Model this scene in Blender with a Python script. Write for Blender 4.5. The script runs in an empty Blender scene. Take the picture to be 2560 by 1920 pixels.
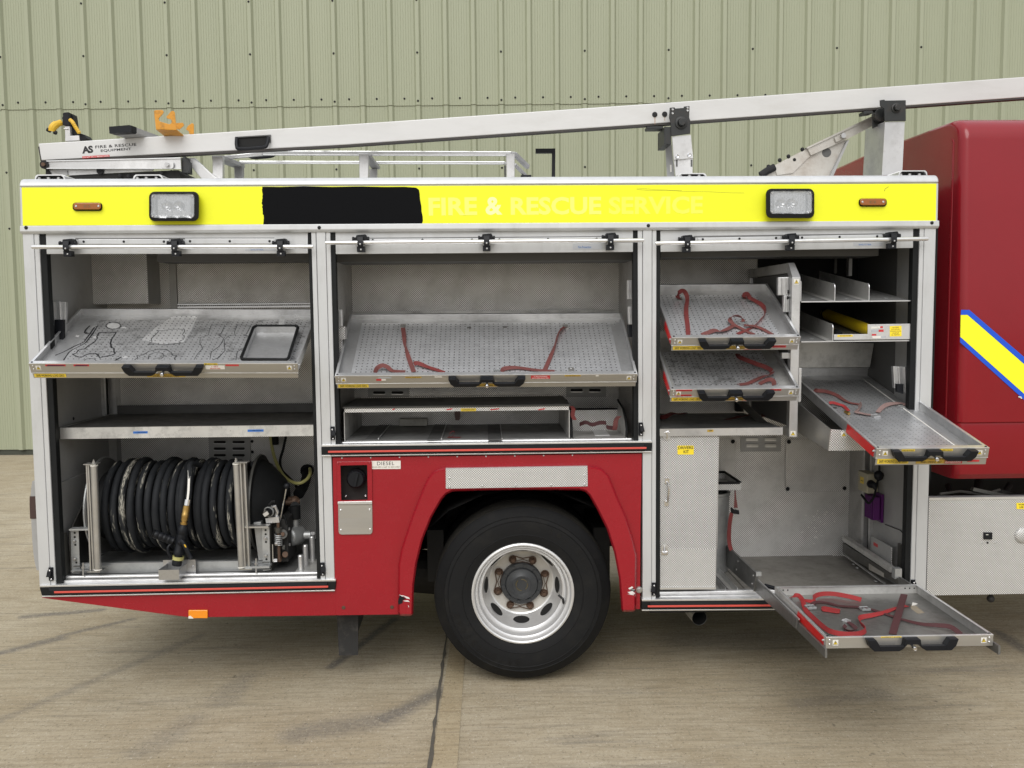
import bpy, bmesh, math, random
from mathutils import Vector, Matrix
random.seed(7)
R = math.radians
V = Vector
scene = bpy.context.scene
COL = scene.collection

# ------------------------------------------------------------------ camera
FPX, W, H = 2250.0, 2560.0, 1920.0
PITCH, YAW, ROLL = R(4.44), R(1.64), R(-0.495)
def basis():
    f = V((0, math.cos(PITCH), -math.sin(PITCH))); u = V((0, math.sin(PITCH), math.cos(PITCH))); x = V((1, 0, 0))
    x2 = x*math.cos(ROLL) + u*math.sin(ROLL); u2 = u*math.cos(ROLL) - x*math.sin(ROLL)
    rz = Matrix.Rotation(-YAW, 3, 'Z')
    return rz @ x2, rz @ u2, rz @ f
CR_, CU_, CF_ = basis()
CAM = V((0, -5.0, 0))
def ray(px, py): return CR_*((px-W/2)/FPX) + CU_*((H/2-py)/FPX) + CF_
def P(px, py, Y):
    d = ray(px, py); return CAM + d*((Y-CAM.y)/d.y)
CAM.z = -P(1307, 1690, .2).z          # the tyre stands on z = 0
def onX(px, py, X):
    d = ray(px, py); return CAM + d*((X-CAM.x)/d.x)
def onZ(px, py, Z):
    d = ray(px, py); return CAM + d*((Z-CAM.z)/d.z)
def onPl(px, py, p0, n):
    d = ray(px, py); return CAM + d*((p0-CAM).dot(n)/d.dot(n))
cd = bpy.data.cameras.new('camera'); cam = bpy.data.objects.new('camera', cd); COL.objects.link(cam)
cam.matrix_world = Matrix.Translation(CAM) @ Matrix((CR_, CU_, -CF_)).transposed().to_4x4()
cd.sensor_fit = 'HORIZONTAL'; cd.sensor_width = 36; cd.lens = FPX/W*36; cd.clip_end = 1000; cd.clip_start = .05
scene.camera = cam

# crop coordinates -> photo pixels
def crop(ox, oy, s): return lambda x, y: (ox+x/s, oy+y/s)
c1 = crop(0, 240, 2.572); c2 = crop(800, 240, 2.572); c3 = crop(1600, 180, 2.304); c4 = crop(40, 560, 2.765)
c5 = crop(40, 1040, 2.6976); c6 = crop(780, 560, 2.572); c7 = crop(1600, 560, 2.765); c8 = crop(1600, 1020, 2.304)
cA = crop(60, 260, 5.267)      # ladder head
cB = crop(820, 1130, 2.698)    # wheel arch
cC = crop(140, 1110, 4.482)    # hose reel left
cD = crop(480, 1080, 4.147)    # hose reel right
cE = crop(1960, 620, 5.183)    # upper right shelves
cG = crop(2060, 1120, 4.608)   # right wall of front locker
cH = crop(1640, 1060, 3.771)   # drivers kit
cI = crop(1620, 600, 5.53); cJ = crop(1620, 860, 5.53)
cK = crop(2160, 900, 5.924); cL = crop(1960, 900, 5.925)
cM = crop(1860, 1320, 4.88); cN = crop(2200, 1380, 5.925)
cQ = crop(2280, 740, 2.0214)

# ------------------------------------------------------------------ materials
def nt(name):
    m = bpy.data.materials.new(name); m.use_nodes = True
    t = m.node_tree; b = t.nodes['Principled BSDF']; return m, t, b
def N(t, typ, **kw):
    n = t.nodes.new(typ)
    for k, v in kw.items():
        if hasattr(n, k): setattr(n, k, v)
        else: n.inputs[k].default_value = v
    return n
def math_(t, op, a, b=None, c=None):
    n = t.nodes.new('ShaderNodeMath'); n.operation = op
    for i, x in enumerate((a, b, c)):
        if x is None: continue
        if isinstance(x, (int, float)): n.inputs[i].default_value = x
        else: t.links.new(x, n.inputs[i])
    return n.outputs[0]
def mixc(t, fac, a, b):
    n = t.nodes.new('ShaderNodeMix'); n.data_type = 'RGBA'
    for sock, x in ((n.inputs[0], fac), (n.inputs[6], a), (n.inputs[7], b)):
        if isinstance(x, (int, float)): sock.default_value = x
        elif isinstance(x, (tuple, list)): sock.default_value = (*x, 1) if len(x) == 3 else x
        else: t.links.new(x, sock)
    return n.outputs[2]
def ramp(t, fac, lo, hi, a=0., b=1.):
    n = t.nodes.new('ShaderNodeMapRange'); t.links.new(fac, n.inputs[0])
    for i, x in enumerate((lo, hi, a, b)): n.inputs[i+1].default_value = x
    return n.outputs[0]
def noise(t, vec, scale, detail=4, rough=.6, sx=(1, 1, 1), loc=(0, 0, 0)):
    mp = t.nodes.new('ShaderNodeMapping'); t.links.new(vec, mp.inputs[0]); mp.inputs['Scale'].default_value = sx; mp.inputs['Location'].default_value = loc
    n = t.nodes.new('ShaderNodeTexNoise'); t.links.new(mp.outputs[0], n.inputs['Vector'])
    n.inputs['Scale'].default_value = scale; n.inputs['Detail'].default_value = detail; n.inputs['Roughness'].default_value = rough
    return n.outputs[0]
def bump(t, b, h, strength=.3, dist=.002, prev=None):
    n = t.nodes.new('ShaderNodeBump'); n.inputs['Strength'].default_value = strength; n.inputs['Distance'].default_value = dist
    t.links.new(h, n.inputs['Height'])
    if prev is not None: t.links.new(prev, n.inputs['Normal'])
    t.links.new(n.outputs[0], b.inputs['Normal']); return n.outputs[0]
def coords(t):
    n = t.nodes.new('ShaderNodeTexCoord'); return n.outputs['Object'], n.outputs['UV']

def simple(name, c, rough=.5, metal=0., dirt=0., dcol=(.05, .045, .04), dscale=6., sx=(1, 1, 1), bmp=0., bscale=200., coat=0., var=.0, spec=.5, rvar=.0):
    m, t, b = nt(name)
    b.inputs['Roughness'].default_value = rough; b.inputs['Metallic'].default_value = metal
    b.inputs['Specular IOR Level'].default_value = spec
    if coat: b.inputs['Coat Weight'].default_value = coat; b.inputs['Coat Roughness'].default_value = .04
    o, uv = coords(t); colr = None
    if var:
        nz = noise(t, o, dscale*.6, 5, .65, sx, (3, 1, 7))
        colr = mixc(t, ramp(t, nz, .3, .7), tuple(x*(1-var) for x in c), tuple(min(1, x*(1+var)) for x in c))
    if dirt:
        nz = noise(t, o, dscale, 8, .7, sx)
        colr = mixc(t, ramp(t, nz, .5, .8, 0, dirt), colr if colr is not None else c, dcol)
    if colr is not None: t.links.new(colr, b.inputs['Base Color'])
    else: b.inputs['Base Color'].default_value = (*c, 1)
    if rvar:
        nz = noise(t, o, dscale*2, 5, .7, sx, (9, 2, 4)); t.links.new(ramp(t, nz, .3, .7, max(.03, rough-rvar), min(1, rough+rvar)), b.inputs['Roughness'])
    if bmp: bump(t, b, noise(t, o, bscale, 2), bmp, .001)
    return m

def emboss(name, lo, hi, rough=.38, pitch=.0133, strength=.8, dirt=.35, metal=.85, dscale=5):
    """rice-grain embossed aluminium sheet"""
    m, t, b = nt(name); o, uv = coords(t)
    b.inputs['Metallic'].default_value = metal
    s = t.nodes.new('ShaderNodeSeparateXYZ'); t.links.new(uv, s.inputs[0])
    k = 2*math.pi/pitch
    a = math_(t, 'SINE', math_(t, 'MULTIPLY', s.outputs[0], k)); c = math_(t, 'SINE', math_(t, 'MULTIPLY', s.outputs[1], k))
    h = math_(t, 'MULTIPLY', a, c)
    hh = ramp(t, h, -.2, .6)
    dn = noise(t, o, dscale, 8, .7); fine = noise(t, o, 60, 4, .7)
    colr = mixc(t, hh, lo, hi)
    colr = mixc(t, ramp(t, dn, .45, .8, 0, dirt), colr, (.12, .115, .10))
    colr = mixc(t, ramp(t, fine, .62, .8, 0, dirt), colr, (.1, .095, .09))
    t.links.new(colr, b.inputs['Base Color'])
    t.links.new(ramp(t, dn, .3, .7, rough-.08, rough+.14), b.inputs['Roughness'])
    bump(t, b, hh, strength, .0012)
    return m

def perforated(name, c, rough=.36, pitch=.0285, rad=.0034, dirt=.5):
    m, t, b = nt(name); o, uv = coords(t)
    s = t.nodes.new('ShaderNodeSeparateXYZ'); t.links.new(uv, s.inputs[0])
    fx = math_(t, 'SUBTRACT', math_(t, 'FRACT', math_(t, 'DIVIDE', s.outputs[0], pitch)), .5)
    fy = math_(t, 'SUBTRACT', math_(t, 'FRACT', math_(t, 'DIVIDE', s.outputs[1], pitch)), .5)
    d = math_(t, 'SQRT', math_(t, 'ADD', math_(t, 'MULTIPLY', fx, fx), math_(t, 'MULTIPLY', fy, fy)))
    hole = ramp(t, d, rad/pitch*.85, rad/pitch*1.15, 1, 0)
    big = noise(t, o, 3.5, 8, .72, (1, 1, 1)); fine = noise(t, o, 40, 6, .7, (1, 3, 1)); mid = noise(t, o, 12, 6, .7, (1, 1, 1), (4, 4, 4))
    colr = mixc(t, ramp(t, big, .35, .7), tuple(x*1.06 for x in c), tuple(x*.8 for x in c))
    colr = mixc(t, ramp(t, mid, .50, .72, 0, dirt), colr, (.15, .147, .143))
    colr = mixc(t, ramp(t, fine, .55, .8, 0, dirt*.7), colr, (.22, .21, .2))
    colr = mixc(t, hole, colr, (.008, .008, .008))
    t.links.new(colr, b.inputs['Base Color'])
    t.links.new(math_(t, 'MULTIPLY', math_(t, 'SUBTRACT', 1., hole), .75), b.inputs['Metallic'])
    t.links.new(ramp(t, mid, .3, .7, rough-.08, rough+.15), b.inputs['Roughness'])
    return m

def worn(name, c, rough=.4, dirt=.6, metal=.75, scale=7, dcol=(.09, .085, .075), sx=(1, 1, 1)):
    """bare sheet metal with smears, scratches and grime"""
    m, t, b = nt(name); o, uv = coords(t); b.inputs['Metallic'].default_value = metal
    n1 = noise(t, o, scale, 8, .72, sx); n2 = noise(t, o, scale*7, 6, .7, (1, 2.5, 1), (2, 5, 1)); n3 = noise(t, o, scale*.35, 3, .5, sx, (7, 7, 7))
    colr = mixc(t, ramp(t, n3, .35, .65), tuple(x*.82 for x in c), tuple(min(1, x*1.08) for x in c))
    colr = mixc(t, ramp(t, n1, .48, .78, 0, dirt), colr, dcol)
    colr = mixc(t, ramp(t, n2, .6, .78, 0, dirt*.8), colr, dcol)
    colr = mixc(t, ramp(t, n2, .36, .26, 0, .35), colr, tuple(min(1, x*1.5) for x in c))
    t.links.new(colr, b.inputs['Base Color'])
    t.links.new(ramp(t, n1, .3, .7, rough-.1, rough+.15), b.inputs['Roughness'])
    bump(t, b, n2, .08, .001)
    return m

M = {}
M['alu_white'] = simple('anodised_aluminium', (.56, .57, .575), .36, .25, .3, (.27, .26, .235), 9, (1, 1, .35), var=.05)
M['alu_dark_groove'] = simple('grey_groove', (.16, .16, .16), .6)
M['alu'] = worn('bare_aluminium', (.64, .64, .64), .36, .45, .8, dcol=(.16, .155, .145))
M['alu_bright'] = simple('bright_aluminium_edge', (.74, .745, .75), .3, .75, .3, dscale=12, var=.06)
M['steel'] = worn('brushed_stainless', (.52, .51, .485), .34, .15, .8, 4, sx=(.25, 1, 4))
M['galv'] = worn('galvanised_steel', (.42, .43, .43), .45, .35, .7, 12)
M['grime'] = worn('grimy_aluminium', (.56, .555, .535), .44, .6, .55, 6)
M['scuffed'] = worn('scuffed_shelf_edge', (.72, .72, .70), .40, .7, .6, 9)
M['dark_metal'] = worn('dark_rail_metal', (.11, .108, .10), .42, .4, .6, 6, (.05, .045, .04))
M['rail'] = worn('grey_slide_rail', (.2, .2, .195), .4, .4, .7, 6, (.06, .055, .05))
M['emb'] = emboss('embossed_locker_panel', (.36, .355, .345), (1., .995, .98), .34, metal=.5, dirt=.32)
M['emb_bright'] = emboss('embossed_door_panel', (.27, .27, .268), (.90, .90, .895), .34, dirt=.18, metal=.5)
M['emb_white'] = emboss('embossed_white_panel', (.34, .337, .325), (.80, .795, .775), .42, dirt=.15, metal=.3)
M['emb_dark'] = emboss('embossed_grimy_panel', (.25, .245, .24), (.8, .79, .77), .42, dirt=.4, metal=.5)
M['perf'] = perforated('perforated_tray_floor', (.88, .89, .91), .34, rad=.0042, dirt=.4)
M['perf_dirty'] = perforated('stained_perforated_floor', (.80, .805, .815), .36, rad=.0042, dirt=.97)
M['perf_pale'] = perforated('scrubbed_perforated_patch', (.97, .97, .97), .45, rad=.0042, dirt=.45)
M['perf_matt'] = perforated('worn_perforated_floor', (.60, .61, .62), .38, .03, .0034, .55)
M['tray_floor'] = worn('worn_tray_floor', (.66, .665, .67), .34, .5, .75, 5)
M['drawer_floor'] = worn('stained_drawer_floor', (.29, .285, .27), .36, .75, .7, 4.5, (.07, .065, .055))
M['shelf_dark'] = worn('dark_lined_shelf', (.11, .11, .108), .55, .4, .2, 10, (.06, .06, .056))
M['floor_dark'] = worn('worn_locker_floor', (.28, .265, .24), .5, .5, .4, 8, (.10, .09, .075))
M['mat_black'] = simple('black_ribbed_mat', (.05, .05, .047), .55, 0, .4, (.11, .11, .10), 10, bmp=.2)
M['shelf_top'] = worn('dark_shelf_top', (.24, .24, .235), .5, .5, .3, 10, (.10, .10, .095))
M['plain_grey'] = simple('grey_locker_wall', (.36, .36, .355), .5, .2, .35, (.15, .145, .14), 5, var=.08)
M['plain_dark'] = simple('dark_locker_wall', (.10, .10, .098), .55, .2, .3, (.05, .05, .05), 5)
M['rubber'] = simple('black_rubber', (.008, .0085, .009), .6, 0, .2, (.025, .025, .025), 20, spec=.18)
M['seal'] = simple('rubber_door_seal', (.0095, .0105, .011), .55, 0, .3, (.024, .026, .026), 10, spec=.2)
M['plastic_black'] = simple('black_plastic', (.007, .008, .0105), .45, 0, .25, (.024, .024, .028), 15, bmp=.12, bscale=400, spec=.25)
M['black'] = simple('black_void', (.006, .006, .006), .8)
M['black_paint'] = simple('brushed_black_paint', (.0032, .0035, .0045), .6, 0, .3, (.007, .0075, .0095), 14, (1, 1, 12), bmp=.3, bscale=60, spec=.08)
M['chassis'] = simple('grimy_chassis_black', (.012, .0115, .011), .7, 0, .6, (.03, .027, .022), 12)
M['red'] = simple('red_coach_paint', (.295, .0065, .0155), .26, 0, .06, (.33, .03, .035), 5, var=.05, coat=.4, rvar=.07, spec=.35)
M['red_cab'] = simple('red_cab_paint', (.225, .0055, .0115), .22, 0, .06, (.27, .018, .022), 3, var=.05, coat=.35, spec=.3)
M['red_strip'] = simple('red_rubber_insert', (.60, .075, .055), .5, 0, .4, (.3, .05, .04), 30)
M['reflex_red'] = simple('red_reflective_tape', (.55, .012, .012), .4, 0, .45, (.2, .02, .02), 25)
M['yellow'] = simple('fluorescent_yellow_band', (.86, .89, .010), .45, 0, .3, (.74, .75, .012), 5, (1, 1, 2), var=.03, bmp=.05, bscale=500)
M['yellow_ghost'] = simple('faded_letter_ghost', (.93, .935, .17), .42, 0, .2, (.92, .93, .08), 20)
M['yellow_faint'] = simple('faint_letter_ghost', (.93, .935, .10), .42, 0, .5, (.93, .93, .02), 26)
M['yellow_white'] = simple('bleached_letter_ghost', (.94, .945, .42), .4, 0, .5, (.93, .93, .12), 26)
M['stripe_yellow'] = simple('yellow_stripe', (.90, .90, .02), .35)
M['blue'] = simple('blue_stripe', (.008, .085, .62), .35)
M['label_yellow'] = simple('yellow_label', (.78, .57, .05), .4, 0, .3, (.5, .36, .05), 40)
M['label_amber'] = simple('amber_label', (.55, .36, .05), .4, 0, .35, (.35, .22, .04), 40)
M['label_bright'] = simple('bright_yellow_sign', (.90, .70, .03), .4)
M['label_white'] = simple('white_label', (.74, .72, .67), .5, 0, .3, (.55, .5, .45), 40)
M['label_red'] = simple('red_label', (.55, .03, .035), .45, 0, .4, (.6, .2, .2), 60)
M['label_silver'] = simple('silver_label', (.5, .52, .55), .35, .3)
M['label_blue'] = simple('blue_tape_label', (.03, .18, .62), .4)
M['ink'] = simple('black_ink', (.012, .012, .014), .5)
M['ink_faded'] = simple('faded_ink', (.12, .09, .03), .5)
M['ink_white'] = simple('white_ink', (.8, .75, .73), .5)
M['ink_blue'] = simple('blue_ink', (.1, .2, .45), .5)
M['ink_purple'] = simple('purple_marker_ink', (.03, .012, .045), .5)
M['marker'] = simple('marker_line', (.012, .012, .014), .6)
M['white_chip'] = simple('white_scratch', (.7, .68, .66), .6)
M['amber'] = simple('amber_lens', (.30, .09, .012), .22, 0, .2, (.2, .06, .02), 30, coat=.4)
M['amber_bright'] = simple('orange_reflector', (.85, .27, .01), .25, 0, .25, (.6, .15, .01), 60, coat=.5)
M['chrome'] = simple('chrome', (.75, .75, .76), .12, 1.)
M['bolt'] = simple('zinc_bolt', (.5, .5, .5), .35, .9, .3, (.15, .14, .13), 60)
M['bolt_dark'] = simple('dark_bolt', (.018, .018, .019), .6, 0, spec=.25)
M['rust'] = simple('rusty_nut', (.10, .062, .042), .6, .45, .6, (.2, .09, .04), 60)
M['rim'] = simple('silver_wheel_paint', (.68, .68, .675), .30, .5, .16, (.33, .31, .27), 7, var=.05)
M['rim_plate'] = simple('wheel_centre_paint', (.52, .505, .47), .42, .2, .35, (.28, .23, .16), 9)
M['hub'] = simple('grey_hub_paint', (.035, .038, .042), .42, .1, .3, (.08, .075, .07), 20, bmp=.1)
M['tyre'] = simple('tyre_sidewall', (.0105, .0108, .0113), .65, 0, .45, (.03, .028, .024), 8, bmp=.1, bscale=120, spec=.16)
M['tread'] = simple('dusty_tyre_tread', (.026, .0245, .021), .8, 0, .6, (.06, .052, .04), 14, bmp=.4, bscale=150, spec=.2)
M['tyre_text'] = simple('raised_tyre_lettering', (.006, .0062, .0066), .42, spec=.3)
M['brass'] = simple('brass', (.48, .31, .10), .32, .9, .4, (.2, .12, .04), 40)
M['yellow_hose'] = simple('yellow_tube', (.42, .40, .15), .45, 0, .3, (.25, .23, .1), 20)
M['orange'] = simple('orange_powder_coat', (.60, .265, .018), .45, 0, .8, (.08, .04, .015), 26)
M['clamp_yellow'] = simple('yellow_rubber_strap', (.68, .42, .03), .5, 0, .4, (.3, .17, .02), 24)
M['pole_yellow'] = simple('yellow_pole', (.75, .55, .02), .4, 0, .2, (.4, .3, .05), 20)
M['ladder'] = simple('white_ladder_beam', (.60, .60, .595), .38, .1, .3, (.38, .36, .32), 6, (.4, 1, 1.5), var=.05)
M['ladder_under'] = simple('dark_ladder_channel', (.05, .045, .042), .6, .2, .3, (.08, .05, .035), 20)
M['rusty_alu'] = worn('rust_stained_aluminium', (.52, .50, .46), .42, .5, .5, 6, (.2, .13, .08))
M['black_bracket'] = simple('black_bracket_paint', (.016, .018, .018), .45, 0, .55, (.06, .04, .028), 16)
M['purple'] = simple('purple_anodised_case', (.10, .012, .13), .35, .3)
M['cream'] = simple('cream_plastic', (.45, .42, .31), .5, 0, .3, (.28, .25, .17), 20)
M['tan_stain'] = simple('tan_paint_smear', (.26, .22, .16), .6, 0, .6, (.4, .38, .34), 30)
M['tail_red'] = simple('smoked_lens', (.06, .035, .032), .3)
M['pale_wear'] = worn('worn_bright_metal', (.72, .72, .71), .42, .55, .3, 30, (.3, .3, .29))
M['block'] = worn('scuffed_white_block', (.50, .49, .44), .5, .6, .1, 20, (.17, .155, .13))

def strap_mat(name, c, dirt=.5):
    m, t, b = nt(name); o, uv = coords(t); b.inputs['Roughness'].default_value = .75
    s = t.nodes.new('ShaderNodeSeparateXYZ'); t.links.new(uv, s.inputs[0])
    wv = math_(t, 'SINE', math_(t, 'MULTIPLY', s.outputs[0], 1800.)); ed = math_(t, 'SINE', math_(t, 'MULTIPLY', s.outputs[1], 900.))
    nz = noise(t, o, 14, 5, .6)
    colr = mixc(t, ramp(t, nz, .35, .75, 0, dirt), c, tuple(x*.45+.02 for x in c))
    colr = mixc(t, ramp(t, ed, .5, 1, 0, .25), colr, tuple(x*.6 for x in c))
    t.links.new(colr, b.inputs['Base Color']); bump(t, b, wv, .3, .0006)
    return m
M['strap_red'] = strap_mat('red_webbing', (.175, .024, .022))
M['strap_pink'] = strap_mat('faded_red_webbing', (.155, .042, .037))
M['strap_dark'] = strap_mat('dark_maroon_webbing', (.075, .020, .022))
M['strap_bright'] = strap_mat('bright_red_webbing', (.31, .017, .018), .5)
M['strap_grey'] = strap_mat('grey_pink_webbing', (.26, .17, .155))

def hose_mat():
    m, t, b = nt('black_hose_with_worn_paint'); o, uv = coords(t); b.inputs['Roughness'].default_value = .5
    n1 = noise(t, uv, 1, 4, .6, (2.6, 2.2, 1)); n2 = noise(t, uv, 1, 6, .75, (30, 26, 1), (3, 3, 3)); n3 = noise(t, o, 10, 4, .6)
    msk = math_(t, 'MULTIPLY', ramp(t, n1, .575, .615), ramp(t, n2, .46, .53))
    colr = mixc(t, ramp(t, n3, .4, .7, 0, .6), (.0125, .014, .0165), (.024, .0255, .028))
    b.inputs['Specular IOR Level'].default_value = .2; b.inputs['Roughness'].default_value = .65
    colr = mixc(t, msk, colr, (.42, .40, .34))
    t.links.new(colr, b.inputs['Base Color']); return m
M['hose'] = hose_mat()

def glass_mat():
    m, t, b = nt('fluted_lamp_glass'); o, uv = coords(t)
    out = t.nodes['Material Output']
    b.inputs['Base Color'].default_value = (.58, .61, .64, 1); b.inputs['Roughness'].default_value = .12; b.inputs['Specular IOR Level'].default_value = .8
    s = t.nodes.new('ShaderNodeSeparateXYZ'); t.links.new(uv, s.inputs[0])
    fl = math_(t, 'SINE', math_(t, 'MULTIPLY', s.outputs[0], 420.)); nz = noise(t, o, 40, 2)
    bump(t, b, math_(t, 'ADD', fl, nz), .5, .002)
    tr = t.nodes.new('ShaderNodeBsdfTransparent'); mx = t.nodes.new('ShaderNodeMixShader'); mx.inputs[0].default_value = .38
    t.links.new(tr.outputs[0], mx.inputs[1]); t.links.new(b.outputs[0], mx.inputs[2]); t.links.new(mx.outputs[0], out.inputs[0]); return m
M['glass'] = glass_mat()

def cladding_mat():
    m, t, b = nt('olive_green_cladding'); o, uv = coords(t); b.inputs['Roughness'].default_value = .5
    n1 = noise(t, o, .7, 5, .6, (1, 1, .3)); n2 = noise(t, o, 8, 6, .7, (1, 1, .12), (3, 3, 3))
    colr = mixc(t, ramp(t, n1, .3, .7), (.315, .338, .235), (.338, .360, .252))
    colr = mixc(t, ramp(t, n2, .52, .8, 0, .15), colr, (.27, .288, .20))
    t.links.new(colr, b.inputs['Base Color']); bump(t, b, n2, .05, .004); return m
M['clad'] = cladding_mat()
M['clad_dark'] = simple('dark_base_flashing', (.05, .055, .04), .6)

def ground_mat(name='brushed_concrete', tint=None):
    m, t, b = nt(name); o, uv = coords(t); b.inputs['Roughness'].default_value = .9; b.inputs['Specular IOR Level'].default_value = .2
    br = noise(t, o, 1, 4, .7, (2.4, 34, 1)); br2 = noise(t, o, 1, 4, .8, (7, 62, 1), (5, 2, 0))
    big = noise(t, o, .55, 7, .66, (1, .8, 1), (2.4, 1.1, 0)); mid = noise(t, o, 2.2, 8, .75, (1, 1.2, 1), (8, 3, 0)); gr = noise(t, o, 75, 3, .8, (1, .6, 1)); gr2 = noise(t, o, 30, 7, .85, (1, .9, 1), (4, 1, 0)); pt = noise(t, o, 16, 2, .5, (1, .8, 1), (1, 9, 0))
    def dia(rot, sc, loc):
        d = t.nodes.new('ShaderNodeMapping'); t.links.new(o, d.inputs[0]); d.inputs['Rotation'].default_value = (0, 0, R(rot)); d.inputs['Scale'].default_value = sc; d.inputs['Location'].default_value = loc
        n = t.nodes.new('ShaderNodeTexNoise'); t.links.new(d.outputs[0], n.inputs['Vector']); n.inputs['Scale'].default_value = 1.; n.inputs['Detail'].default_value = 9; n.inputs['Roughness'].default_value = .72; return n.outputs[0]
    d1 = dia(-40, (.45, 4.5, 1), (0, 0, 0)); d2 = dia(-58, (.5, 3.2, 1), (3, 1, 0))
    colr = mixc(t, ramp(t, big, .34, .66), (.34, .282, .188), (.455, .40, .298))
    colr = mixc(t, ramp(t, mid, .46, .70, 0, .6), colr, (.30, .238, .148))
    colr = mixc(t, ramp(t, br, .38, .54, .42, 0), colr, (.2, .165, .108))
    colr = mixc(t, ramp(t, br2, .54, .68, 0, .36), colr, (.50, .46, .37))
    colr = mixc(t, ramp(t, gr2, .52, .66, 0, .6), colr, (.2, .168, .115))
    colr = mixc(t, ramp(t, d1, .56, .68, 0, .5), colr, (.125, .113, .10))
    colr = mixc(t, ramp(t, d2, .60, .70, 0, .45), colr, (.115, .105, .095))
    # oil and tyre stains, each with its own place on the slab
    s = t.nodes.new('ShaderNodeSeparateXYZ'); t.links.new(o, s.inputs[0]); tot = None
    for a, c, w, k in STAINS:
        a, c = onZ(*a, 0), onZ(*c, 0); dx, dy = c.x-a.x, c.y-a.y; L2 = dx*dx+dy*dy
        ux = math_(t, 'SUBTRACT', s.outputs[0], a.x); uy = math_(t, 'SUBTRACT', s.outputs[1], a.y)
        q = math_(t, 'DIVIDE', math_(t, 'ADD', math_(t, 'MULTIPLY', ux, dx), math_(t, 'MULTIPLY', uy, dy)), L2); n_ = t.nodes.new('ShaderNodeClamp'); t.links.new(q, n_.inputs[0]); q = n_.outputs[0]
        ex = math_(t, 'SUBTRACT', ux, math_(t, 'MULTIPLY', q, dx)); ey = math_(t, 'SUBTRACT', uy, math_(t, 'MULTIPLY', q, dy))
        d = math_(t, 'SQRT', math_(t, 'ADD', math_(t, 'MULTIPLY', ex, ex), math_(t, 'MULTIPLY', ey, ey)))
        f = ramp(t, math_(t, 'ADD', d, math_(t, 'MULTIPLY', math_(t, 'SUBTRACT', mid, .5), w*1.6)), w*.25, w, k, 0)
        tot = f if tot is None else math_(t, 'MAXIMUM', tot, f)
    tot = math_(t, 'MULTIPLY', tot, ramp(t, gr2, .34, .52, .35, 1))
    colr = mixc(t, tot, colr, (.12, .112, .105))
    colr = mixc(t, ramp(t, pt, .70, .76, 0, .55), colr, (.10, .085, .06))
    colr = mixc(t, ramp(t, gr, .60, .68, 0, .6), colr, (.60, .56, .48))
    colr = mixc(t, ramp(t, gr, .41, .33, 0, .7), colr, (.10, .083, .055))
    if tint: mt_ = t.nodes.new('ShaderNodeMix'); mt_.data_type = 'RGBA'; mt_.blend_type = 'MULTIPLY'; mt_.inputs[0].default_value = 1; t.links.new(colr, mt_.inputs[6]); mt_.inputs[7].default_value = (*tint, 1); colr = mt_.outputs[2]
    t.links.new(colr, b.inputs['Base Color'])
    h = math_(t, 'ADD', br, math_(t, 'MULTIPLY', gr2, .8)); bump(t, b, h, .45, .005)
    return m
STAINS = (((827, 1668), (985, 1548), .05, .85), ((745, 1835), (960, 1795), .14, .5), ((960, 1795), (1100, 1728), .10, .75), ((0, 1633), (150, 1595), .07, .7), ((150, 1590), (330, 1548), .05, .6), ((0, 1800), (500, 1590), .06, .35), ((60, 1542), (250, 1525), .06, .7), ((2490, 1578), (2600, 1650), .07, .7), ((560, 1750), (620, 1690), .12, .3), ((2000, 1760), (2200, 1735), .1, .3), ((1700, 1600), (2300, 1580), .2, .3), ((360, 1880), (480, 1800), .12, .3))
M['ground'] = ground_mat()
M['ground_strip'] = ground_mat('brown_concrete_strip', (.98, .945, .87))
M['joint'] = simple('joint_filler', (.085, .076, .06), .85, 0, .6, (.15, .13, .1), 20, bmp=.5, bscale=60)
M['flap'] = simple('dirty_mud_flap', (.022, .022, .022), .8, 0, .8, (.10, .092, .08), 16, bmp=.5, bscale=50)

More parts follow.
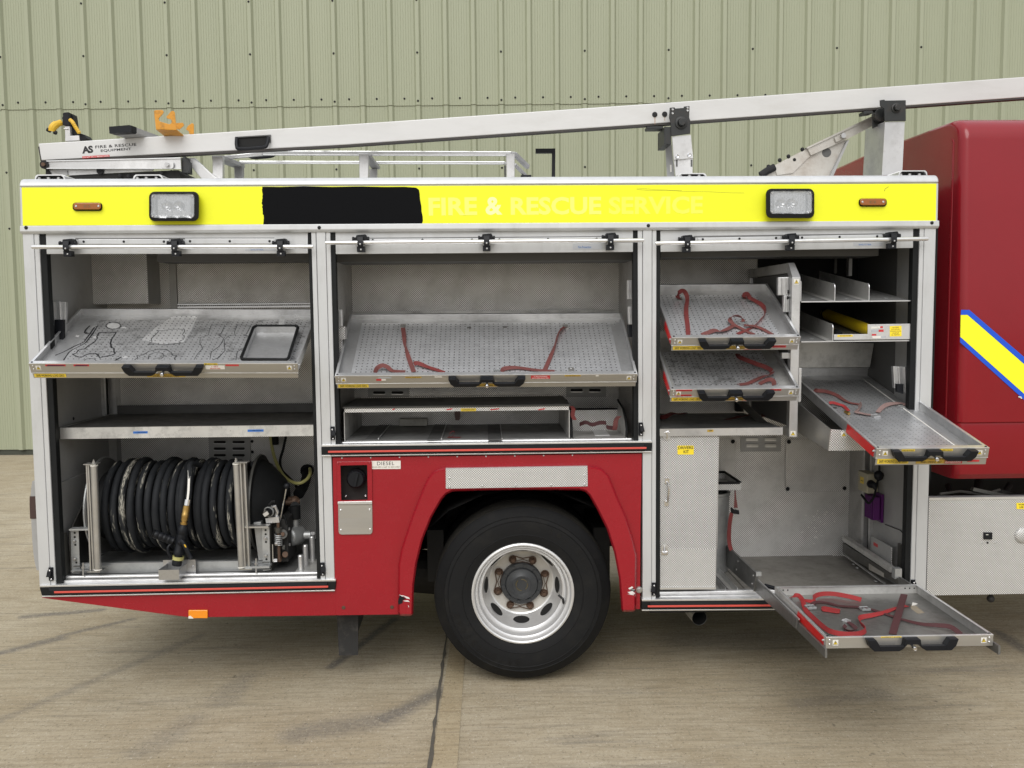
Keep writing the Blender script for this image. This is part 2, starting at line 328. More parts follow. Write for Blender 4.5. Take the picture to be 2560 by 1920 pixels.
# ------------------------------------------------------------------ mesh builder
WO = {}
class MB:
    def __init__(s, frame=None):
        s.v = []; s.f = []; s.m = []; s.uv = {}; s.frame = frame or (V((1, 0, 0)), V((0, 1, 0)), V((0, 0, 1))); s.mats = []
    def mi(s, mat):
        if mat is None: return 0
        mat = M[mat] if isinstance(mat, str) else mat
        if mat not in s.mats: s.mats.append(mat)
        return s.mats.index(mat)
    def add(s, vs, fs, mat=None, uvs=None):
        b = len(s.v); s.v += [V(x) for x in vs]; i = s.mi(mat)
        for k, f in enumerate(fs):
            if uvs: s.uv[len(s.f)] = uvs[k]
            s.f.append([b+j for j in f]); s.m.append(i)
        return s
    def poly(s, pts, mat=None): return s.add(pts, [range(len(pts))], mat)
    def prism(s, pts, off, mat=None):
        n = len(pts); off = V(off)
        return s.add(list(pts)+[V(p)+off for p in pts], [list(range(n)), list(range(2*n-1, n-1, -1))]+[[i, (i+1) % n, n+(i+1) % n, n+i] for i in range(n)], mat)
    def box(s, a, b, mat=None):
        a, b = V(a), V(b)
        return s.prism([V((a.x, a.y, a.z)), V((b.x, a.y, a.z)), V((b.x, a.y, b.z)), V((a.x, a.y, b.z))], (0, b.y-a.y, 0), mat)
    def obox(s, o, u, v, w, mat=None):
        o = V(o); return s.prism([o, o+u, o+u+v, o+v], w, mat)
    def bar(s, a, b, w, h, up=(0, 0, 1), mat=None):
        a, b = V(a), V(b); d = (b-a).normalized(); r = d.cross(V(up)).normalized(); u = r.cross(d)
        return s.obox(a-r*w/2-u*h/2, r*w, u*h, b-a, mat)
    def ring(s, rings, closed=False, cap=True, mat=None, uvs=None):
        n = len(rings[0]); b = []; fs = []; fu = []
        for r in rings: b += r
        k = len(rings)
        for i in range(k if closed else k-1):
            j = (i+1) % k
            for a in range(n):
                c = (a+1) % n
                fs.append([i*n+a, i*n+c, j*n+c, j*n+a])
                if uvs: fu.append([(uvs[i], a/n), (uvs[i], (a+1)/n), (uvs[i+1], (a+1)/n), (uvs[i+1], a/n)])
        if cap and not closed:
            fs.append(list(range(n))); fs.append([(k-1)*n+a for a in range(n)][::-1])
            if uvs: fu += [[(0, 0)]*n, [(0, 0)]*n]
        return s.add(b, fs, mat, fu if uvs else None)
    def tube(s, path, r, n=8, closed=False, cap=True, mat=None, uv=False):
        path = [V(p) for p in path]; k = len(path); rings = []; up = None; L = 0; uvs = []
        for i, p in enumerate(path):
            if closed: d = path[(i+1) % k]-path[i-1]
            else: d = path[min(i+1, k-1)]-path[max(i-1, 0)]
            d.normalize()
            if up is None: up = d.orthogonal().normalized()
            up = (up-d*up.dot(d)); up = up.normalized() if up.length > 1e-6 else d.orthogonal().normalized()
            w = d.cross(up); rr = r[i] if isinstance(r, (list, tuple)) else r
            rings.append([p+(up*math.cos(2*math.pi*a/n)+w*math.sin(2*math.pi*a/n))*rr for a in range(n)])
            if i: L += (p-path[i-1]).length
            uvs.append(L)
        return s.ring(rings, closed, cap, mat, uvs if uv else None)
    def cyl(s, a, b, r, r2=None, n=16, mat=None): return s.tube([a, b], [r, r if r2 is None else r2], n, mat=mat)
    def lathe(s, o, ax, prof, n=32, mat=None, cap=False):
        o = V(o); ax = V(ax).normalized(); u = ax.orthogonal().normalized(); w = ax.cross(u)
        rings = [[o+ax*t+(u*math.cos(2*math.pi*a/n)+w*math.sin(2*math.pi*a/n))*max(r, 1e-4) for a in range(n)] for r, t in prof]
        return s.ring(rings, False, cap, mat)
    def sphere(s, c, r, n=12, mat=None, sq=(1, 1, 1)):
        c = V(c); rings = []
        for i in range(n//2+1):
            ph = math.pi*i/(n//2); rr = max(math.sin(ph), 1e-3)*r
            rings.append([c+V((rr*math.cos(2*math.pi*a/n)*sq[0], rr*math.sin(2*math.pi*a/n)*sq[1], r*math.cos(ph)*sq[2])) for a in range(n)])
        return s.ring(rings, mat=mat)
    def hexa(s, a, b, r, mat=None): return s.tube([a, b], r, 6, mat=mat)
    def ribbon(s, pts, wid, nrm, th=.0018, mat=None):
        """webbing: centre line, half-width vectors per point"""
        k = len(pts); vs = []; L = 0; us = [0]
        for i in range(1, k): L += (pts[i]-pts[i-1]).length; us.append(L)
        for i in range(k): vs += [pts[i]-wid[i], pts[i]+wid[i], pts[i]+wid[i]+nrm[i]*th, pts[i]-wid[i]+nrm[i]*th]
        fs = []; fu = []
        for i in range(k-1):
            a = i*4; b = a+4
            for q, (p0, p1) in enumerate(((0, 1), (1, 2), (2, 3), (3, 0))):
                fs.append([a+p0, a+p1, b+p1, b+p0]); vv = (0, .025) if q in (0, 2) else (0, 0)
                if q == 2: vv = (.025, 0)
                fu.append([(us[i], vv[0]), (us[i], vv[1]), (us[i+1], vv[1]), (us[i+1], vv[0])])
        fs += [[0, 1, 2, 3], [(k-1)*4+j for j in (3, 2, 1, 0)]]; fu += [[(0, 0)]*4]*2
        return s.add(vs, fs, mat, fu)
    def text(s, st, o, u, v, mat, bold=0., gap=1.0, th=None):
        """lettering fitted to the box o + u (width) + v (cap height)"""
        cu = bpy.data.curves.new('t', 'FONT'); cu.body = st; cu.align_x = 'LEFT'; cu.offset = bold; cu.space_character = gap; cu.resolution_u = 3
        ob = bpy.data.objects.new('t', cu); COL.objects.link(ob); bpy.context.view_layer.update()
        me = bpy.data.meshes.new_from_object(ob.evaluated_get(bpy.context.evaluated_depsgraph_get()))
        bpy.data.objects.remove(ob); bpy.data.curves.remove(cu)
        xs = [q.co.x for q in me.vertices]; ys = [q.co.y for q in me.vertices]
        if not xs: return s
        x0, x1, y0, y1 = min(xs), max(xs), min(ys), max(ys); o, u, v = V(o), V(u), V(v)
        s.add([o+u*((q.co.x-x0)/(x1-x0))+v*((q.co.y-y0)/(y1-y0)) for q in me.vertices], [list(p.vertices) for p in me.polygons], mat)
        bpy.data.meshes.remove(me); return s
    def split(s):
        '''one builder per loose piece'''
        par = list(range(len(s.v)))
        def root(a):
            while par[a] != a: par[a] = par[par[a]]; a = par[a]
            return a
        for f in s.f:
            for j in f[1:]: par[root(j)] = root(f[0])
        out = {}
        for k, f in enumerate(s.f):
            r = root(f[0]); o = out.setdefault(r, (MB(s.frame), {}))
            mb, mp = o; mb.mats = s.mats
            for j in f:
                if j not in mp: mp[j] = len(mb.v); mb.v.append(s.v[j])
            if k in s.uv: mb.uv[len(mb.f)] = s.uv[k]
            mb.f.append([mp[j] for j in f]); mb.m.append(s.m[k])
        return [o[0] for o in out.values()]
    def builds(s, name, mat=None, parent=None, **kw):
        if mat is not None and not s.mats: s.mats = [M[mat] if isinstance(mat, str) else mat]
        return [q.build(name, None, parent, **kw) for q in s.split()]
    def build(s, name, mat=None, parent=None, bevel=0., smooth=False, origin=None, label=None, seg=2, kind=None, ang=35):
        if mat is not None and not s.mats: s.mats = [M[mat] if isinstance(mat, str) else mat]
        me = bpy.data.meshes.new(name)
        lo = V([min(q[i] for q in s.v) for i in range(3)]); hi = V([max(q[i] for q in s.v) for i in range(3)])
        org = V(origin) if origin is not None else (lo+hi)/2
        me.from_pydata([q-org for q in s.v], [], s.f)
        for mm in s.mats: me.materials.append(mm)
        uvl = me.uv_layers.new(name='UVMap'); fr = s.frame
        for p in me.polygons:
            p.material_index = s.m[p.index]
            if p.index in s.uv:
                for k, li in enumerate(p.loop_indices): uvl.data[li].uv = s.uv[p.index][k]
            else:
                nn = [abs(p.normal.dot(a)) for a in fr]; k = nn.index(max(nn)); a, b = ((1, 2), (0, 2), (0, 1))[k]
                for li in p.loop_indices:
                    q = me.vertices[me.loops[li].vertex_index].co; uvl.data[li].uv = (q.dot(fr[a]), q.dot(fr[b]))
        bm = bmesh.new(); bm.from_mesh(me); bmesh.ops.recalc_face_normals(bm, faces=bm.faces)
        if smooth:
            for f in bm.faces: f.smooth = True
            for e in bm.edges:
                if len(e.link_faces) == 2 and e.calc_face_angle(0) > R(ang): e.smooth = False
        bm.to_mesh(me); bm.free()
        ob = bpy.data.objects.new(name, me); COL.objects.link(ob); WO[ob] = org
        if parent: ob.parent = parent; ob.location = org-WO[parent]
        else: ob.location = org
        if bevel:
            md = ob.modifiers.new('bevel', 'BEVEL'); md.width = bevel; md.segments = seg; md.limit_method = 'ANGLE'; md.angle_limit = R(40); md.harden_normals = False
        if label: ob['label'] = label
        if kind: ob['kind'] = kind
        return ob
def thing(name, label, cat, loc, group=None):
    o = bpy.data.objects.new(name, None); COL.objects.link(o); o.location = loc; WO[o] = V(loc); o['label'] = label; o['category'] = cat
    o.empty_display_size = .1
    if group: o['group'] = group
    return o
def tag(o, label, cat, group=None):
    o['label'] = label; o['category'] = cat
    if group: o['group'] = group
    return o
def clone(o, parent, loc):
    c = o.copy(); COL.objects.link(c); c.parent = parent; WO[c] = V(loc); c.location = V(loc)-(WO[parent] if parent else V((0, 0, 0)))
    for k in ('label',):
        if k in c.keys(): del c[k]
    return c
def clone_tree(o, parent, loc, skip_label=True):
    c = clone(o, parent, loc)
    for ch in [x for x in o.children]:
        d = ch.copy(); COL.objects.link(d); d.parent = c; WO[d] = WO[c]+d.location
    return c
NY = V((0, -1, 0))
def pp(pts, Y): return [P(x, y, Y) for x, y in pts]
def slab(pts, Y0, Y1, mb=None, mat=None):
    """outline given in photo pixels, standing at depth Y0 and as thick as Y1 - Y0"""
    mb = mb or MB(); return mb.prism(pp(pts, Y0), (0, Y1-Y0, 0), mat)
def rect(x0, y0, x1, y1): return [(x0, y0), (x1, y0), (x1, y1), (x0, y1)]
def rrect(x0, y0, x1, y1, r, n=4):
    out = []
    for cx, cy, a0 in ((x1-r, y0+r, -90), (x1-r, y1-r, 0), (x0+r, y1-r, 90), (x0+r, y0+r, 180)):
        for k in range(n+1):
            a = R(a0+90*k/n); out.append((cx+r*math.cos(a), cy+r*math.sin(a)))
    return out
def decal(mb, pts, p0, n, th=.0012, mat=None, lift=.0006):
    n = V(n).normalized(); q = [onPl(x, y, p0+n*lift, n) for x, y in pts]; return mb.prism(q, n*th, mat)
def dtext(mb, st, a, b, hpx, p0, n, mat, bold=.01, lift=.0022, gap=1.0):
    """lettering on a plane: baseline from pixel a to pixel b, cap height in pixels"""
    n = V(n).normalized(); q = p0+n*lift; A = onPl(*a, q, n); B = onPl(*b, q, n); u = B-A; v = n.cross(u)
    C = onPl(a[0], a[1]-hpx, q, n); v = v.normalized()*abs((C-A).dot(v.normalized()))
    if v.dot(CU_) < 0: v = -v
    return mb.text(st, A, u, v, mat, bold, gap)
def screw(mb, c, n, r=.006, h=.003, mat='bolt'):
    n = V(n).normalized(); c = V(c); return mb.lathe(c, n, [(r, 0), (r*.92, h*.6), (r*.6, h), (r*.25, h*.8), (0, h*.75)], 10, mat)
# ------------------------------------------------------------------ ground
g = MB(); g.poly([V((-90, -40, 0)), V((90, -40, 0)), V((90, 120, 0)), V((-90, 120, 0))])
go = g.build('ground', 'ground', origin=(0, 0, 0)); go['kind'] = 'structure'
def gstrip(name, pts, z, mat):
    q = [onZ(x, y, z) for x, y in pts]
    a0, a1, b1, b0 = q                     # near-left, near-right, far-right, far-left: run on along the same line both ways
    e = MB(); dl = (b0-a0); dr = (b1-a1)
    e.poly([a0-dl*.9, a1-dr*.9, b1+dr*1.2, b0+dl*1.2]); o = e.build(name, mat); o['kind'] = 'structure'; return o
gstrip('ground_strip', [(1077, 1919), (1143, 1919), (1161, 1660), (1118, 1660)], .004, 'ground_strip')
jr = random.Random(4); ja, jb = onZ(1073, 1919, .008), onZ(1115, 1600, .008); jd = jb-ja; jl, jr_ = [], []
for k in range(61):
    q = ja-jd*.9+jd*(3.1*k/60); w0 = .0075+jr.uniform(-.0045, .005); o_ = jr.uniform(-.004, .004); jl.append(q+V((o_-w0, 0, 0))); jr_.append(q+V((o_+w0, 0, 0)))
jm = MB(); jm.add(jl+jr_, [[k, k+1, 62+k, 61+k] for k in range(60)]); jo = jm.build('ground_joint', 'joint'); jo['kind'] = 'structure'

# ------------------------------------------------------------------ building behind
wa = R(-2.05); WU = V((math.cos(wa), math.sin(wa), 0)); WN = V((math.sin(wa), -math.cos(wa), 0)); WB = onZ(30, 1138, 0)
def wallpt(px, py): return onPl(px, py, WB, WN)
def wu(px, py): return (wallpt(px, py)-WB).dot(WU)
wz0 = wallpt(40, 1124).z; wseam = wallpt(640, 268.5).z; wtop = 8.6
r0 = wu(82.8, 150)-.045; r1 = wu(2433, 60)+.045; pit = (r1-r0)/34
bld = thing('metal_clad_building', 'green ribbed metal clad warehouse wall behind the red fire engine', 'building', WB)
def sheet(name, z0, z1, off):
    pr = []
    for k in range(-9, 46):
        c = r0+k*pit; b = pit
        pr += [(c-.055, 0), (c-.027, .048), (c+.027, .048), (c+.055, 0)]
        w = (b-.112)/8
        for j in range(1, 8):
            x = c+.056+w*j; pr += [(x-.004, 0), (x, -.0035), (x+.004, 0)]
    mb = MB(); lo = [WB+WU*x+WN*(d+off)+V((0, 0, z0)) for x, d in pr]; hi = [WB+WU*x+WN*(d+off)+V((0, 0, z1)) for x, d in pr]
    n = len(pr); mb.add(lo+hi, [[i, i+1, n+i+1, n+i] for i in range(n-1)])
    return mb.build(name, 'clad', bld)
sheet('lower_cladding', wz0, wseam+.12, 0.); sheet('upper_cladding', wseam, wtop, .012)
mb = MB(); xa, xb = r0-9*pit, r0+46*pit
mb.obox(WB+WU*xa-WN*.12+V((0, 0, .001)), WU*(xb-xa), WN*.10, V((0, 0, wz0+.05))); mb.build('base_flashing', 'clad_dark', bld)
mb = MB(); mb.obox(WB+WU*xa-WN*8, WU*(xb-xa), WN*7.9, V((0, 0, wtop-.02))); mb.build('inner_shell', 'clad_dark', bld)
s0 = MB(); screw(s0, (0, 0, 0), (0, -1, 0), .0165, .012, 'bolt_dark'); 
sc0 = None
spots = []
for k in range(-2, 36): spots.append((r0+(k+.5)*pit, .012, wseam+.105))
k0 = round((wu(206, 12)-r0)/pit)
dz = wallpt(206, 12).z-wallpt(215, 143).z
for k in range(-3, 37):
    if (k-k0) % 3 == 0:
        for z in (wseam+.06, wallpt(215, 143).z, wallpt(206, 12).z, wseam-.95, wseam-1.8):
            spots.append((r0+k*pit, .060 if z > wseam else .048, z))
for x, d, z in spots[:99]:
    p = WB+WU*x+WN*d+V((0, 0, z))
    if sc0 is None: sc0 = s0.build('screw', 'bolt_dark', bld, origin=(0, 0, 0)); sc0.location = p-WO[bld]; sc0.rotation_euler = (0, 0, wa)
    else: c = clone(sc0, bld, p)

# ------------------------------------------------------------------ fire engine: carcass
XL = P(52, 560, 0).x; XR = P(2345, 560, 0).x
ZT = P(1200, 441, .05).z                      # roof edge
FE = thing('fire_engine', 'red and silver fire engine with its side lockers open, parked before the green wall', 'fire engine', ((XL+XR)/2, 1.2, 0))
ZF1 = P(450, 1441, .06).z; ZF2 = P(1210, 1104, .06).z; ZF3 = P(1780, 1492, .06).z
ZH = P(1200, 586, .03).z
X1a, X1b = P(122, 1000, .05).x, P(793, 1000, .05).x
X2a, X2b = P(838, 1000, .05).x, P(1594, 1000, .05).x
X3a, X3b = P(1640, 1000, .05).x, P(2285, 1000, .05).x
DB = .88                                      # locker depth
ZSK = P(650, 1541, 0).z
b = MB()
b.box((XL+.03, .05, ZT-.04), (XR-.03, 2.38, ZT-.005), 'alu')
b.box((XL+.004, .05, ZF1-.05), (XL+.034, 2.38, ZT-.041), 'alu_white')
b.box((XR-.034, .05, ZF3-.05), (XR-.004, 2.38, ZT-.041), 'alu_white')
b.box((XL+.035, 2.34, ZF1-.05), (XR-.035, 2.37, ZT-.042), 'red')
b.box((XL+.035, .95, ZF1-.10), (XR-.035, 2.33, ZF1-.06), 'chassis')
b.build('body_shell', None, FE)
def locker(name, x0, x1, z0, z1, side, back, floor, y0=.055, y1=DB):
    b = MB(); t = .012
    b.box((x0-t, y0, z0-t), (x0, y1, z1+t), side); b.box((x1, y0, z0-t), (x1+t, y1, z1+t), side)
    b.box((x0+.0005, y0, z1), (x1-.0005, y1, z1+t), 'plain_grey'); b.box((x0+.0005, y0, z0-t), (x1-.0005, y1, z0), floor)
    b.box((x0-t, y1+.0005, z0-t), (x1+t, y1+t, z1+t), back)
    return b.build(name, None, FE)
lk1 = locker('rear_locker', X1a, X1b, ZF1, ZH+.06, 'plain_grey', 'emb', 'shelf_dark')
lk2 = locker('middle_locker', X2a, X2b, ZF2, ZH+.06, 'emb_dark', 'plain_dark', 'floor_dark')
lk3 = locker('front_locker', X3a, X3b, ZF3, ZH+.06, 'plain_grey', 'emb', 'floor_dark')

# ---- pillars (front faces at Y = 0)
def vs(x0, s, yr):                             # near vertical line in the photo: x at y
    return lambda y: x0+s*(y-yr)
def strip(mb, fa, fb, y0, y1, Ya, Yb, mat=None):
    return slab([(fa(y0), y0), (fb(y0), y0), (fb(y1), y1), (fa(y1), y1)], Ya, Yb, mb, mat)
b = MB(); sl = .0485
strip(b, vs(56, sl, 585), vs(83.4, sl, 585), 574, 1464.5, 0, .05, 'alu_white'); strip(b, vs(84.6, sl, 585), vs(97, sl, 585), 574, 1462, .003, .05, 'alu_white')
strip(b, vs(57, sl, 585), vs(96, sl, 585), 575, 1461, .012, .052, 'alu_dark_groove')
b.build('pillar', None, FE, bevel=.003)
b = MB(); strip(b, vs(97.6, sl, 585), vs(114.5, sl*.98, 585), 576, 1462, .012, .06); b.build('door_seal', 'seal', FE, bevel=.004)
b = MB(); sl = .0275
strip(b, vs(782.2, .0275, 740), vs(793.6, .0275, 740), 574, 1450, .003, .05, 'alu_white'); strip(b, vs(794.8, .0275, 740), vs(817.6, .0265, 740), 574, 1450, 0, .05, 'alu_white')
strip(b, vs(818.6, .0262, 740), vs(829.6, .0255, 740), 574, 1113, .003, .05, 'alu_white'); strip(b, vs(783, .0275, 740), vs(829, .026, 740), 575, 1112, .012, .052, 'alu_dark_groove')
b.build('pillar', None, FE, bevel=.003)
b = MB(); strip(b, vs(774.5, .0255, 740), vs(781.8, .0275, 740), 576, 1450, .012, .06); b.build('door_seal', 'seal', FE, bevel=.003)
b = MB(); strip(b, vs(830, .026, 740), vs(841.5, .0245, 740), 576, 1113, .012, .06); b.build('door_seal', 'seal', FE, bevel=.003)
b = MB(); z_ = -.002
strip(b, vs(1595, .004, 740), vs(1606.2, .001, 740), 574, 1104, .003, .05, 'alu_white'); strip(b, vs(1607.2, -.001, 740), vs(1629.8, -.0012, 740), 574, 1500, 0, .05, 'alu_white')
strip(b, vs(1630.6, -.0015, 740), vs(1641, -.002, 740), 574, 1500, .003, .05, 'alu_white'); strip(b, vs(1608, z_, 740), vs(1640.5, z_, 740), 575, 1499, .012, .052, 'alu_dark_groove')
b.build('pillar', None, FE, bevel=.003)
b = MB(); strip(b, vs(1583, .004, 740), vs(1594.8, .004, 740), 576, 1104, .012, .06); b.build('door_seal', 'seal', FE, bevel=.003)
b = MB(); strip(b, vs(1641.4, -.002, 740), vs(1650.5, -.002, 740), 576, 1499, .012, .06); b.build('door_seal', 'seal', FE, bevel=.003)
b = MB(); sl = -.0268
strip(b, vs(2300, sl, 570), vs(2310.6, sl, 570), 562, 1500, .003, .05, 'alu_white'); strip(b, vs(2311.8, sl, 570), vs(2340.3, sl*1.05, 570), 562, 1520, 0, .05, 'alu_white')
strip(b, vs(2301, sl, 570), vs(2339, sl, 570), 563, 1499, .012, .052, 'alu_dark_groove')
b.build('pillar', None, FE, bevel=.003)
b = MB(); strip(b, vs(2284, sl*.95, 570), vs(2299.6, sl, 570), 562, 1500, .012, .06); b.build('door_seal', 'seal', FE, bevel=.003)
# black rubber edging down the front corner of the body
b = MB(); strip(b, vs(2340.8, sl*1.05, 570), vs(2345, sl*1.05, 570), 568, 1200, .02, .05); b.build('corner_trim', 'seal', FE)

# ---- top band: roof rail, yellow band, lip
b = MB(); n = 8; rz = P(1200, 440, -.01).z; bz = P(1200, 462.5, -.01).z; rr = rz-bz
xa, xb = P(47.5, 460, -.01).x, P(2347.5, 450, -.01).x
prof = [(-.012+rr*(1-math.cos(R(90)*k/n)), bz+rr*math.sin(R(90)*k/n)) for k in range(n+1)]+[(.10, rz), (.10, bz)]
b.prism([V((xa, y, z)) for y, z in prof], (xb-xa, 0, 0)); b.build('roof_rail', 'alu_white', FE, bevel=.012, smooth=True)
b = MB(); slab([(49, 467.5), (2346, 458), (2344, 552.5), (52, 564.5)], -.006, .03, b, 'alu_white'); b.build('band_frame', None, FE, bevel=.002)
b = MB(); slab([(54, 468.6), (1198, 464), (2341, 459), (2339.5, 552), (1198, 557.5), (57, 564)], -.0085, -.0062, b); yb = b.build('yellow_band', 'yellow', FE)
b = MB(); za, zb = P(1200, 557.6, -.02).z, P(1200, 577, -.02).z
b.prism([V((XL, y, z)) for y, z in ((-.014, za), (-.016, zb+.012), (-.006, zb), (.02, zb-.002), (.05, zb-.002), (.05, za))], (XR-XL, 0, 0))
b.build('lower_lip', 'alu_white', FE, bevel=.003)
b = MB()
for x, y in ((65, 569.2), (798, 569), (1621, 564), (2330, 557)): q = P(x, y, -.016); q.z = max(q.z, zb+.02); b.sphere(q, .010, 12, sq=(1, .6, 1))
b.builds('bolt', 'bolt_dark', FE, smooth=True)
# hand-painted black patch over the band
rnd = random.Random(3); pts = []
top = [(656, 466.6), (700, 467.2), (760, 466), (830, 467), (900, 466.2), (960, 467.5), (1010, 467), (1040, 469.5), (1047, 474)]
rgt = [(1049, 484), (1050, 500), (1053, 515), (1054, 528), (1056, 540), (1057, 552), (1054, 559)]
bot = [(1040, 561.4), (1020, 560), (960, 562.3), (880, 561.6), (780, 563.2), (700, 562.6), (660, 563)]
for x, y in top+rgt+bot: pts.append((x+rnd.uniform(-.6, .6), y+rnd.uniform(-.5, .5)))
y = 560
while y > 470: pts.append((655.5+3*((560-y)/90 < .25)+rnd.uniform(-1.6, 1.6), y)); y -= rnd.uniform(2.5, 6)
b = MB(); slab(pts, -.0102, -.0086, b); b.build('black_painted_patch', 'black_paint', yb)
b = MB(); PB = P(1200, 510, -.0086)
dtext(b, 'FIRE', (1072, 539), (1193, 537.5), 44.5, PB, NY, 'yellow_ghost', .03, .0007)
dtext(b, '&', (1214, 537.5), (1256, 537), 45, PB, NY, 'yellow_white', .03, .0007)
dtext(b, 'RESCUE', (1277, 537.5), (1503, 536), 44.5, PB, NY, 'yellow_ghost', .03, .0007)
dtext(b, 'SERVICE', (1522, 536), (1757, 534), 44, PB, NY, 'yellow_faint', .03, .0007)
b.build('faded_lettering', None, yb)
b = MB()                                        # scratches scored through the film
def scratch(mb, pts, w, Y, mat):
    q = pp(pts, Y); mb.tube(q, w, 4, mat=mat)
scratch(b, [c3(-20, 676), c3(60, 683), c3(150, 681), c3(260, 688), c3(400, 690), c3(520, 696), c3(600, 697)], .0006, -.0087, 'ink_faded')
scratch(b, [c3(-20, 668), c3(100, 678), c3(240, 683)], .0005, -.0087, 'ink_faded')
scratch(b, [c3(1408, 686), c3(1412, 672), c3(1420, 668), c3(1432, 660)], .0012, -.0088, 'ink_faded')
b.build('band_scratches', None, yb)

def scene_light(x0, y0, x1, y1, gx0, gy0, gx1, gy1):
    p = MB(); o = rrect(x0, y0, x1, y1, 14); i = rrect(gx0, gy0, gx1, gy1, 7)
    Yf = -.06
    f0 = pp(o, -.0085); cx, cy = (x0+x1)/2, (y0+y1)/2
    f1 = pp([(cx+(x-cx)*.985, cy+(y-cy)*.975) for x, y in o], Yf); f2 = pp(i, Yf-.002); f3 = pp(i, Yf+.02)
    p.ring([f0, f1, f2, f3], cap=False); h = p.build('scene_light', 'rubber', FE, smooth=True, ang=50)
    p = MB(); bk = pp([(cx+(x-cx)*.8, cy+(y-cy)*.8) for x, y in i], Yf+.05)
    p.ring([pp(i, Yf+.012), bk], cap=False); p.poly(bk); c = P(cx-6, cy-2, Yf+.028)
    for dx in (-.028, .03): p.lathe(c+V((dx, .012, 0)), (0, -1, 0), [(.026, .016), (.020, .006), (.010, 0), (.002, -.002)], 16)
    p.build('reflector', 'chrome', h, smooth=True)
    p = MB(); ins = [(gx0+(x-gx0)*1, y) for x, y in rrect(gx0+1, gy0+1, gx1-1, gy1-1, 6)]
    p.prism(pp(ins, Yf+.002), (0, .004, 0)); p.build('lens', 'glass', h)
    p = MB()
    for x, y in ((gx0+5, gy0+5), (gx1-5, gy0+5), (gx0+5, gy1-5), (gx1-5, gy1-5)): screw(p, P(x, y, Yf+.001), NY, .0055, .003)
    p.builds('screw', 'bolt', h)
    return h
scene_light(372.5, 479, 497.5, 553, 377, 484.5, 486, 545); scene_light(1914.5, 471.5, 2036, 545.5, 1925, 477, 2030.5, 534.5)
def marker(x0, y0, x1, y1):
    p = MB(); o = rrect(x0, y0, x1, y1, 7); m_ = (y0+y1)/2
    p.prism(pp(rrect(x0-1.5, y0, x1+1.5, y1+2.5, 8), -.016), (0, .0075, 0)); h = p.build('side_marker_lamp', 'rubber', FE)
    p = MB(); cx, cy = (x0+x1)/2, (y0+y1)/2
    p.ring([pp(o, -.0165), pp([(cx+(x-cx)*.97, cy+(y-cy)*.88) for x, y in o], -.030)], cap=True); p.build('amber_lens', 'amber', h, bevel=.003)
    p = MB(); dtext(p, 'E2', (cx-8, cy+3), (cx+8, cy+3), 6, P(cx, cy, -.0302), NY, 'ink_faded', 0, .0004); p.build('approval_mark', None, h)
    p = MB()
    for x in (x0+7, x1-7): screw(p, P(x, m_, -.030), NY, .006, .002, 'bolt')
    p.builds('screw', None, h)
marker(183, 506, 253, 524.5); marker(2149.5, 495.8, 2215.5, 513.8)

# ------------------------------------------------------------------ roller shutters
clip0 = None
def make_clip(h):
    """shutter bar catch, modelled round (0,0,0) = the bar centre"""
    p = MB()
    p.prism([V((-.028, -.004, .018)), V((-.022, -.004, .040)), V((.026, -.004, .044)), V((.034, -.004, .030)), V((.030, -.004, .006)), V((-.022, -.004, .006))], (0, .05, 0))
    p.box((-.042, -.002, .012), (.042, .016, .028)); p.cyl((-.046, .007, .020), (-.036, .007, .020), .012); p.cyl((.036, .007, .020), (.046, .007, .020), .012)
    p.ring([[V((-.016, -.018, .030)), V((.016, -.018, .030)), V((.016, -.006, .032)), V((-.016, -.006, .032))], [V((-.015, -.024, .008)), V((.015, -.024, .008)), V((.015, -.017, .008)), V((-.015, -.017, .008))],
            [V((-.015, -.026, -.012)), V((.015, -.026, -.012)), V((.015, -.018, -.012)), V((-.015, -.018, -.012))], [V((-.014, -.014, -.024)), V((.014, -.014, -.024)), V((.014, -.006, -.024)), V((-.014, -.006, -.024))]])
    p.box((-.021, -.006, -.050), (.021, .034, -.021)); p.mats = [M['plastic_black']]
    screw(p, (0, -.0265, -.010), NY, .005, .002); screw(p, (.001, -.0065, -.038), NY, .005, .002)
    return p.build('bar_catch', None, h, bevel=.003, origin=(0, 0, 0))
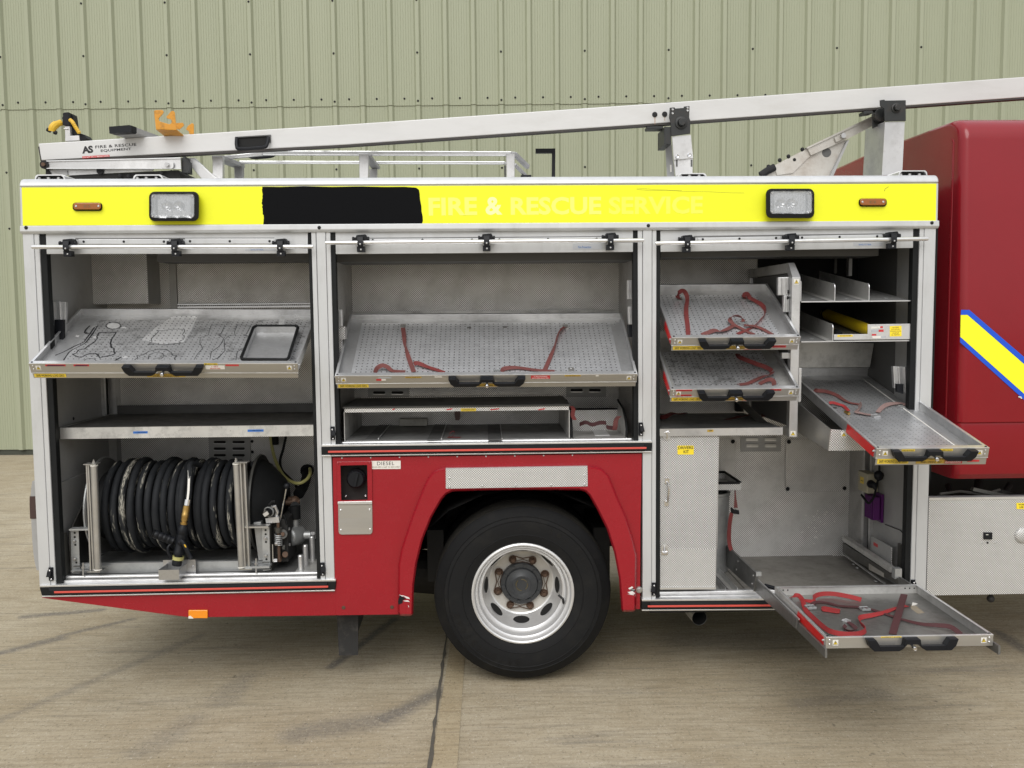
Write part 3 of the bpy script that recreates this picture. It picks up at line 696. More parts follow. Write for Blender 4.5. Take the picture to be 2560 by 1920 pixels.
def shutter(pan, bar, plates, clips, sticker, stext, groove):
    global clip0
    p = MB(); slab(pan, .014, .034, p, 'alu_white')
    (gx0, gy0), (gx1, gy1) = groove
    slab([(gx0, gy0), (gx1, gy1), (gx1, gy1+3.6), (gx0, gy0+3.6)], .0115, .0135, p, 'alu_dark_groove')
    h = p.build('roller_shutter', None, FE, bevel=.002)
    p = MB(); 
    for q in plates: slab(q, .006, .0138, p, 'alu_white')
    p.build('stiffening_plate', None, h, bevel=.003)
    p = MB()
    for q in plates:
        for t_ in (.06, .5, .94):
            x = q[0][0]+(q[1][0]-q[0][0])*t_; y = (q[0][1]+(q[1][1]-q[0][1])*t_+q[3][1]+(q[2][1]-q[3][1])*t_)/2
            screw(p, P(x, y, .0058), NY, .007, .003, 'bolt_dark')
    p.builds('screw', None, h)
    p = MB(); a, c = P(*bar[0], -.045), P(*bar[1], -.045); p.tube([a, a+(c-a)*.006, a+(c-a)*.994, c], [.0095, .0115, .0115, .0095], 14); p.build('lift_bar', 'alu_bright', h, smooth=True)
    for x in clips:
        t_ = (x-bar[0][0])/(bar[1][0]-bar[0][0]); q = a+(c-a)*t_
        if clip0 is None: clip0 = make_clip(h); clip0.location = q-WO[h]; WO[clip0] = q
        else: clone_tree(clip0, h, q)
    if sticker:
        p = MB(); q0 = P(*sticker[0], .014); decal(p, rect(sticker[0][0], sticker[0][1], sticker[1][0], sticker[1][1]), q0, NY, .0012, 'label_silver')
        w_ = sticker[1][0]-sticker[0][0]; hh_ = sticker[1][1]-sticker[0][1]
        dtext(p, stext, (sticker[0][0]+w_*.18, sticker[1][1]-hh_*.18), (sticker[0][0]+w_*.62, sticker[1][1]-hh_*.2), hh_*.42, q0, NY, 'ink_blue', .02)
        p.build('maker_plate', None, h)
    return h
shutter([(114.5, 582), (769.5, 580), (769.5, 633.5), (116, 635)], ((80, 617.5), (783, 616.5)), [[c4(430, 104), c4(1060, 104), c4(1060, 140), c4(430, 140)], [c4(1165, 100), c4(1790, 100), c4(1790, 138), c4(1165, 138)]],
        (168, 437, 701), (c4(1585, 168), c4(1790, 185)), 'SHUTTER', (c4(410, 96), c4(1785, 94)))
shutter([(838.5, 580), (1582.5, 576), (1582.5, 629.5), (839.5, 635)], ((813.5, 607), (1610, 601)), [[(915, 597), (1197, 595.5), (1197, 603), (915, 604)], [(1232, 595), (1508, 593), (1508, 601), (1232, 602.5)]],
        (901, 1214.5, 1525), ((1432, 609), (1506, 623.5)), 'Fire Protection', (c6(360, 88), c6(1870, 78)))
shutter([(1651, 577), (2283, 570), (2283, 619.5), (1651.5, 629.5)], ((1638.5, 608.5), (2320, 597)), [[c7(400, 95), c7(975, 84), c7(975, 108), c7(400, 118)], [c7(1085, 82), c7(1675, 72), c7(1675, 97), c7(1085, 106)]],
        (1716.5, 1975.5, 2230.5), (c7(1475, 128), c7(1675, 152)), 'SHUTTER', (c7(370, 82), c7(1690, 64)))
# underside of the rolled-up shutters
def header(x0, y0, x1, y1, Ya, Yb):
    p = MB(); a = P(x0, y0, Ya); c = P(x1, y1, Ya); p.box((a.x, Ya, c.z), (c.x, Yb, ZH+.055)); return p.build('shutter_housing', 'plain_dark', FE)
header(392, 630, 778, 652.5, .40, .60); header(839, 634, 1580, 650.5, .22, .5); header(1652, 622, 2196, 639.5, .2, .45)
# ------------------------------------------------------------------ sills
def sill(name, tl, tr, br, bl, ends, red, Yf=-.03):
    """black rubber bumper strip with a red insert; corners in photo pixels"""
    p = MB(); slab([tl, tr, br, bl], -.012, .03, p, 'seal')
    h = p.build(name, None, FE, bevel=.004)
    def mix(a, c, t): return (a[0]+(c[0]-a[0])*t, a[1]+(c[1]-a[1])*t)
    p = MB(); hh = bl[1]-tl[1]
    A = [mix(tl, tr, ends[0]), mix(tl, tr, ends[1])]; B = [mix(bl, br, ends[0]), mix(bl, br, ends[1])]
    t0, t1, b0, b1 = mix(A[0], B[0], .04), mix(A[1], B[1], .04), mix(A[0], B[0], .95), mix(A[1], B[1], .95)
    f = [mix(A[0], B[0], .40), mix(A[1], B[1], .40)]
    q = [P(*t0, -.0122), P(*t1, -.0122), P(*f[1], Yf), P(*f[0], Yf), P(*b0, -.0122), P(*b1, -.0122), P(*mix(A[0], B[0], .86), Yf), P(*mix(A[1], B[1], .86), Yf)]
    p.add(q, [[0, 1, 2, 3], [3, 2, 7, 6], [6, 7, 5, 4], [0, 3, 6, 4], [1, 5, 7, 2], [0, 4, 5, 1]]); p.build('bumper_rubber', 'seal', h)
    p = MB(); C = [mix(tl, tr, red[0]), mix(tl, tr, red[1])]; D = [mix(bl, br, red[0]), mix(bl, br, red[1])]
    slab([mix(C[0], D[0], .5), mix(C[1], D[1], .5), mix(C[1], D[1], .74), mix(C[0], D[0], .74)], Yf-.0035, Yf-.0003, p); p.build('red_insert', 'red_strip', h, bevel=.0015)
    p = MB(); slab([(tl[0]+1, tl[1]-5), (tr[0]-1, tr[1]-5), (tr[0]-1, tr[1]-.4), (tl[0]+1, tl[1]-.4)], -.014, .05, p, 'alu_bright')
    slab([(bl[0]+1, bl[1]+.4), (br[0]-1, br[1]+.4), (br[0]-1, br[1]+3.4), (bl[0]+1, bl[1]+3.4)], -.014, .03, p, 'alu_bright'); p.build('sill_edge', None, h, bevel=.001)
    return h
sill('rear_sill', (98.3, 1468.5), (840, 1453.6), (838, 1474.5), (104, 1489.6), (.03, .97), (.045, .975))
sill('middle_sill', (803, 1117.2), (1631, 1107.2), (1630, 1127.6), (803.6, 1137.7), (.025, .975), (.02, .983))
sill('front_sill', (1604, 1503.6), (2308, 1498), (2308, 1519), (1604, 1524), (.03, .97), (.022, .96))
# stepped aluminium thresholds inside each opening
def threshold(y0l, y0r, x0, x1, z0, name):
    a, c = P(x0, y0l, .01), P(x1, y0r, .01); p = MB()
    for k, (ya, yb, dz_) in enumerate(((.006, .030, .0), (.031, .058, .018), (.059, .09, .034))):
        p.box((a.x, ya, a.z-.03), (c.x, yb, a.z+dz_*(1-z0)), 'alu_bright' if k != 1 else 'alu')
    return p.build(name, None, FE, bevel=.004)
threshold(1462.5, 1450, 140, 792, 0, 'rear_threshold'); threshold(1115, 1105, 850, 1584, .55, 'middle_threshold'); threshold(1501, 1496, 1652, 2270, 0, 'front_threshold')

# ------------------------------------------------------------------ red panels round the wheel
arc_in = [(575, 1090), (580, 900), (600, 750), (640, 590), (700, 440), (770, 318), (800, 285), (840, 266), (1000, 260), (1250, 255), (1500, 256), (1700, 258), (1735, 268), (1760, 292), (1810, 380), (1880, 520), (1930, 680), (1962, 850), (1978, 1060)]
arc_out = [(2078, 1060), (2084, 700), (2060, 590), (2010, 430), (1960, 320), (1920, 220), (1895, 160), (1850, 116), (1810, 101), (1750, 95), (1250, 101), (800, 108), (745, 116), (705, 138), (672, 180), (640, 245), (560, 450), (495, 650), (474, 760), (470, 1080)]
ain = [cB(*q) for q in arc_in]; aout = [cB(*q) for q in arc_out]
# flat panel = the region outside the middle of the flare
mid_ = [((a[0]), (a[1]-6)) for a in ain]
pan = [(831.5, 1144), (1604.5, 1134)]+[cB(2108, 500), cB(2104, 1058), cB(2020, 1060)]
inner = [cB(x, y) for x, y in [(2020, 1060), (2010, 850), (1985, 690), (1930, 520), (1850, 370), (1775, 235), (1740, 215), (1250, 210), (830, 220), (780, 250), (680, 420), (610, 590), (565, 750), (540, 900), (530, 1095)]]
hx0, hx1, hy0, hy1 = 844.0, 930.0, 1155.5, 1253.0      # the fuel filler opening
yt = lambda x: 1144-(x-831.5)*10/773; yb_ = lambda x: cB(50, 1101)[1]+(x-838.5)*(cB(530, 1095)[1]-cB(50, 1101)[1])/178
pts = [(hx1, yt(hx1)), (1604.5, 1134), cB(2108, 500), cB(2104, 1059)]+inner+[(hx1, yb_(hx1))]
b = MB(); slab(pts, .004, .03, b); lx = lambda y: 831.5+(y-1144)*.0178
slab([(lx(yt(832)), yt(832)), (hx0, yt(hx0)), (hx0, yb_(hx0)), (lx(yb_(838)), yb_(838))], .004, .03, b); slab([(hx0, yt(hx0)), (hx1, yt(hx1)), (hx1, hy0), (hx0, hy0)], .004, .03, b); slab([(hx0, hy1), (hx1, hy1), (hx1, yb_(hx1)), (hx0, yb_(hx0))], .004, .03, b); rp = b.build('wheel_arch_panel', 'red', FE)
b = MB(); L_ = len(ain); K_ = len(aout)
outl = [cB(560, 1108), cB(500, 1108)]
poly = ain+[cB(1990, 1078), cB(2062, 1078)]+aout+[cB(486, 1106), cB(560, 1106)]
fo = pp(poly, .003); cxy = cB(1270, 700)
fm = pp(poly, -.028)
n_in = len(ain)
def shrink(q, k): return (q[0], q[1])
inset = []
N_ = len(poly)
for i, q in enumerate(poly):                  # inset outline so the flare has a rolled edge
    a, c = V(poly[i-1]), V(poly[(i+1) % N_]); d = (c-a); nrm = V((-d.y, d.x)); nrm.normalize(); inset.append((q[0]+nrm.x*5, q[1]+nrm.y*5))
area = sum(poly[i][0]*poly[(i+1) % N_][1]-poly[(i+1) % N_][0]*poly[i][1] for i in range(N_))
if area < 0: inset = [(2*q[0]-s_[0], 2*q[1]-s_[1]) for q, s_ in zip(poly, inset)]
b.ring([fo, fm, pp(inset, -.045)], cap=False); b.poly(pp(inset, -.045)); fl = b.build('arch_flare', 'red', FE, smooth=True, ang=40)
# skirt below the rear locker
b = MB(); slab([(104.9, 1493.3), (838.5, 1478.2), (838.5, 1538.6), (560, 1542.6), (473.5, 1543.6), (430, 1538), (104.9, 1495)], .004, .03, b); sk = b.build('rear_skirt', 'red', FE, bevel=.002)
b = MB(); slab(rect(470.8, 1525.6, 518.6, 1546), -.008, .0035, b); am = b.build('orange_side_reflector', 'amber_bright', FE, bevel=.003)
b = MB(); slab([(471, 1541), (476, 1539.5), (481, 1543.5), (484, 1546.5), (471, 1546.5)], -.0092, -.0082, b); b.build('broken_corner', 'label_white', am)
b = MB()
for x, y in (cB(105, 1050), cB(432, 1047)): screw(b, P(x, y, .004), NY, .011, .003, 'rust')
q = P(*cB(2098, 928), .004); b.lathe(q, NY, [(.020, 0), (.018, .008), (.010, .009), (.009, .018), (0, .018)], 14, 'bolt')
x0 = 838
for k in range(9): screw(b, P(850+k*72+5, 1144.5-k*.9+.3, .004), NY, .005, .003, 'bolt')
b.builds('screw', None, rp)
b = MB(); slab([cB(483, 965), cB(500, 975), cB(525, 988), cB(505, 1000), cB(502, 1020), cB(476, 1030), cB(472, 1005)], -.0462, -.0452, b, 'plastic_black')
for q in ([(500, 965), (545, 980), (553, 992), (530, 988)], [(505, 1003), (540, 1000), (552, 1012), (520, 1008)], [(478, 962), (500, 968), (520, 972), (500, 975)], [(540, 1030), (547, 1045), (543, 1048)]): slab([cB(*z) for z in q], -.0470, -.0463, b, 'white_chip')
slab([cB(2040, 918), cB(2062, 922), cB(2075, 935), cB(2060, 945), cB(2042, 948)], -.0462, -.0452, b, 'plastic_black')
for q in ([(2025, 920), (2050, 906), (2060, 915), (2035, 928)], [(2020, 945), (2055, 938), (2072, 955), (2040, 960)], [(2030, 930), (2068, 928), (2066, 932)], [(2018, 958), (2060, 966), (2066, 960)]): slab([cB(*z) for z in q], -.0470, -.0463, b, 'white_chip')
b.builds('paint_chip', None, fl)
# embossed plate over the flare
b = MB(); q = [cB(794, 118), cB(1750, 103), cB(1752, 231), cB(795, 247)]
f = pp(q, -.049); top = [P(*cB(794, 110), -.040), P(*cB(1750, 95), -.040)]; bk = [P(*cB(794, 106), .004), P(*cB(1750, 91), .004)]
b.prism(f, (0, .0035, 0)); b.add([f[0], f[1], top[1], top[0], bk[0], bk[1]], [[0, 1, 2, 3], [3, 2, 5, 4]]); tp = b.build('embossed_arch_plate', 'emb_white', FE)
b = MB()
for x, y in ((820, 178), (820, 236), (1044, 230), (1270, 227), (1506, 224), (1732, 220), (1730, 160)): screw(b, P(*cB(x, y), -.049), NY, .007, .003, 'bolt')
b.builds('rivet', None, tp)

# fuel filler
b = MB(); fr = [cB(60, 66), cB(296, 62), cB(300, 332), cB(62, 334)]; op = [cB(80, 88), cB(268, 84), cB(272, 326), cB(86, 330)]
b.ring([pp(fr, .003), pp(fr, -.006), pp([(x+(1.5 if i in (0, 3) else -1.5), y+(1.5 if i < 2 else -1.5)) for i, (x, y) in enumerate(op)], -.006), pp(op, .09)], cap=False, mat='red')
b.poly(pp(op, .09), 'chassis'); fu = b.build('fuel_filler_recess', None, FE, bevel=.002)
b = MB(); c = P(888.5, 1199, .02); b.lathe(c+V((0, .06, 0)), NY, [(.054, 0), (.054, .03), (.047, .035), (.047, .055), (.042, .06), (0, .06)], 24); d = V((.34, 0, .94))
b.obox(c+V((-.010, -.016, -.036)), V((.012, 0, 0)), V((.018, 0, .070)), V((0, .016, 0))); b.build('filler_cap', 'plastic_black', fu, smooth=True)
b = MB()
for x, y in ((120, 298), (253, 296)): screw(b, P(*cB(x, y), .085), NY, .007, .003, 'chrome')
screw(b, P(*cB(66, 77), -.0062), NY, .007, .003, 'red'); screw(b, P(*cB(279, 73), -.0062), NY, .007, .003, 'red'); b.builds('screw', None, fu)
b = MB(); slab([cB(65, 336), cB(297, 331), cB(297, 352), cB(65, 354)], -.014, .003, b, 'alu_bright')
pl = [cB(68, 355), cB(298, 353), cB(300, 530), cB(297, 546), cB(286, 555), cB(90, 558), cB(76, 552), cB(71, 538)]
slab(pl, -.004, .0035, b, 'steel'); fp = b.build('filler_flap_plate', None, FE, bevel=.0015)
b = MB()
for x, y in ((86, 392), (281, 389), (87, 526), (284, 522)): screw(b, P(*cB(x, y), -.0042), NY, .006, .003, 'chrome')
b.builds('screw', None, fp)
b = MB(); p0 = P(965, 1160, .003); decal(b, [cB(292, 60), cB(490, 58), cB(490, 114), cB(293, 115)], p0, NY, .0012, 'label_white')
dtext(b, 'DIESEL', cB(331, 90), cB(447, 88), 9, p0, NY, 'ink', 0, gap=1.1); dtext(b, 'ENSURE CAP IS SECURE', cB(300, 107.5), cB(483, 106), 3.9, p0, NY, 'ink_faded', 0)
b.build('diesel_label', None, FE)

# ------------------------------------------------------------------ rear wheel
YW = .085; WC = P(1307.3, 1484.4, YW); RT = 220.5/2250*(P(1307, 1484, YW)-CAM).length*.985
RT = min(RT, WC.z+.012); WC0 = WC.copy()
wh = thing_wheel = None
def tyre(y0, par, flat=True):
    p = MB(); w = .262
    prof = [(.292, .016), (.30, .002), (.335, -.012), (.345, -.0135), (.348, -.0165), (.351, -.0138), (.40, -.018), (.428, -.0155), (.431, -.0185), (.434, -.0150), (.452, -.011), (.455, -.014), (.458, -.010), (RT-.022, .006), (RT-.006, .022)]
    tread = [(RT-.006, .022), (RT, .045)]
    x = .06
    while x < w-.06: tread += [(RT, x), (RT-.012, x+.002), (RT-.012, x+.010), (RT, x+.012)]; x += .036
    tread += [(RT, w-.045), (RT-.006, w-.022)]
    tail = [(RT-.006, w-.022), (RT-.03, w-.004), (.40, w+.014), (.30, w), (.292, w-.016)]
    for pr, mt in ((prof, 'tyre'), (tread, 'tread'), (tail, 'tyre')):
        o = WC+V((0, y0-YW, 0)); p.lathe(o, (0, 1, 0), pr, 72, mt)
    for q in p.v:                              # the contact patch flattens on the ground
        if q.z < .004: q.z = .004-(.004-q.z)*.02
    return p.build('tyre', None, par, smooth=True, ang=30)
def rim_prof(): return [(.292, .014), (.298, .004), (.296, -.003), (.288, -.006), (.281, .0), (.278, .012), (.270, .026), (.262, .032), (.258, .06), (.250, .075), (.236, .085), (.231, .10), (.228, .135), (.222, .15), (.214, .19), (.203, .215), (.196, .226), (.188, .230)]
b = MB(); b.lathe(WC, (0, 1, 0), rim_prof(), 72, 'rim'); b.lathe(WC, (0, 1, 0), [(.188, .230), (.18, .232), (.10, .232)], 72, 'rim_plate')
wheel = b.build('wheel', None, FE, smooth=True, ang=30)
tyre(YW, wheel)
b = MB()                                       # hand holes in the dish
for k in range(8):
    a = R(-91+45*k); r_, t_ = .2155, .175; c = WC+V((r_*math.cos(a), t_, r_*math.sin(a))); rad = V((math.cos(a), 0, math.sin(a)))
    tang = V((-math.sin(a), 0, math.cos(a))); slope = (rad*-.30+V((0, .95, 0))).normalized(); nn = tang.cross(slope).normalized()
    if nn.dot(rad) > 0: nn = -nn
    ring_ = [c+nn*.0045+tang*.049*math.cos(2*math.pi*j/20)+slope*.034*math.sin(2*math.pi*j/20) for j in range(20)]; b.prism(ring_, nn*.0015, 'black')
b.builds('hand_hole', None, wheel)
b = MB(); HC = WC+V((0, .232, 0))
b.lathe(HC, NY, [(.126, -.01), (.126, .03), (.121, .036), (.100, .038), (.092, .05), (.060, .056), (.052, .062), (.03, .060), (0, .060)], 40, 'hub')
for k in range(10):
    a = R(8+36*k); c = HC+V((.110*math.cos(a), -.036, .110*math.sin(a))); b.hexa(c, c+V((0, -.010, 0)), .011, 'hub')
hub = b.build('hub', None, wheel, smooth=True, ang=30)
b = MB()
for a0 in (30, 130, 205, 310):
    b.tube([HC+V((.034*math.cos(R(a0+j*8)), -.0625, .034*math.sin(R(a0+j*8)))) for j in range(9)], .0022, 5, mat='ink_faded')
b.builds('casting_mark', 'hub', wheel)
nut0 = None
for k in range(8):
    a = R(19+45*k); c = HC+V((.150*math.cos(a), 0, .150*math.sin(a)))
    if nut0 is None:
        p = MB(); p.lathe(c, NY, [(.021, 0), (.021, .006), (.018, .008)], 16, cap=True); p.hexa(c+V((0, -.006, 0)), c+V((0, -.026, 0)), .0165); p.cyl(c+V((0, -.026, 0)), c+V((0, -.044, 0)), .0105); nut0 = p.build('wheel_nut', 'rust', wheel, origin=c)
    else: clone(nut0, wheel, c)
for k in range(0, 8, 2):                        # wire links that lock the nuts in pairs
    b = MB()
    q = []
    for kk, s_ in ((k, 1), (k+1, -1)):
        pass
    k2 = (k+1)
    A = R(19+45*(k+1)); B_ = R(19+45*((k+2) % 8)); ca = HC+V((.150*math.cos(A), -.014, .150*math.sin(A))); cb = HC+V((.150*math.cos(B_), -.014, .150*math.sin(B_)))
    d = (cb-ca).normalized(); nn = d.cross(V((0, 1, 0)))
    loop = [ca+(nn*math.cos(t_)-d*math.sin(t_))*.023 for t_ in [R(x) for x in range(0, 181, 20)]]+[(ca+cb)/2-nn*.010]+[cb+(-nn*math.cos(t_)+d*math.sin(t_))*.023 for t_ in [R(x) for x in range(0, 181, 20)]]+[(ca+cb)/2+nn*.010]
    b.tube(loop, .0034, 6, closed=True); b.tube([ca+nn*.012, (ca+cb)/2-nn*.004, cb+nn*.014], .0022, 5)
    b.build('nut_locking_wire', 'rust', wheel)
b = MB()                                       # raised lettering on the sidewall
def arc_text(st, a0, a1, r, h, outward=True):
    n = len(st)
    for i, ch in enumerate(st):
        if ch == ' ': continue
        a = R(a0+(a1-a0)*i/(n-1)); rad = V((math.cos(a), 0, math.sin(a))); tg = V((math.sin(a), 0, -math.cos(a)))
        w = .026 if ch not in 'I' else .006
        o = WC+V((0, -.0188, 0))+rad*r-tg*w/2; b.text(ch, o, tg*w, rad*h, 'tyre_text', .02)
arc_text('BRIDGESTONE', -95, -163, .385, .036); arc_text('R-STEEL', 66, 22, .388, .030)
b.build('sidewall_lettering', 'tyre_text', wheel)
b = MB(); c = WC+V((-.215, -.0, .0)); b.tube([WC+V((.21, .06, -.03)), WC+V((.235, .05, -.05)), WC+V((.24, .06, -.08))], .007, 8); b.build('valve', 'bolt_dark', wheel, smooth=True)
inner_w = MB(); o = WC+V((0, .32, 0)); inner_w.lathe(o, (0, 1, 0), [(.29, .02), (.33, -.006), (.42, -.008), (RT-.02, .006), (RT, .04), (RT, .23), (RT-.02, .26), (.30, .26)], 56)
for q in inner_w.v:
    if q.z < .004: q.z = .004
iw = inner_w.build('wheel', 'tyre', FE, smooth=True); b = MB(); b.lathe(o, (0, 1, 0), [(.29, .02), (.25, .06), (.2, .1), (.05, .1)], 32); b.build('rim', 'chassis', iw)
# arch liner and chassis seen past the wheel
b = MB(); lin = []
for k in range(13):
    a = R(200-k*18.3); lin.append((WC.x+.70*math.cos(a), WC.z+.60*math.sin(a)+.02))
lin = [q for q in lin if q[1] > WC.z-.12]
lo = [V((x, .05, z)) for x, z in lin]; hi = [V((x, .98, z)) for x, z in lin]; n = len(lo)
b.add(lo+hi, [[i, i+1, n+i+1, n+i] for i in range(n-1)]); b.build('arch_liner', 'chassis', FE, smooth=True)
b = MB(); b.box((XL+.6, .98, .62), (XR+2.2, 1.06, .86)); b.box((XL+.6, 1.75, .62), (XR+2.2, 1.83, .86))
b.cyl((WC.x, .5, WC.z), (WC.x, 1.9, WC.z), .09, mat=None)
for dx in (-.52, .50): b.box((WC.x+dx-.05, .42, WC.z-.02), (WC.x+dx+.05, 1.0, WC.z+.30))
b.tube([V((WC.x-.75, .75, .50)), V((WC.x-.35, .75, .46))], .14, 16); b.tube([V((WC.x+.36, .70, .80)), V((WC.x+.40, .70, .52))], .06, 12)
b.box((X1a+.3, .95, ZF1-.2), (X1b, 1.7, ZF1-.11)); b.box((X3a+.2, .95, ZF3-.12), (X3b, 2.2, ZF3-.05)); b.box((X2a+.05, .99, .9), (X2b-.05, 2.3, ZF2-.05)); 
b.build('chassis', 'chassis', FE)
b = MB(); b.box((X1a, .06, ZF1-.09), (X1b+.15, 2.2, ZF1-.055)); b.box((X3a-.03, .06, ZF3-.09), (X3b, 2.2, ZF3-.055)); b.box((X2a-.02, .06, ZF2-.075), (X2b+.02, 2.2, ZF2-.04)); b.build('floor_underside', 'chassis', FE)
b = MB(); a = P(841, 1535, .16); c = P(899, 1640, .16); b.prism([V((a.x, .16, a.z+.1)), V((c.x, .16, a.z+.1)), V((c.x-.012, .175, c.z)), V((a.x+.006, .175, c.z))], (0, .012, 0)); b.prism([V((a.x+.05, .20, a.z+.1)), V((a.x+.06, .70, a.z+.1)), V((a.x+.06, .70, c.z+.05)), V((a.x+.05, .20, c.z))], (.02, 0, 0)); b.build('mud_flap', 'flap', FE)
b = MB(); e0 = P(1749, 1545, .12); e1 = e0+V((-.06, .55, .035)); path = [e0, e0+(e1-e0)*.5, e1, e1+V((-.2, .4, .06))]
b.tube(path, .046, 20, cap=False, mat='rusty_alu'); b.tube([e0+V((0, .001, 0)), e1], .042, 20, cap=False, mat='black'); b.build('exhaust_pipe', None, FE, smooth=True)

# ------------------------------------------------------------------ cab and the panel below it
Yc = -.03
XC = P(2400, 800, Yc).x; ZCT = P(2440, 293, .05).z; ZCB = P(2440, 1199, Yc).z; ZCR = P(2450, 1060, Yc).z; XCE = XC+3.0
def cab_section(x, dx):
    """rounded outline in Y-Z for one station along the cab"""
    return None
b = MB(); rad = .045
# side profile (Y, Z): slight tumblehome towards the roof, roof radius, then the flat roof
side = [(Yc+.03, ZCB), (Yc+.006, ZCB+.03), (Yc, ZCR-.25), (Yc-.004, ZCR-.01), (Yc-.002, ZCR+.004), (Yc-.012, ZCR+.012), (Yc-.014, ZCR+.4), (Yc-.010, 2.05), (Yc+.004, 2.4), (Yc+.022, 2.7)]
zr = ZCT-.13
side += [(Yc+.035, zr)]+[(Yc+.035+.13*(1-math.cos(R(90*k/6))), zr+.13*math.sin(R(90*k/6))) for k in range(1, 7)]+[(1.2, ZCT+.02), (2.30, ZCT), (2.4, zr), (2.42, ZCB)]
stations = []
for k in range(7):                             # rear corner rolls round into the rear wall
    a = R(90*k/6); stations.append((XC+rad*(1-math.sin(a))*.0+rad*(1-math.sin(R(90*k/6))), rad*(1-math.cos(R(90-90*k/6)))*1.0))
st = [(XC+rad*(1-math.cos(R(15*k))), rad*(1-math.sin(R(15*k)))) for k in range(7)]   # (x, inset)
rings = []
zc = (ZCB+ZCT)/2
for x, ins in st:
    rings.append([V((x, y+ins if y < 1.2 else y-ins, z-ins*.55*max(0, min(1, (z-zr)/.13)))) for y, z in side])
rings.append([V((XCE, y, z)) for y, z in side])
b.ring(rings, cap=True); cab = b.build('crew_cab', 'red_cab', FE, smooth=True, ang=28)
b = MB(); b.tube([V((XC+.004, Yc+.125, z)) for z in (ZCB+.15, 1.5, 2.2, 2.7, zr)]+[V((XC+.012, Yc+.17, zr+.05)), V((XC+.02, .3, ZCT-.06)), V((XC+.02, 1.2, ZCT-.03))], .010, 8); b.build('rear_seam_bead', 'red_cab', cab, smooth=True)
b = MB(); b.box((XC-.03, .35, ZCB-.02), (XC+.02, 2.2, 2.3)); b.build('cab_rear_bulkhead', 'red_cab', cab)
# blue and yellow chevron stripe, laid on the cab side
YS = Yc-.0155
b = MB()
def cabpoly(pts, th, lift, mat): b.prism(pp(pts, YS-lift), (0, th, 0), mat)
cabpoly([(2403, 774.6), cQ(290, 70), (2562, 894), (2562, 911.5), cQ(281, 95), (2402, 787)], .002, .001, 'blue')
cabpoly([(2402, 787.6), cQ(280.5, 95.6), (2562, 912), (2562, 986), (2401, 842)], .002, .001, 'stripe_yellow')
cabpoly([(2401, 842.6), (2562, 986.6), (2562, 1001), (2400.5, 856)], .002, .001, 'blue')
cabpoly([cQ(537, 506), cQ(552, 508), cQ(558, 520), cQ(550, 518), cQ(546, 512), cQ(540, 514)], .0008, .002, 'label_white')
b.build('side_stripe', None, cab)
# dark machinery between cab and panel
b = MB(); za = P(2450, 1246, .2).z; x0 = P(2325, 1225, .2).x
b.box((x0, .42, za-.25), (x0+2.6, .46, ZCB+.15))
for k in range(7): b.cyl((x0+.1+k*.17, .12+.05*(k % 3), za-.02), (x0+.16+k*.19, .30, za+.06+.02*(k % 2)), .018+.008*(k % 2))
b.bar((x0+.05, .2, za+.015), (x0+1.6, .2, za+.02), .03, .02); b.bar((x0+.38, .14, za+.05), (x0+.56, .3, za-.01), .05, .03, mat=None)
b.build('cab_underframe', 'chassis', FE)
b = MB(); b.bar(P(2430, 1222, .1), P(2525, 1242, .1), .03, .02); b.tube([P(2350, 1235, .1), P(2400, 1228, .12), P(2460, 1236, .1), P(2500, 1224, .1)], .008, 6); b.build('underframe_stay', 'dark_metal', FE)
b = MB(); xq = P(2561, 1300, -.004).x+1.2
tl, bl = P(2322.6, 1249.5, -.004), P(2316.2, 1488.7, -.004); tz = P(2560, 1247.5, -.004).z; bzz = P(2560, 1484.6, -.004).z
b.prism([tl, V((xq, tl.y, tz)), V((xq, tl.y, bzz)), bl], (0, .02, 0)); pnl = b.build('embossed_side_panel', 'emb_white', FE)
b = MB(); b.prism([tl+V((0, -.002, .012)), V((xq, tl.y-.002, tz+.012)), V((xq, tl.y-.002, tz-.002)), tl+V((0, -.002, -.002))], (0, .05, 0)); b.build('panel_edge', 'alu_bright', pnl)
b = MB(); slab(rect(2460, 1331.5, 2481, 1348.5), -.012, -.0045, b, 'plastic_black'); slab(rect(2464, 1335, 2477, 1346), -.0126, -.0121, b, 'seal'); slab(rect(2465, 1336, 2471, 1337.6), -.0132, -.0127, b, 'label_white'); b.build('power_socket', None, FE, bevel=.001)
b = MB()
for x, y, mt in ((2455, 1357.2, 'bolt'), (2469, 1356.8, 'black'), (2489, 1357.2, 'bolt')): screw(b, P(x, y, -.0045), NY, .0065, .003, mt)
b.builds('screw', None, pnl)
b = MB(); b.sphere(P(2555.5, 1338.5, -.004), .046, 20, sq=(1, .45, 1)); b.build('domed_cover', 'emb_white', FE, smooth=True)
b = MB(); p0 = P(2550, 1264, -.0045); decal(b, [(2541, 1257.5), (2584, 1257), (2584, 1272), (2541, 1272.5)], p0, NY, .0012, 'label_bright'); dtext(b, 'WORK', (2546, 1263.6), (2563, 1263.4), 4, p0, NY, 'ink', .02); dtext(b, 'USE', (2548.5, 1270), (2558.5, 1269.8), 4, p0, NY, 'ink', .02); b.build('warning_sign', None, FE)
b = MB(); c = P(2476.5, 1496.5, .05); b.sphere(c, .022, 14); b.cyl(c, c+V((0, 0, .04)), .012); b.build('drain_plug', 'chassis', FE, smooth=True)
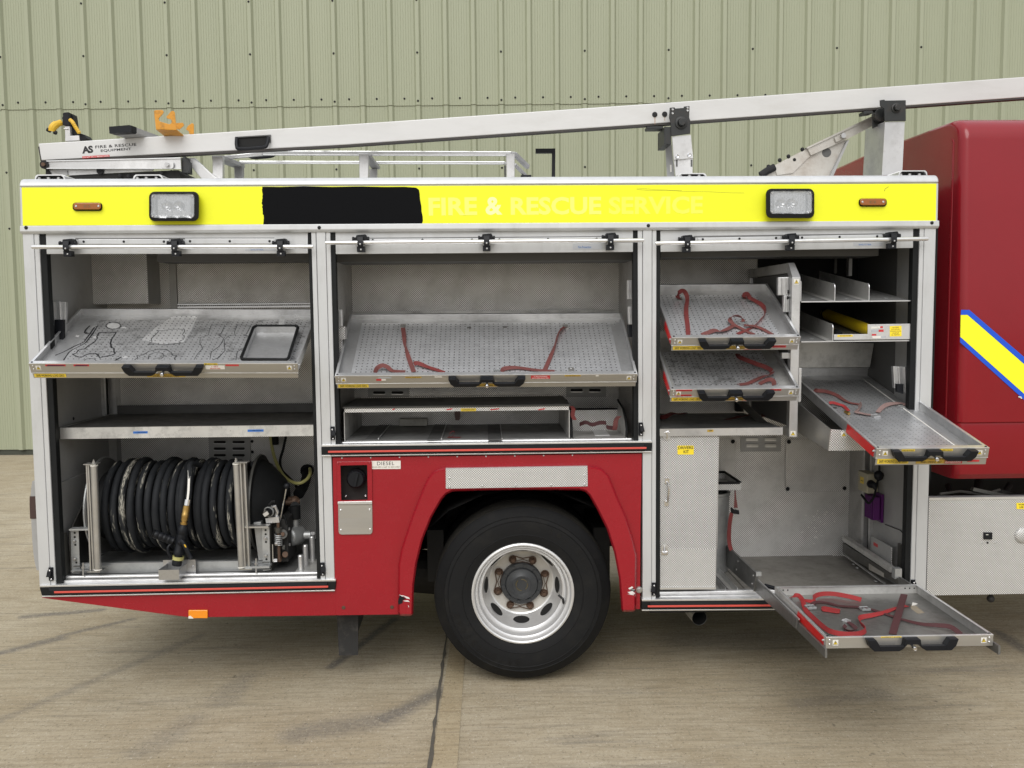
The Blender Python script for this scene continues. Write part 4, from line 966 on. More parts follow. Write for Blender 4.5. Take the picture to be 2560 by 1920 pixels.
# tail lamp cluster at the rear corner
b = MB(); a, c = P(71.5, 1203, .05), P(97, 1425, .05)
zz = [c.z+(a.z-c.z)*k/12 for k in range(13)]; rings = []
for k, z in enumerate(zz):
    e = 1-abs(k/6-1)**4; w = (c.x-a.x)*(.35+.65*e); rings.append([V((c.x+.02, .045, z)), V((c.x-w*.8, .045, z)), V((c.x-w, .07, z)), V((c.x-w, .20, z)), V((c.x-w*.6, .24, z)), V((c.x+.02, .24, z))])
b.ring(rings); tl_ = b.build('tail_lamp', 'plain_grey', FE, smooth=True, ang=50)
b = MB(); b.ring([[q+V((-.004, -.004, 0)) if i < 4 else q for i, q in enumerate(r_)] for r_ in rings[7:11]]); b.build('red_lens', 'tail_red', tl_)
# ------------------------------------------------------------------ slide-out trays
def smooth_path(q, sub=5):
    out = []
    for i in range(len(q)-1):
        p0, p1, p2, p3 = q[max(i-1, 0)], q[i], q[i+1], q[min(i+2, len(q)-1)]
        for k in range(sub):
            t_ = k/sub; out.append(.5*((2*p1)+(p2-p0)*t_+(2*p0-5*p1+4*p2-p3)*t_*t_+(3*p1-p0-3*p2+p3)*t_**3))
    out.append(q[-1]); return out
class Tray: pass
def hazard(par, c, u, n, s=.026):
    """white warning sticker with a yellow triangle"""
    v = n.cross(u); v = v if v.dot(CU_) > 0 else -v; p = MB(); o = c+n*.0006
    p.prism([o-u*s/2-v*s/2, o+u*s/2-v*s/2, o+u*s/2+v*s/2, o-u*s/2+v*s/2], n*.0008, 'label_white'); o = c+n*.0016
    p.prism([o-u*s*.42-v*s*.34, o+u*s*.42-v*s*.34, o+v*s*.40], n*.0005, 'ink'); o = c+n*.0023
    p.prism([o-u*s*.32-v*s*.28, o+u*s*.32-v*s*.28, o+v*s*.29], n*.0004, 'label_yellow'); o = c+n*.0029
    p.prism([o-u*.0012-v*s*.10, o+u*.0012-v*s*.10, o+u*.0018+v*s*.14, o-u*.0018+v*s*.14], n*.0004, 'ink'); p.prism([o-u*.0016-v*s*.22, o+u*.0016-v*s*.22, o+u*.0016-v*s*.15, o-u*.0016-v*s*.15], n*.0004, 'ink')
    return p.build('warning_sticker', None, par)
def make_handle(par, C, u, dn, out, Wd, Hd):
    p = MB()
    def pr(pts, a, c): p.prism([C+u*(x*Wd)+dn*(y*Hd)+out*a for x, y in pts], out*(c-a))
    for s in (-1, 1):
        f = lambda q: [(s*x, y) for x, y in q]
        pr(f([(.5, .02), (.405, .02), (.362, .55), (.362, 1.), (.425, 1.), (.474, .62)]), .0, .036)
        pr(f([(.3615, .56), (.093, .56), (.104, .80), (.150, 1.), (.3615, 1.)]), .016, .036)
    pr([(-.082, .02), (.082, .02), (.0925, .56), (.1035, .79), (.064, .44), (-.064, .44), (-.1035, .79), (-.0925, .56)], .0, .036)
    h = p.build('tray_handle', 'plastic_black', par, bevel=.0016)
    p = MB(); c = C+dn*(Hd*.55); d = (out+dn*.12).normalized(); p.cyl(c, c+d*.042, .0062, n=14, mat='bolt'); p.lathe(c+d*.040, d, [(.0062, 0), (.0098, .002), (.0098, .014), (.0085, .017), (.004, .015), (0, .015)], 16, 'chrome')
    p.build('release_button', None, par, smooth=True); return h
def tray(FLp, FRp, Bp, side, Y, r, h1, h2, floor, steel='alu', fl=.025, sides=None, Z=None, perf_in=(.06, .06, .05, .05), handleY=.004, base=None, label=None, Hd=.052):
    T = Tray(); FL, FR = P(*FLp, Y), P(*FRp, Y)
    if side == 'R': BR = onX(*Bp, FR.x); v = BR-FR; v.x = 0
    elif side == 'L': BL = onX(*Bp, FL.x); v = BL-FL; v.x = 0
    else: v = V(side)
    u = FR-FL; Wd = u.length; L = v.length; u.normalize(); v.normalize(); n = u.cross(v).normalized(); v = n.cross(u)
    T.FL, T.u, T.v, T.n, T.W, T.L, T.r = FL, u, v, n, Wd, L, r; T.floor = FL-n*(r-.003); T.front = FL-v*.0; T.out = -v
    fr = (u, v, n); p = MB(fr); t = .004
    o = FL-n*r
    def quad(a, c, e, f, mat): p.prism([o+u*a+v*e, o+u*c+v*e, o+u*c+v*f, o+u*a+v*f], n*.003, mat)
    i0, i1, i2, i3 = perf_in                    # plain margins left, right, front, back
    if floor.startswith('perf'):
        base = base or 'tray_floor'
        quad(t, i0, 0.005, L-t, base); quad(Wd-i1, Wd-t, 0.005, L-t, base); quad(i0, Wd-i1, .005, i2, base); quad(i0, Wd-i1, L-i3, L-t, base); quad(i0, Wd-i1, i2, L-i3, floor)
    else: quad(t, Wd-t, .005, L-t, floor)
    p.obox(o, u*t, v*L, n*r, steel); p.obox(o+u*(Wd-t), u*t, v*L, n*r, steel); p.obox(o+u*t+v*(L-t), u*(Wd-2*t), v*t, n*r, steel)
    p.obox(FL-n*.003+u*t, u*.010, v*(L-t), n*.003, 'alu_bright'); p.obox(FL-n*.003+u*(Wd-t-.010), u*.010, v*(L-t), n*.003, 'alu_bright'); p.obox(FL-n*.003+v*(L-t-.008)+u*.014, u*(Wd-.028), v*.008, n*.003, 'alu_bright')
    T.ob = p.build('slide_out_tray', None, FE, bevel=0, label=label)
    p = MB(fr)
    p.obox(FL-n*.0035-v*.004, u*Wd, v*(fl+.004), n*.0045, 'alu_bright')
    p.obox(FL-n*(.0036+h1)-v*.003, u*Wd, v*.006, n*h1, 'steel')
    if h2:
        p.obox(FL-n*(.0038+h1+.0025)-v*.0055, u*Wd, v*.008, n*.0025, 'alu_bright')
        p.obox(FL-n*(.0064+h1+h2)-v*.001+u*.004, u*(Wd-.008), v*.005, n*h2, 'steel')
    T.fp = p.build('front_panel', None, T.ob, bevel=.0008)
    p = MB()
    for x in (.018, Wd-.018):
        for yy in (.014, .034): screw(p, FL+u*x-n*yy-v*.0032, -v, .0048, .0028, 'chrome')
        screw(p, FL+u*(x-.006 if x < .1 else x+.006)+v*.010+n*.001, n, .006, .003, 'bolt_dark')
        screw(p, FL+u*(0 if x < .1 else Wd)-n*.022+v*.02, -u if x < .1 else u, .006, .008, 'bolt')
    p.builds('screw', None, T.ob)
    T.haz = [hazard(T.ob, FL+u*x-n*.026-v*.0032, u, -v) for x in (.045, Wd-.045)]
    T.handle = make_handle(T.ob, FL+u*(Wd/2)-n*handleY-v*.0034, u, -n, -v, .42, Hd)
    T.f0 = FL-v*.0030; T.f1 = FL-v*.0010; T.nrm = -v; T.h1 = h1; T.h2 = h2
    return T
def flabel(T, x, y, w, h, mat, txt=None, ink='ink', lower=False, tw=None):
    """sticker on the tray front; x along, y down from the top edge, metres"""
    p = MB(); f = T.f1 if lower else T.f0; o = f+T.u*x-T.n*(y+h)+T.nrm*.0006
    p.prism([o, o+T.u*w, o+T.u*w+T.n*h, o+T.n*h], T.nrm*.0009, mat)
    if txt:
        ls = txt.split('\n'); k = len(ls)
        for i, l in enumerate(ls):
            ww = w*.88*(tw[i] if tw else 1); p.text(l, o+T.u*(w-ww)/2+T.n*(h*(1-(i+.82)/k))+T.nrm*.0015, T.u*ww, T.n*(h*.62/k), ink, .015)
    return p.build('front_label', None, T.ob)
def load_labels(T, kg, caution=True, wid=.165, x=.012, keep=.345, kw=.20, cx=.0):
    y = T.h1+.0095; flabel(T, x, y, wid, T.h2*.72, 'label_yellow', 'SAFE WORKING LOAD %s' % kg, lower=True)
    if keep is not None: flabel(T, T.W/2-kw/2+cx, y-.006, kw, T.h2*.9, 'label_amber', 'KEEP BUTTON PRESSED IN\nWHEN OPENING TRAY', lower=True, tw=(.95, .8))
def fp_px(T, pts): return [onPl(x, y, T.floor, T.n) for x, y in pts]
def mark(mb, T, pts, w=.0040, mat='marker', closed=False, lift=.0006):
    q = fp_px(T, pts); 
    if closed: q = q+[q[0]]
    wv = []
    for i in range(len(q)):
        d = (q[min(i+1, len(q)-1)]-q[max(i-1, 0)]).normalized(); wv.append(T.n.cross(d).normalized()*w*random.uniform(.6, 1.35))
    mb.ribbon([a+T.n*lift for a in q], wv, [T.n]*len(q), .0004, mat)

# tray 1 : tool board with marker outlines
T1 = tray((72, 908), (744, 908), (198, 771), 'L', -.22, .045, .052, .030, 'perf_dirty', perf_in=(.12, .03, .03, .07), label='tilted tray with tool outlines drawn in black marker')
load_labels(T1, '25KG')
for x, w in ((.084, .105), (.23, .08)):
    flabel(T1, x, .006, w, .010, 'label_red'); 
    p = MB(); o = T1.f0+T1.u*(x+.006)-T1.n*.0155+T1.nrm*.0017; p.prism([o, o+T1.u*(w-.016)+T1.n*.001, o+T1.u*(w-.010)+T1.n*.006, o+T1.u*.006+T1.n*.007], T1.nrm*.0004, 'ink_purple'); p.build('marker_scribble', None, T1.ob)
flabel(T1, .91, -.0035+.002, .070, .010, 'label_yellow', 'BRANCHES'); flabel(T1, .915, .012, .10, .022, 'label_white', '1 SET   \nBRANCHES', 'label_red', tw=(.4, .6)); flabel(T1, 1.02, .006, .07, .009, 'label_red')
b = MB()
for pth in ([(590, 1120), (740, 1060), (930, 960), (1130, 870), (1210, 760), (1260, 700), (1330, 590)], [(745, 1215), (800, 1130), (850, 1060), (920, 1010), (1100, 920), (1165, 880), (1290, 720), (1395, 555)],
            [(1240, 560), (1200, 600), (1165, 640), (1140, 690), (1180, 715), (1270, 715)], [(1240, 560), (1225, 580)], [(1165, 680), (1200, 700), (1250, 695), (1330, 590)],
            [(915, 1105), (990, 1075), (1025, 1020), (1150, 995), (1200, 950), (1330, 870), (1365, 820), (1390, 790), (1370, 770), (1420, 690), (1500, 690), (1620, 680), (1735, 690), (1700, 750), (1655, 810), (1630, 890), (1650, 975), (1700, 990), (1695, 1050), (1720, 1080), (1690, 1105), (1560, 1135), (1430, 1165), (1390, 1110), (1340, 1080), (1250, 1082), (1150, 1120), (1080, 1160), (1010, 1145), (915, 1105)],
            [(1720, 1215), (1840, 1150)]):
    mark(b, T1, [(60+x/7.54, 740+y/7.54) for x, y in pth])
mark(b, T1, [(60+(1685+140*math.cos(R(a)))/7.54, 740+(560+66*math.sin(R(a)))/7.54) for a in range(0, 361, 20)], .0022)
mark(b, T1, [(60+(1250+110*math.cos(R(a)))/7.54, 740+(1230+52*math.sin(R(a)))/7.54) for a in range(180, 361, 20)], .0014)
for pth in ([(912, 835), (940, 815), (935, 795), (960, 770), (985, 745), (975, 735), (1010, 740), (1060, 730), (1120, 728), (1165, 730), (1165, 745), (1150, 765), (1165, 780), (1155, 800), (1125, 815), (1135, 825), (1090, 830), (1030, 835), (950, 830), (912, 835)],
            [(820, 940), (840, 925), (835, 910), (880, 905), (920, 880), (990, 865), (1040, 868), (1075, 890), (1080, 908), (1110, 910), (1095, 930), (1100, 940)], [(915, 935), (920, 905), (965, 888), (1015, 895), (1025, 915), (1000, 935)],
            [(1230, 940), (1255, 900), (1290, 860), (1270, 820), (1275, 785), (1330, 768), (1335, 745), (1350, 700), (1445, 698), (1420, 755), (1400, 768), (1435, 790), (1425, 820), (1400, 850), (1350, 885), (1340, 940)], [(1360, 940), (1400, 925), (1445, 875), (1440, 840), (1440, 800), (1470, 775), (1515, 768), (1510, 745), (1530, 698), (1625, 702), (1590, 765), (1570, 768), (1620, 778)], [(1520, 940), (1530, 885), (1560, 862), (1590, 862)]):
    mark(b, T1, [c4(*q) for q in pth], .0021)
b.builds('tool_outline', None, T1.ob)
b = MB()
for pth in ([(870, 800), (960, 720), (1080, 640), (1255, 636), (1220, 720), (1160, 815), (1000, 830)],): 
    q = fp_px(T1, [c4(*z) for z in pth]); b.prism([a+T1.n*.0001 for a in q], T1.n*.0004)
b.build('paler_patch', 'perf_pale', T1.ob)
b = MB()
q = fp_px(T1, [(60+(1685+120*math.cos(R(a)))/7.54, 740+(560+55*math.sin(R(a)))/7.54) for a in range(0, 360, 20)]); b.prism([a+T1.n*.0002 for a in q], T1.n*.0003, 'pale_wear')
q = fp_px(T1, [c4(1825, 640), c4(1862, 640), c4(1850, 698), c4(1815, 698)]); b.prism([a+T1.n*.0002 for a in q], T1.n*.0003, 'pale_wear')
rnd = random.Random(11)
for x, y in ((1000, 755), (1330, 780), (1880, 600), (1900, 1150), (840, 680)):
    q = fp_px(T1, [(60+(x+rnd.uniform(20, 55)*math.cos(R(a)))/7.54, 740+(y+rnd.uniform(10, 24)*math.sin(R(a)))/7.54) for a in range(0, 360, 40)]); b.prism([a+T1.n*.0002 for a in q], T1.n*.0003, 'pale_wear')
b.builds('worn_patch', None, T1.ob)
# black-rimmed bin lying in tray 1
q = [onPl(*c4(x, y), T1.floor+T1.n*.045, T1.n) for x, y in ((1552, 935), (1880, 938), (1952, 705), (1645, 705))]
qf = fp_px(T1, [c4(1600, 925), c4(1868, 925), c4(1905, 755), c4(1690, 765)])
b = MB((T1.u, T1.v, T1.n)); cen = (q[0]+q[1]+q[2]+q[3])/4
ql = [a-T1.n*.043 for a in q]
b.ring([[a+(cen-a)*.015 for a in q], [a+(cen-a)*.03 for a in ql]], cap=False, mat='tray_floor'); b.ring([[a+(cen-a)*.045 for a in q], [a+(cen-a)*.06 for a in ql]], cap=False, mat='tray_floor'); b.poly([a+(cen-a)*.06+T1.n*.004 for a in ql], 'tray_floor'); b.poly([a+(cen-a)*.03 for a in ql], 'tray_floor')
bn = thing('storage_bin', 'shallow metal bin with black rubber rim in the tray of marker outlines', 'bin', cen-T1.n*.043)
b.build('bin_body', None, bn)
b = MB(); rp_ = []
for i in range(4):
    a, c, d = q[i-1], q[i], q[(i+1) % 4]; e1 = (a-c).normalized(); e2 = (d-c).normalized()
    rp_ += [c+e1*.022, c+e1*.006+e2*.006, c+e2*.022]
b.tube(rp_, .0085, 8, closed=True); b.build('rubber_rim', 'rubber', bn, smooth=True)

# tray 2 : wide perforated tray of the middle locker
T2 = tray((837.3, 939), (1593.6, 934), (874, 784.5), 'L', -.10, .042, .047, .030, 'perf', perf_in=(.075, .075, .02, .045), base='tray_floor')
load_labels(T2, '35KG')
flabel(T2, .235, .010, .07, .008, 'label_silver'); flabel(T2, .222, .022, .028, .011, 'label_red'); flabel(T2, .25, .022, .024, .011, 'label_white')
flabel(T2, .38, .009, .088, .008, 'label_amber', 'HIGH RISE KIT'); flabel(T2, 1.065, .006, .105, .022, 'label_red', 'CAUTION!\nHEAVY WHEN DOWN TRAY', 'ink_white', tw=(.8, 1)); flabel(T2, 1.25, .004, .088, .009, 'label_amber', 'WATER SAFETY KIT'); flabel(T2, .54, .008, .04, .006, 'label_white'); flabel(T2, 1.42, .006, .016, .008, 'label_white')
b = MB()
for x, y in ((1010, 672), (1240, 668)):
    q = onPl(*c6(x, y), T2.floor, T2.n); b.obox(q-T2.u*.012, T2.u*.024, T2.v*.006, T2.n*.008)
b.builds('tie_down_eye', 'dark_metal', T2.ob)
# trays 3a, 3b, 3c of the front locker
T3 = tray((1679.8, 843.5), (2001.8, 841), (1918, 708.5), 'R', -.17, .05, .044, .031, 'perf', perf_in=(.035, .075, .02, .055), base='alu')
load_labels(T3, '10KG', kw=.15, cx=0)
flabel(T3, .40, T3.h1+.006, .10, T3.h2*.9, 'label_red', 'CAUTION!\nHEAVY WHEN DOWN TRAY', 'ink_white', lower=True, tw=(.8, 1)); flabel(T3, .555, T3.h1+.010, .075, .013, 'label_red', 'Screw Shank', lower=True)
T4 = tray((1676.5, 972.8), (1999.2, 970), None, (0, (T3.v*T3.L).y, (T3.v*T3.L).z), -.17, .05, .044, .031, 'perf_dirty', perf_in=(.045, .075, .02, .18), base='grime', label='lower tilted tray, grimy, with red labels on its front')
load_labels(T4, '15KG', kw=.15)
flabel(T4, .03, .002, .088, .010, 'label_red', 'Expansion Strap'); flabel(T4, .03, .034, .088, .010, 'label_red', 'Screw Shank'); flabel(T4, .545, .003, .06, .011, 'label_red', 'Drill Bit'); flabel(T4, .40, T4.h1+.010, .10, T4.h2*.75, 'label_red', 'HEAVY WHEN DOWN TRAY', 'ink_white', lower=True)
for T in (T3, T4):
    p = MB(); a = T.FL-T.u*.001; p.prism([a+T.v*.015-T.n*.010, a+T.v*.20-T.n*.006, a+T.v*.20-T.n*(T.r-.002), a+T.v*.015-T.n*(T.r-.002)], -T.u*.0015); p.build('red_reflective_strip', 'reflex_red', T.ob)
T5 = tray((2191, 1120.5), (2473, 1118.5), (2177.7, 918.6), 'R', -.70, .055, .046, .036, 'perf_matt', perf_in=(.02, .085, .02, .10), base='tray_floor', fl=.03, label='longest tray, pulled far out, with a red strip along its side')
load_labels(T5, '35KG', wid=.155, x=.012, kw=.15, cx=-.0)
flabel(T5, .345, T5.h1+.006, .09, T5.h2*.85, 'label_red', 'CAUTION!\nHEAVY WHEN DOWN TRAY', 'ink_white', lower=True, tw=(.8, 1)); flabel(T5, .46, T5.h1+.018, .06, .010, 'label_red', lower=True); flabel(T5, .125, .006, .065, .010, 'label_yellow', 'FIRE BLANKET'); flabel(T5, .31, .005, .068, .011, 'label_yellow', 'FLUSH PACK')
p = MB(); a = T5.FL-T5.u*.001; p.prism([a+T5.v*.02-T5.n*.006, a+T5.v*.36-T5.n*.004, a+T5.v*.37-T5.n*(T5.r-.002), a+T5.v*.02-T5.n*(T5.r-.002)], -T5.u*.0015); p.build('red_reflective_strip', 'reflex_red', T5.ob)
p = MB(); p.obox(T5.floor+T5.u*(T5.W-.085)+T5.v*.07, T5.u*.006, T5.v*(T5.L-.16), T5.n*.002, 'label_white'); p.obox(T5.floor+T5.u*(T5.W-.080)+T5.v*.066+T5.n*.0, T5.u*.05, T5.v*(T5.L-.15), T5.n*.0015, 'tray_floor'); p.build('edge_strip', None, T5.ob)
T6 = tray((2063.9, 1592.5), (2482.7, 1585.5), (1936.8, 1466), 'L', -1.02, .051, .050, 0, 'drawer_floor', steel='grime', fl=.006, label='lowest drawer, pulled right out on black rails', Hd=.054)
flabel(T6, .255, .0005, .095, .006, 'label_yellow', 'CHIMNEY RODS')
p = MB(); a = T6.FL-T6.u*.001; p.prism([a+T6.v*.02-T6.n*.008, a+T6.v*.36-T6.n*.006, a+T6.v*.38-T6.n*(T6.r-.004), a+T6.v*.02-T6.n*(T6.r-.002)], -T6.u*.0015); p.build('red_reflective_strip', 'reflex_red', T6.ob)
p = MB()
for x in (.02, .045, .07, T6.W-.02, T6.W-.045, T6.W-.07): q = T6.FL+T6.u*x+T6.v*(T6.L-.0045)-T6.n*.020; p.cyl(q, q-T6.v*.0008, .0042, n=10)
p.builds('rivet_hole', 'black', T6.ob)
p = MB(); q = [onPl(*c8(x, y), T6.floor, T6.n) for x, y in ((1550, 1130), (1590, 1140), (1640, 1180), (1600, 1185), (1565, 1160))]; p.prism(q, T6.n*.0006, 'tan_stain'); q = [onPl(*c8(x, y), T6.floor, T6.n) for x, y in ((1570, 1120), (1600, 1128), (1585, 1136), (1565, 1140))]; p.prism(q, T6.n*.0012, 'label_white'); p.builds('paint_smear', None, T6.ob)

# drawer rails of the lowest drawer
xr = T6.FL.x-.022; z6 = (T6.FL-T6.n*T6.r).z
b = MB()
a = onX(*c8(665, 945), xr-.015); 
pl = [onX(*c8(465, 762), xr-.015), onX(*c8(668, 950), xr-.015), onX(*c8(655, 1055), xr-.015), onX(*c8(440, 862), xr-.015)]
b.prism(pl, (.014, 0, 0), 'rail'); q = pl[1]; b.box(q+V((.0, -.004, -.018)), q+V((.030, .012, .006)), 'galv')
for t_ in (.1, .55, .95):
    for s_ in (.25, .7): c = pl[0]+(pl[1]-pl[0])*t_; e = pl[3]+(pl[2]-pl[3])*t_; screw(b, c+(e-c)*s_-V((.0005, 0, 0)), (-1, 0, 0), .006, .003, 'bolt')
b.build('drawer_runner', None, FE)
b = MB(); pl2 = [onX(*c8(664, 985), xr-.006), onX(*c8(900, 1215), xr-.006), onX(*c8(895, 1270), xr-.006), onX(*c8(660, 1055), xr-.006)]; b.prism(pl2, (.010, 0, 0), 'rail'); b.prism([q+V((.0105, 0, 0)) for q in pl2[:2]]+[q+V((.0105, 0, 0)) for q in (pl2[1]-V((0, 0, .006)), pl2[0]-V((0, 0, .006)))], (.008, 0, 0), 'alu'); b.build('drawer_runner', None, FE)
b = MB(); pl3 = [onX(*c8(780, 1110), xr+.006), onX(*c8(1066, 1388), xr+.006), onX(*c8(1066, 1440), xr+.006), onX(*c8(785, 1160), xr+.006)]; b.prism(pl3, (.010, 0, 0), 'rail'); b.build('drawer_runner', None, FE)
b = MB(); xr2 = T6.FL.x+T6.W+.004; e = T6.FL+T6.u*T6.W
pl4 = [V((xr2, q.y, q.z)) for q in pl3]; b.prism(pl4, (.010, 0, 0), 'rail'); b.prism([V((xr2+.012, q.y, q.z)) for q in pl2], (.010, 0, 0), 'rail'); b.build('drawer_runner', None, FE)
b = MB(); pr_ = [onX(*cG(x, y), X3b-.10) for x, y in ((215, 1092), (850, 1500), (850, 1570), (215, 1215))]
b.prism(pr_, (.02, 0, 0), 'dark_metal'); tp_ = [onX(*cG(x, y), X3b-.085) for x, y in ((240, 1040), (795, 1405))]; b.bar(tp_[0], tp_[1], .035, .03, mat='grime'); 
bq = [onX(*cG(x, y), X3b-.102) for x, y in ((520, 1330), (690, 1440), (690, 1490), (520, 1400))]; b.prism(bq, (-.002, 0, 0), 'rusty_alu'); b.bar(onX(*cG(215, 1215), X3b-.105), onX(*cG(700, 1560), X3b-.105), .012, .008, mat='alu'); b.box(onX(*cG(820, 1400), X3b-.10)-V((.01, .02, .05)), onX(*cG(820, 1400), X3b-.10)+V((.03, .02, .01)), 'galv')
b.build('drawer_runner', None, FE)
b = MB(); f0 = P(*cM(240, 690), .10); b.cyl(P(*cM(255, 700), -.12), P(*cM(375, 735), -.16), .011, mat='plastic_black'); b.cyl(P(*cM(220, 685), -.11), P(*cM(255, 700), -.12), .004, mat='dark_metal'); b.build('release_lever', None, FE, smooth=True)

# ------------------------------------------------------------------ rear locker fittings
b = MB(); bx0 = X1a+.001; f = P(367.6, 690, .67); zb_ = P(300, 760, .67).z
b.box((bx0, .67, zb_), (f.x, DB-.001, ZH+.058), 'emb'); b.box((f.x+.0005, .672, zb_), (f.x+.003, DB-.001, ZH+.058), 'plain_grey'); b.build('corner_duct_box', None, lk1)
b = MB(); a, c = P(440, 650, DB-.03), P(800, 757, DB-.03)
b.box((a.x, DB-.022, c.z), (X1b-.002, DB-.002, ZH+.05), 'emb'); b.box((a.x-.045, DB-.035, c.z-.03), (a.x-.002, DB-.002, ZH+.05), 'plain_grey')
b.box((a.x, DB-.034, c.z-.008), (X1b-.002, DB-.0225, c.z-.001), 'alu_bright'); b.box((a.x, DB-.034, c.z-.028), (X1b-.002, DB-.0225, c.z-.016), 'alu_bright'); b.build('back_panel', None, lk1)
zsh = P(450, 1066, .12).z; zsb = P(450, 1094, .12).z
b = MB(); sx0 = P(150, 1080, .12).x
b.box((sx0, .12, zsb), (X1b-.004, .124, zsh), 'scuffed'); b.box((sx0, .1245, zsh-.004), (X1b-.004, DB-.05, zsh-.0005), 'shelf_dark'); b.box((sx0, .1245, zsb), (X1b-.004, DB-.05, zsb+.003), 'grime')
b.box((sx0+.04, DB-.06, zsh-.0), (X1b-.004, DB-.055, zsh+.055), 'shelf_dark'); b.box((sx0, .1245, zsb), (sx0+.004, DB-.05, zsh+.002), 'grime'); b.prism([V((sx0-.045, .17, zsb)), V((sx0-.002, .125, zsb)), V((sx0-.002, .125, zsh)), V((sx0-.045, .17, zsh))], (0, .5, 0), 'dark_metal')
sh = b.build('shelf', None, FE)
p0 = P(340, 1080, .1195)
for x0, y0, x1, y1 in ((333, 1078.5, 369, 1084), (619, 1074, 659, 1079.5)): b = MB(); decal(b, [(x0, y0), (x1, y0-.6), (x1, y1-.6), (x0, y1)], p0, NY, .001, 'label_blue'); dtext(b, '2 x 45MM DELIVERY', (x0+5, y1-1.6), (x1-4, y1-2.2), 2.4, p0, NY, 'ink', .01); b.build('tape_label', None, sh)
b = MB()                                       # uprights and seams of the left wall
def wallx(pts, X, off, mat, th=.004): b.prism([onX(x, y, X) + V((off, 0, 0)) for x, y in pts], (th, 0, 0), mat)
wallx([c4(243, 1090), c4(555, 1135), c4(565, 1340), c4(245, 1395)], X1a, .0005, 'plain_grey'); b.box((X1a+.0005, DB-.12, zsh), (X1a+.012, DB-.075, ZH-.5), 'black'); b.box((X1a+.0005, DB-.07, zsh), (X1a+.06, DB-.002, ZH-.5), 'alu'); b.box((X1a+.0005, DB-.15, zsh), (X1a+.02, DB-.125, ZH-.5), 'alu'); b.box((X1a+.0005, DB-.07, ZF1+.002), (X1a+.05, DB-.002, zsb-.01), 'plain_grey')
b.box((X1a+.0005, .10, ZF1+.002), (X1a+.012, DB-.08, zsb-.25), 'plain_grey'); wallx([c5(285, 790), c5(330, 785), c5(372, 1062), c5(300, 1098)], X1a+.03, .0, 'dark_metal', .01)
screw(b, onX(*c4(397, 1345), X1a+.005), (1, 0, 0), .010, .004, 'bolt_dark'); b.build('wall_panel', None, lk1)
def extrusion(pts, Y, name='tray_runner_bracket', bolts=()):
    p = MB(); slab(pts, Y, Y+.03, p, 'alu'); x0, x1 = pts[0][0], pts[1][0]; w_ = x1-x0
    for k in (.3, .62): slab([(x0+w_*k, pts[0][1]+1), (x0+w_*(k+.08), pts[0][1]+1), (pts[3][0]+w_*(k+.08), pts[2][1]-1), (pts[3][0]+w_*k, pts[2][1]-1)], Y-.012, Y-.0005, p, 'alu')
    for x, y in bolts: q = P(x, y, Y-.001); p.lathe(q, NY, [(.011, 0), (.010, .010), (0, .012)], 10, 'bolt_dark')
    return p.build(name, None, FE, bevel=.003)
extrusion([(118.5, 752.5), (164, 755), (162, 852), (123, 858)], .16, bolts=((121, 789), (123, 805), (123.5, 820)))
b = MB(); slab([(136, 799), (158, 799), (158, 850), (137, 850)], .12, .145, b); b.build('runner_stop', 'plastic_black', FE)
extrusion([(843.8, 774), (855, 774), (856, 816), (845, 817)], .12); b = MB(); slab([(845.5, 817.5), (862, 817), (863, 848), (846.5, 849)], .13, .2, b); slab([(846, 850), (855, 849), (856, 905), (847, 905)], .14, .17, b, 'emb_dark'); b.build('runner_stop', 'plastic_black', FE)
extrusion([(1570, 767), (1582, 767), (1582.5, 811), (1572, 811)], .12); b = MB(); slab([(1572, 811.5), (1582.5, 811.5), (1583, 843), (1574, 843)], .13, .2, b); b.build('runner_stop', 'plastic_black', FE)
extrusion([(1568, 700), (1582, 700), (1582, 748), (1568, 748)], .2)
b = MB()                                       # vent plate
a = P(521, 1094, DB-.004)
def vent(mb, pts, slots, Y, plate='plain_grey', dark='black'):
    slab(pts, Y, Y+.003, mb, plate)
    for x0, y0, x1, y1 in slots:
        r_ = (y1-y0)/2; q = [(x0+r_*.6, y0), (x1-r_*.6, y0), (x1, (y0+y1)/2), (x1-r_*.8, y1), (x0+r_*.8, y1), (x0, (y0+y1)/2)]
        slab(q, Y-.0012, Y-.0003, mb, dark); slab([(x0-1, y1+.2), (x1+1, y1+.2), (x1-2, y1+1.6), (x0+2, y1+1.6)], Y-.003, Y-.0013, mb, 'alu_bright')
        slab([(x0-.5, y0-1.4), (x1+.5, y0-1.4), (x1, y0-.2), (x0, y0-.2)], Y-.008, Y-.0013, mb, plate)
vent(b, [cD(170, 55), cD(605, 55), cD(608, 312), cD(180, 316)], [(*cD(x0, y-13), *cD(x1, y+13)) for y in (105, 173, 242) for x0, x1 in ((224, 352), (418, 548))], DB-.006)
for x, y in ((622, 98), (626, 208)): screw(b, P(*cD(x, y), DB-.003), NY, .010, .006, 'bolt_dark')
b.build('vent_plate', None, lk1)

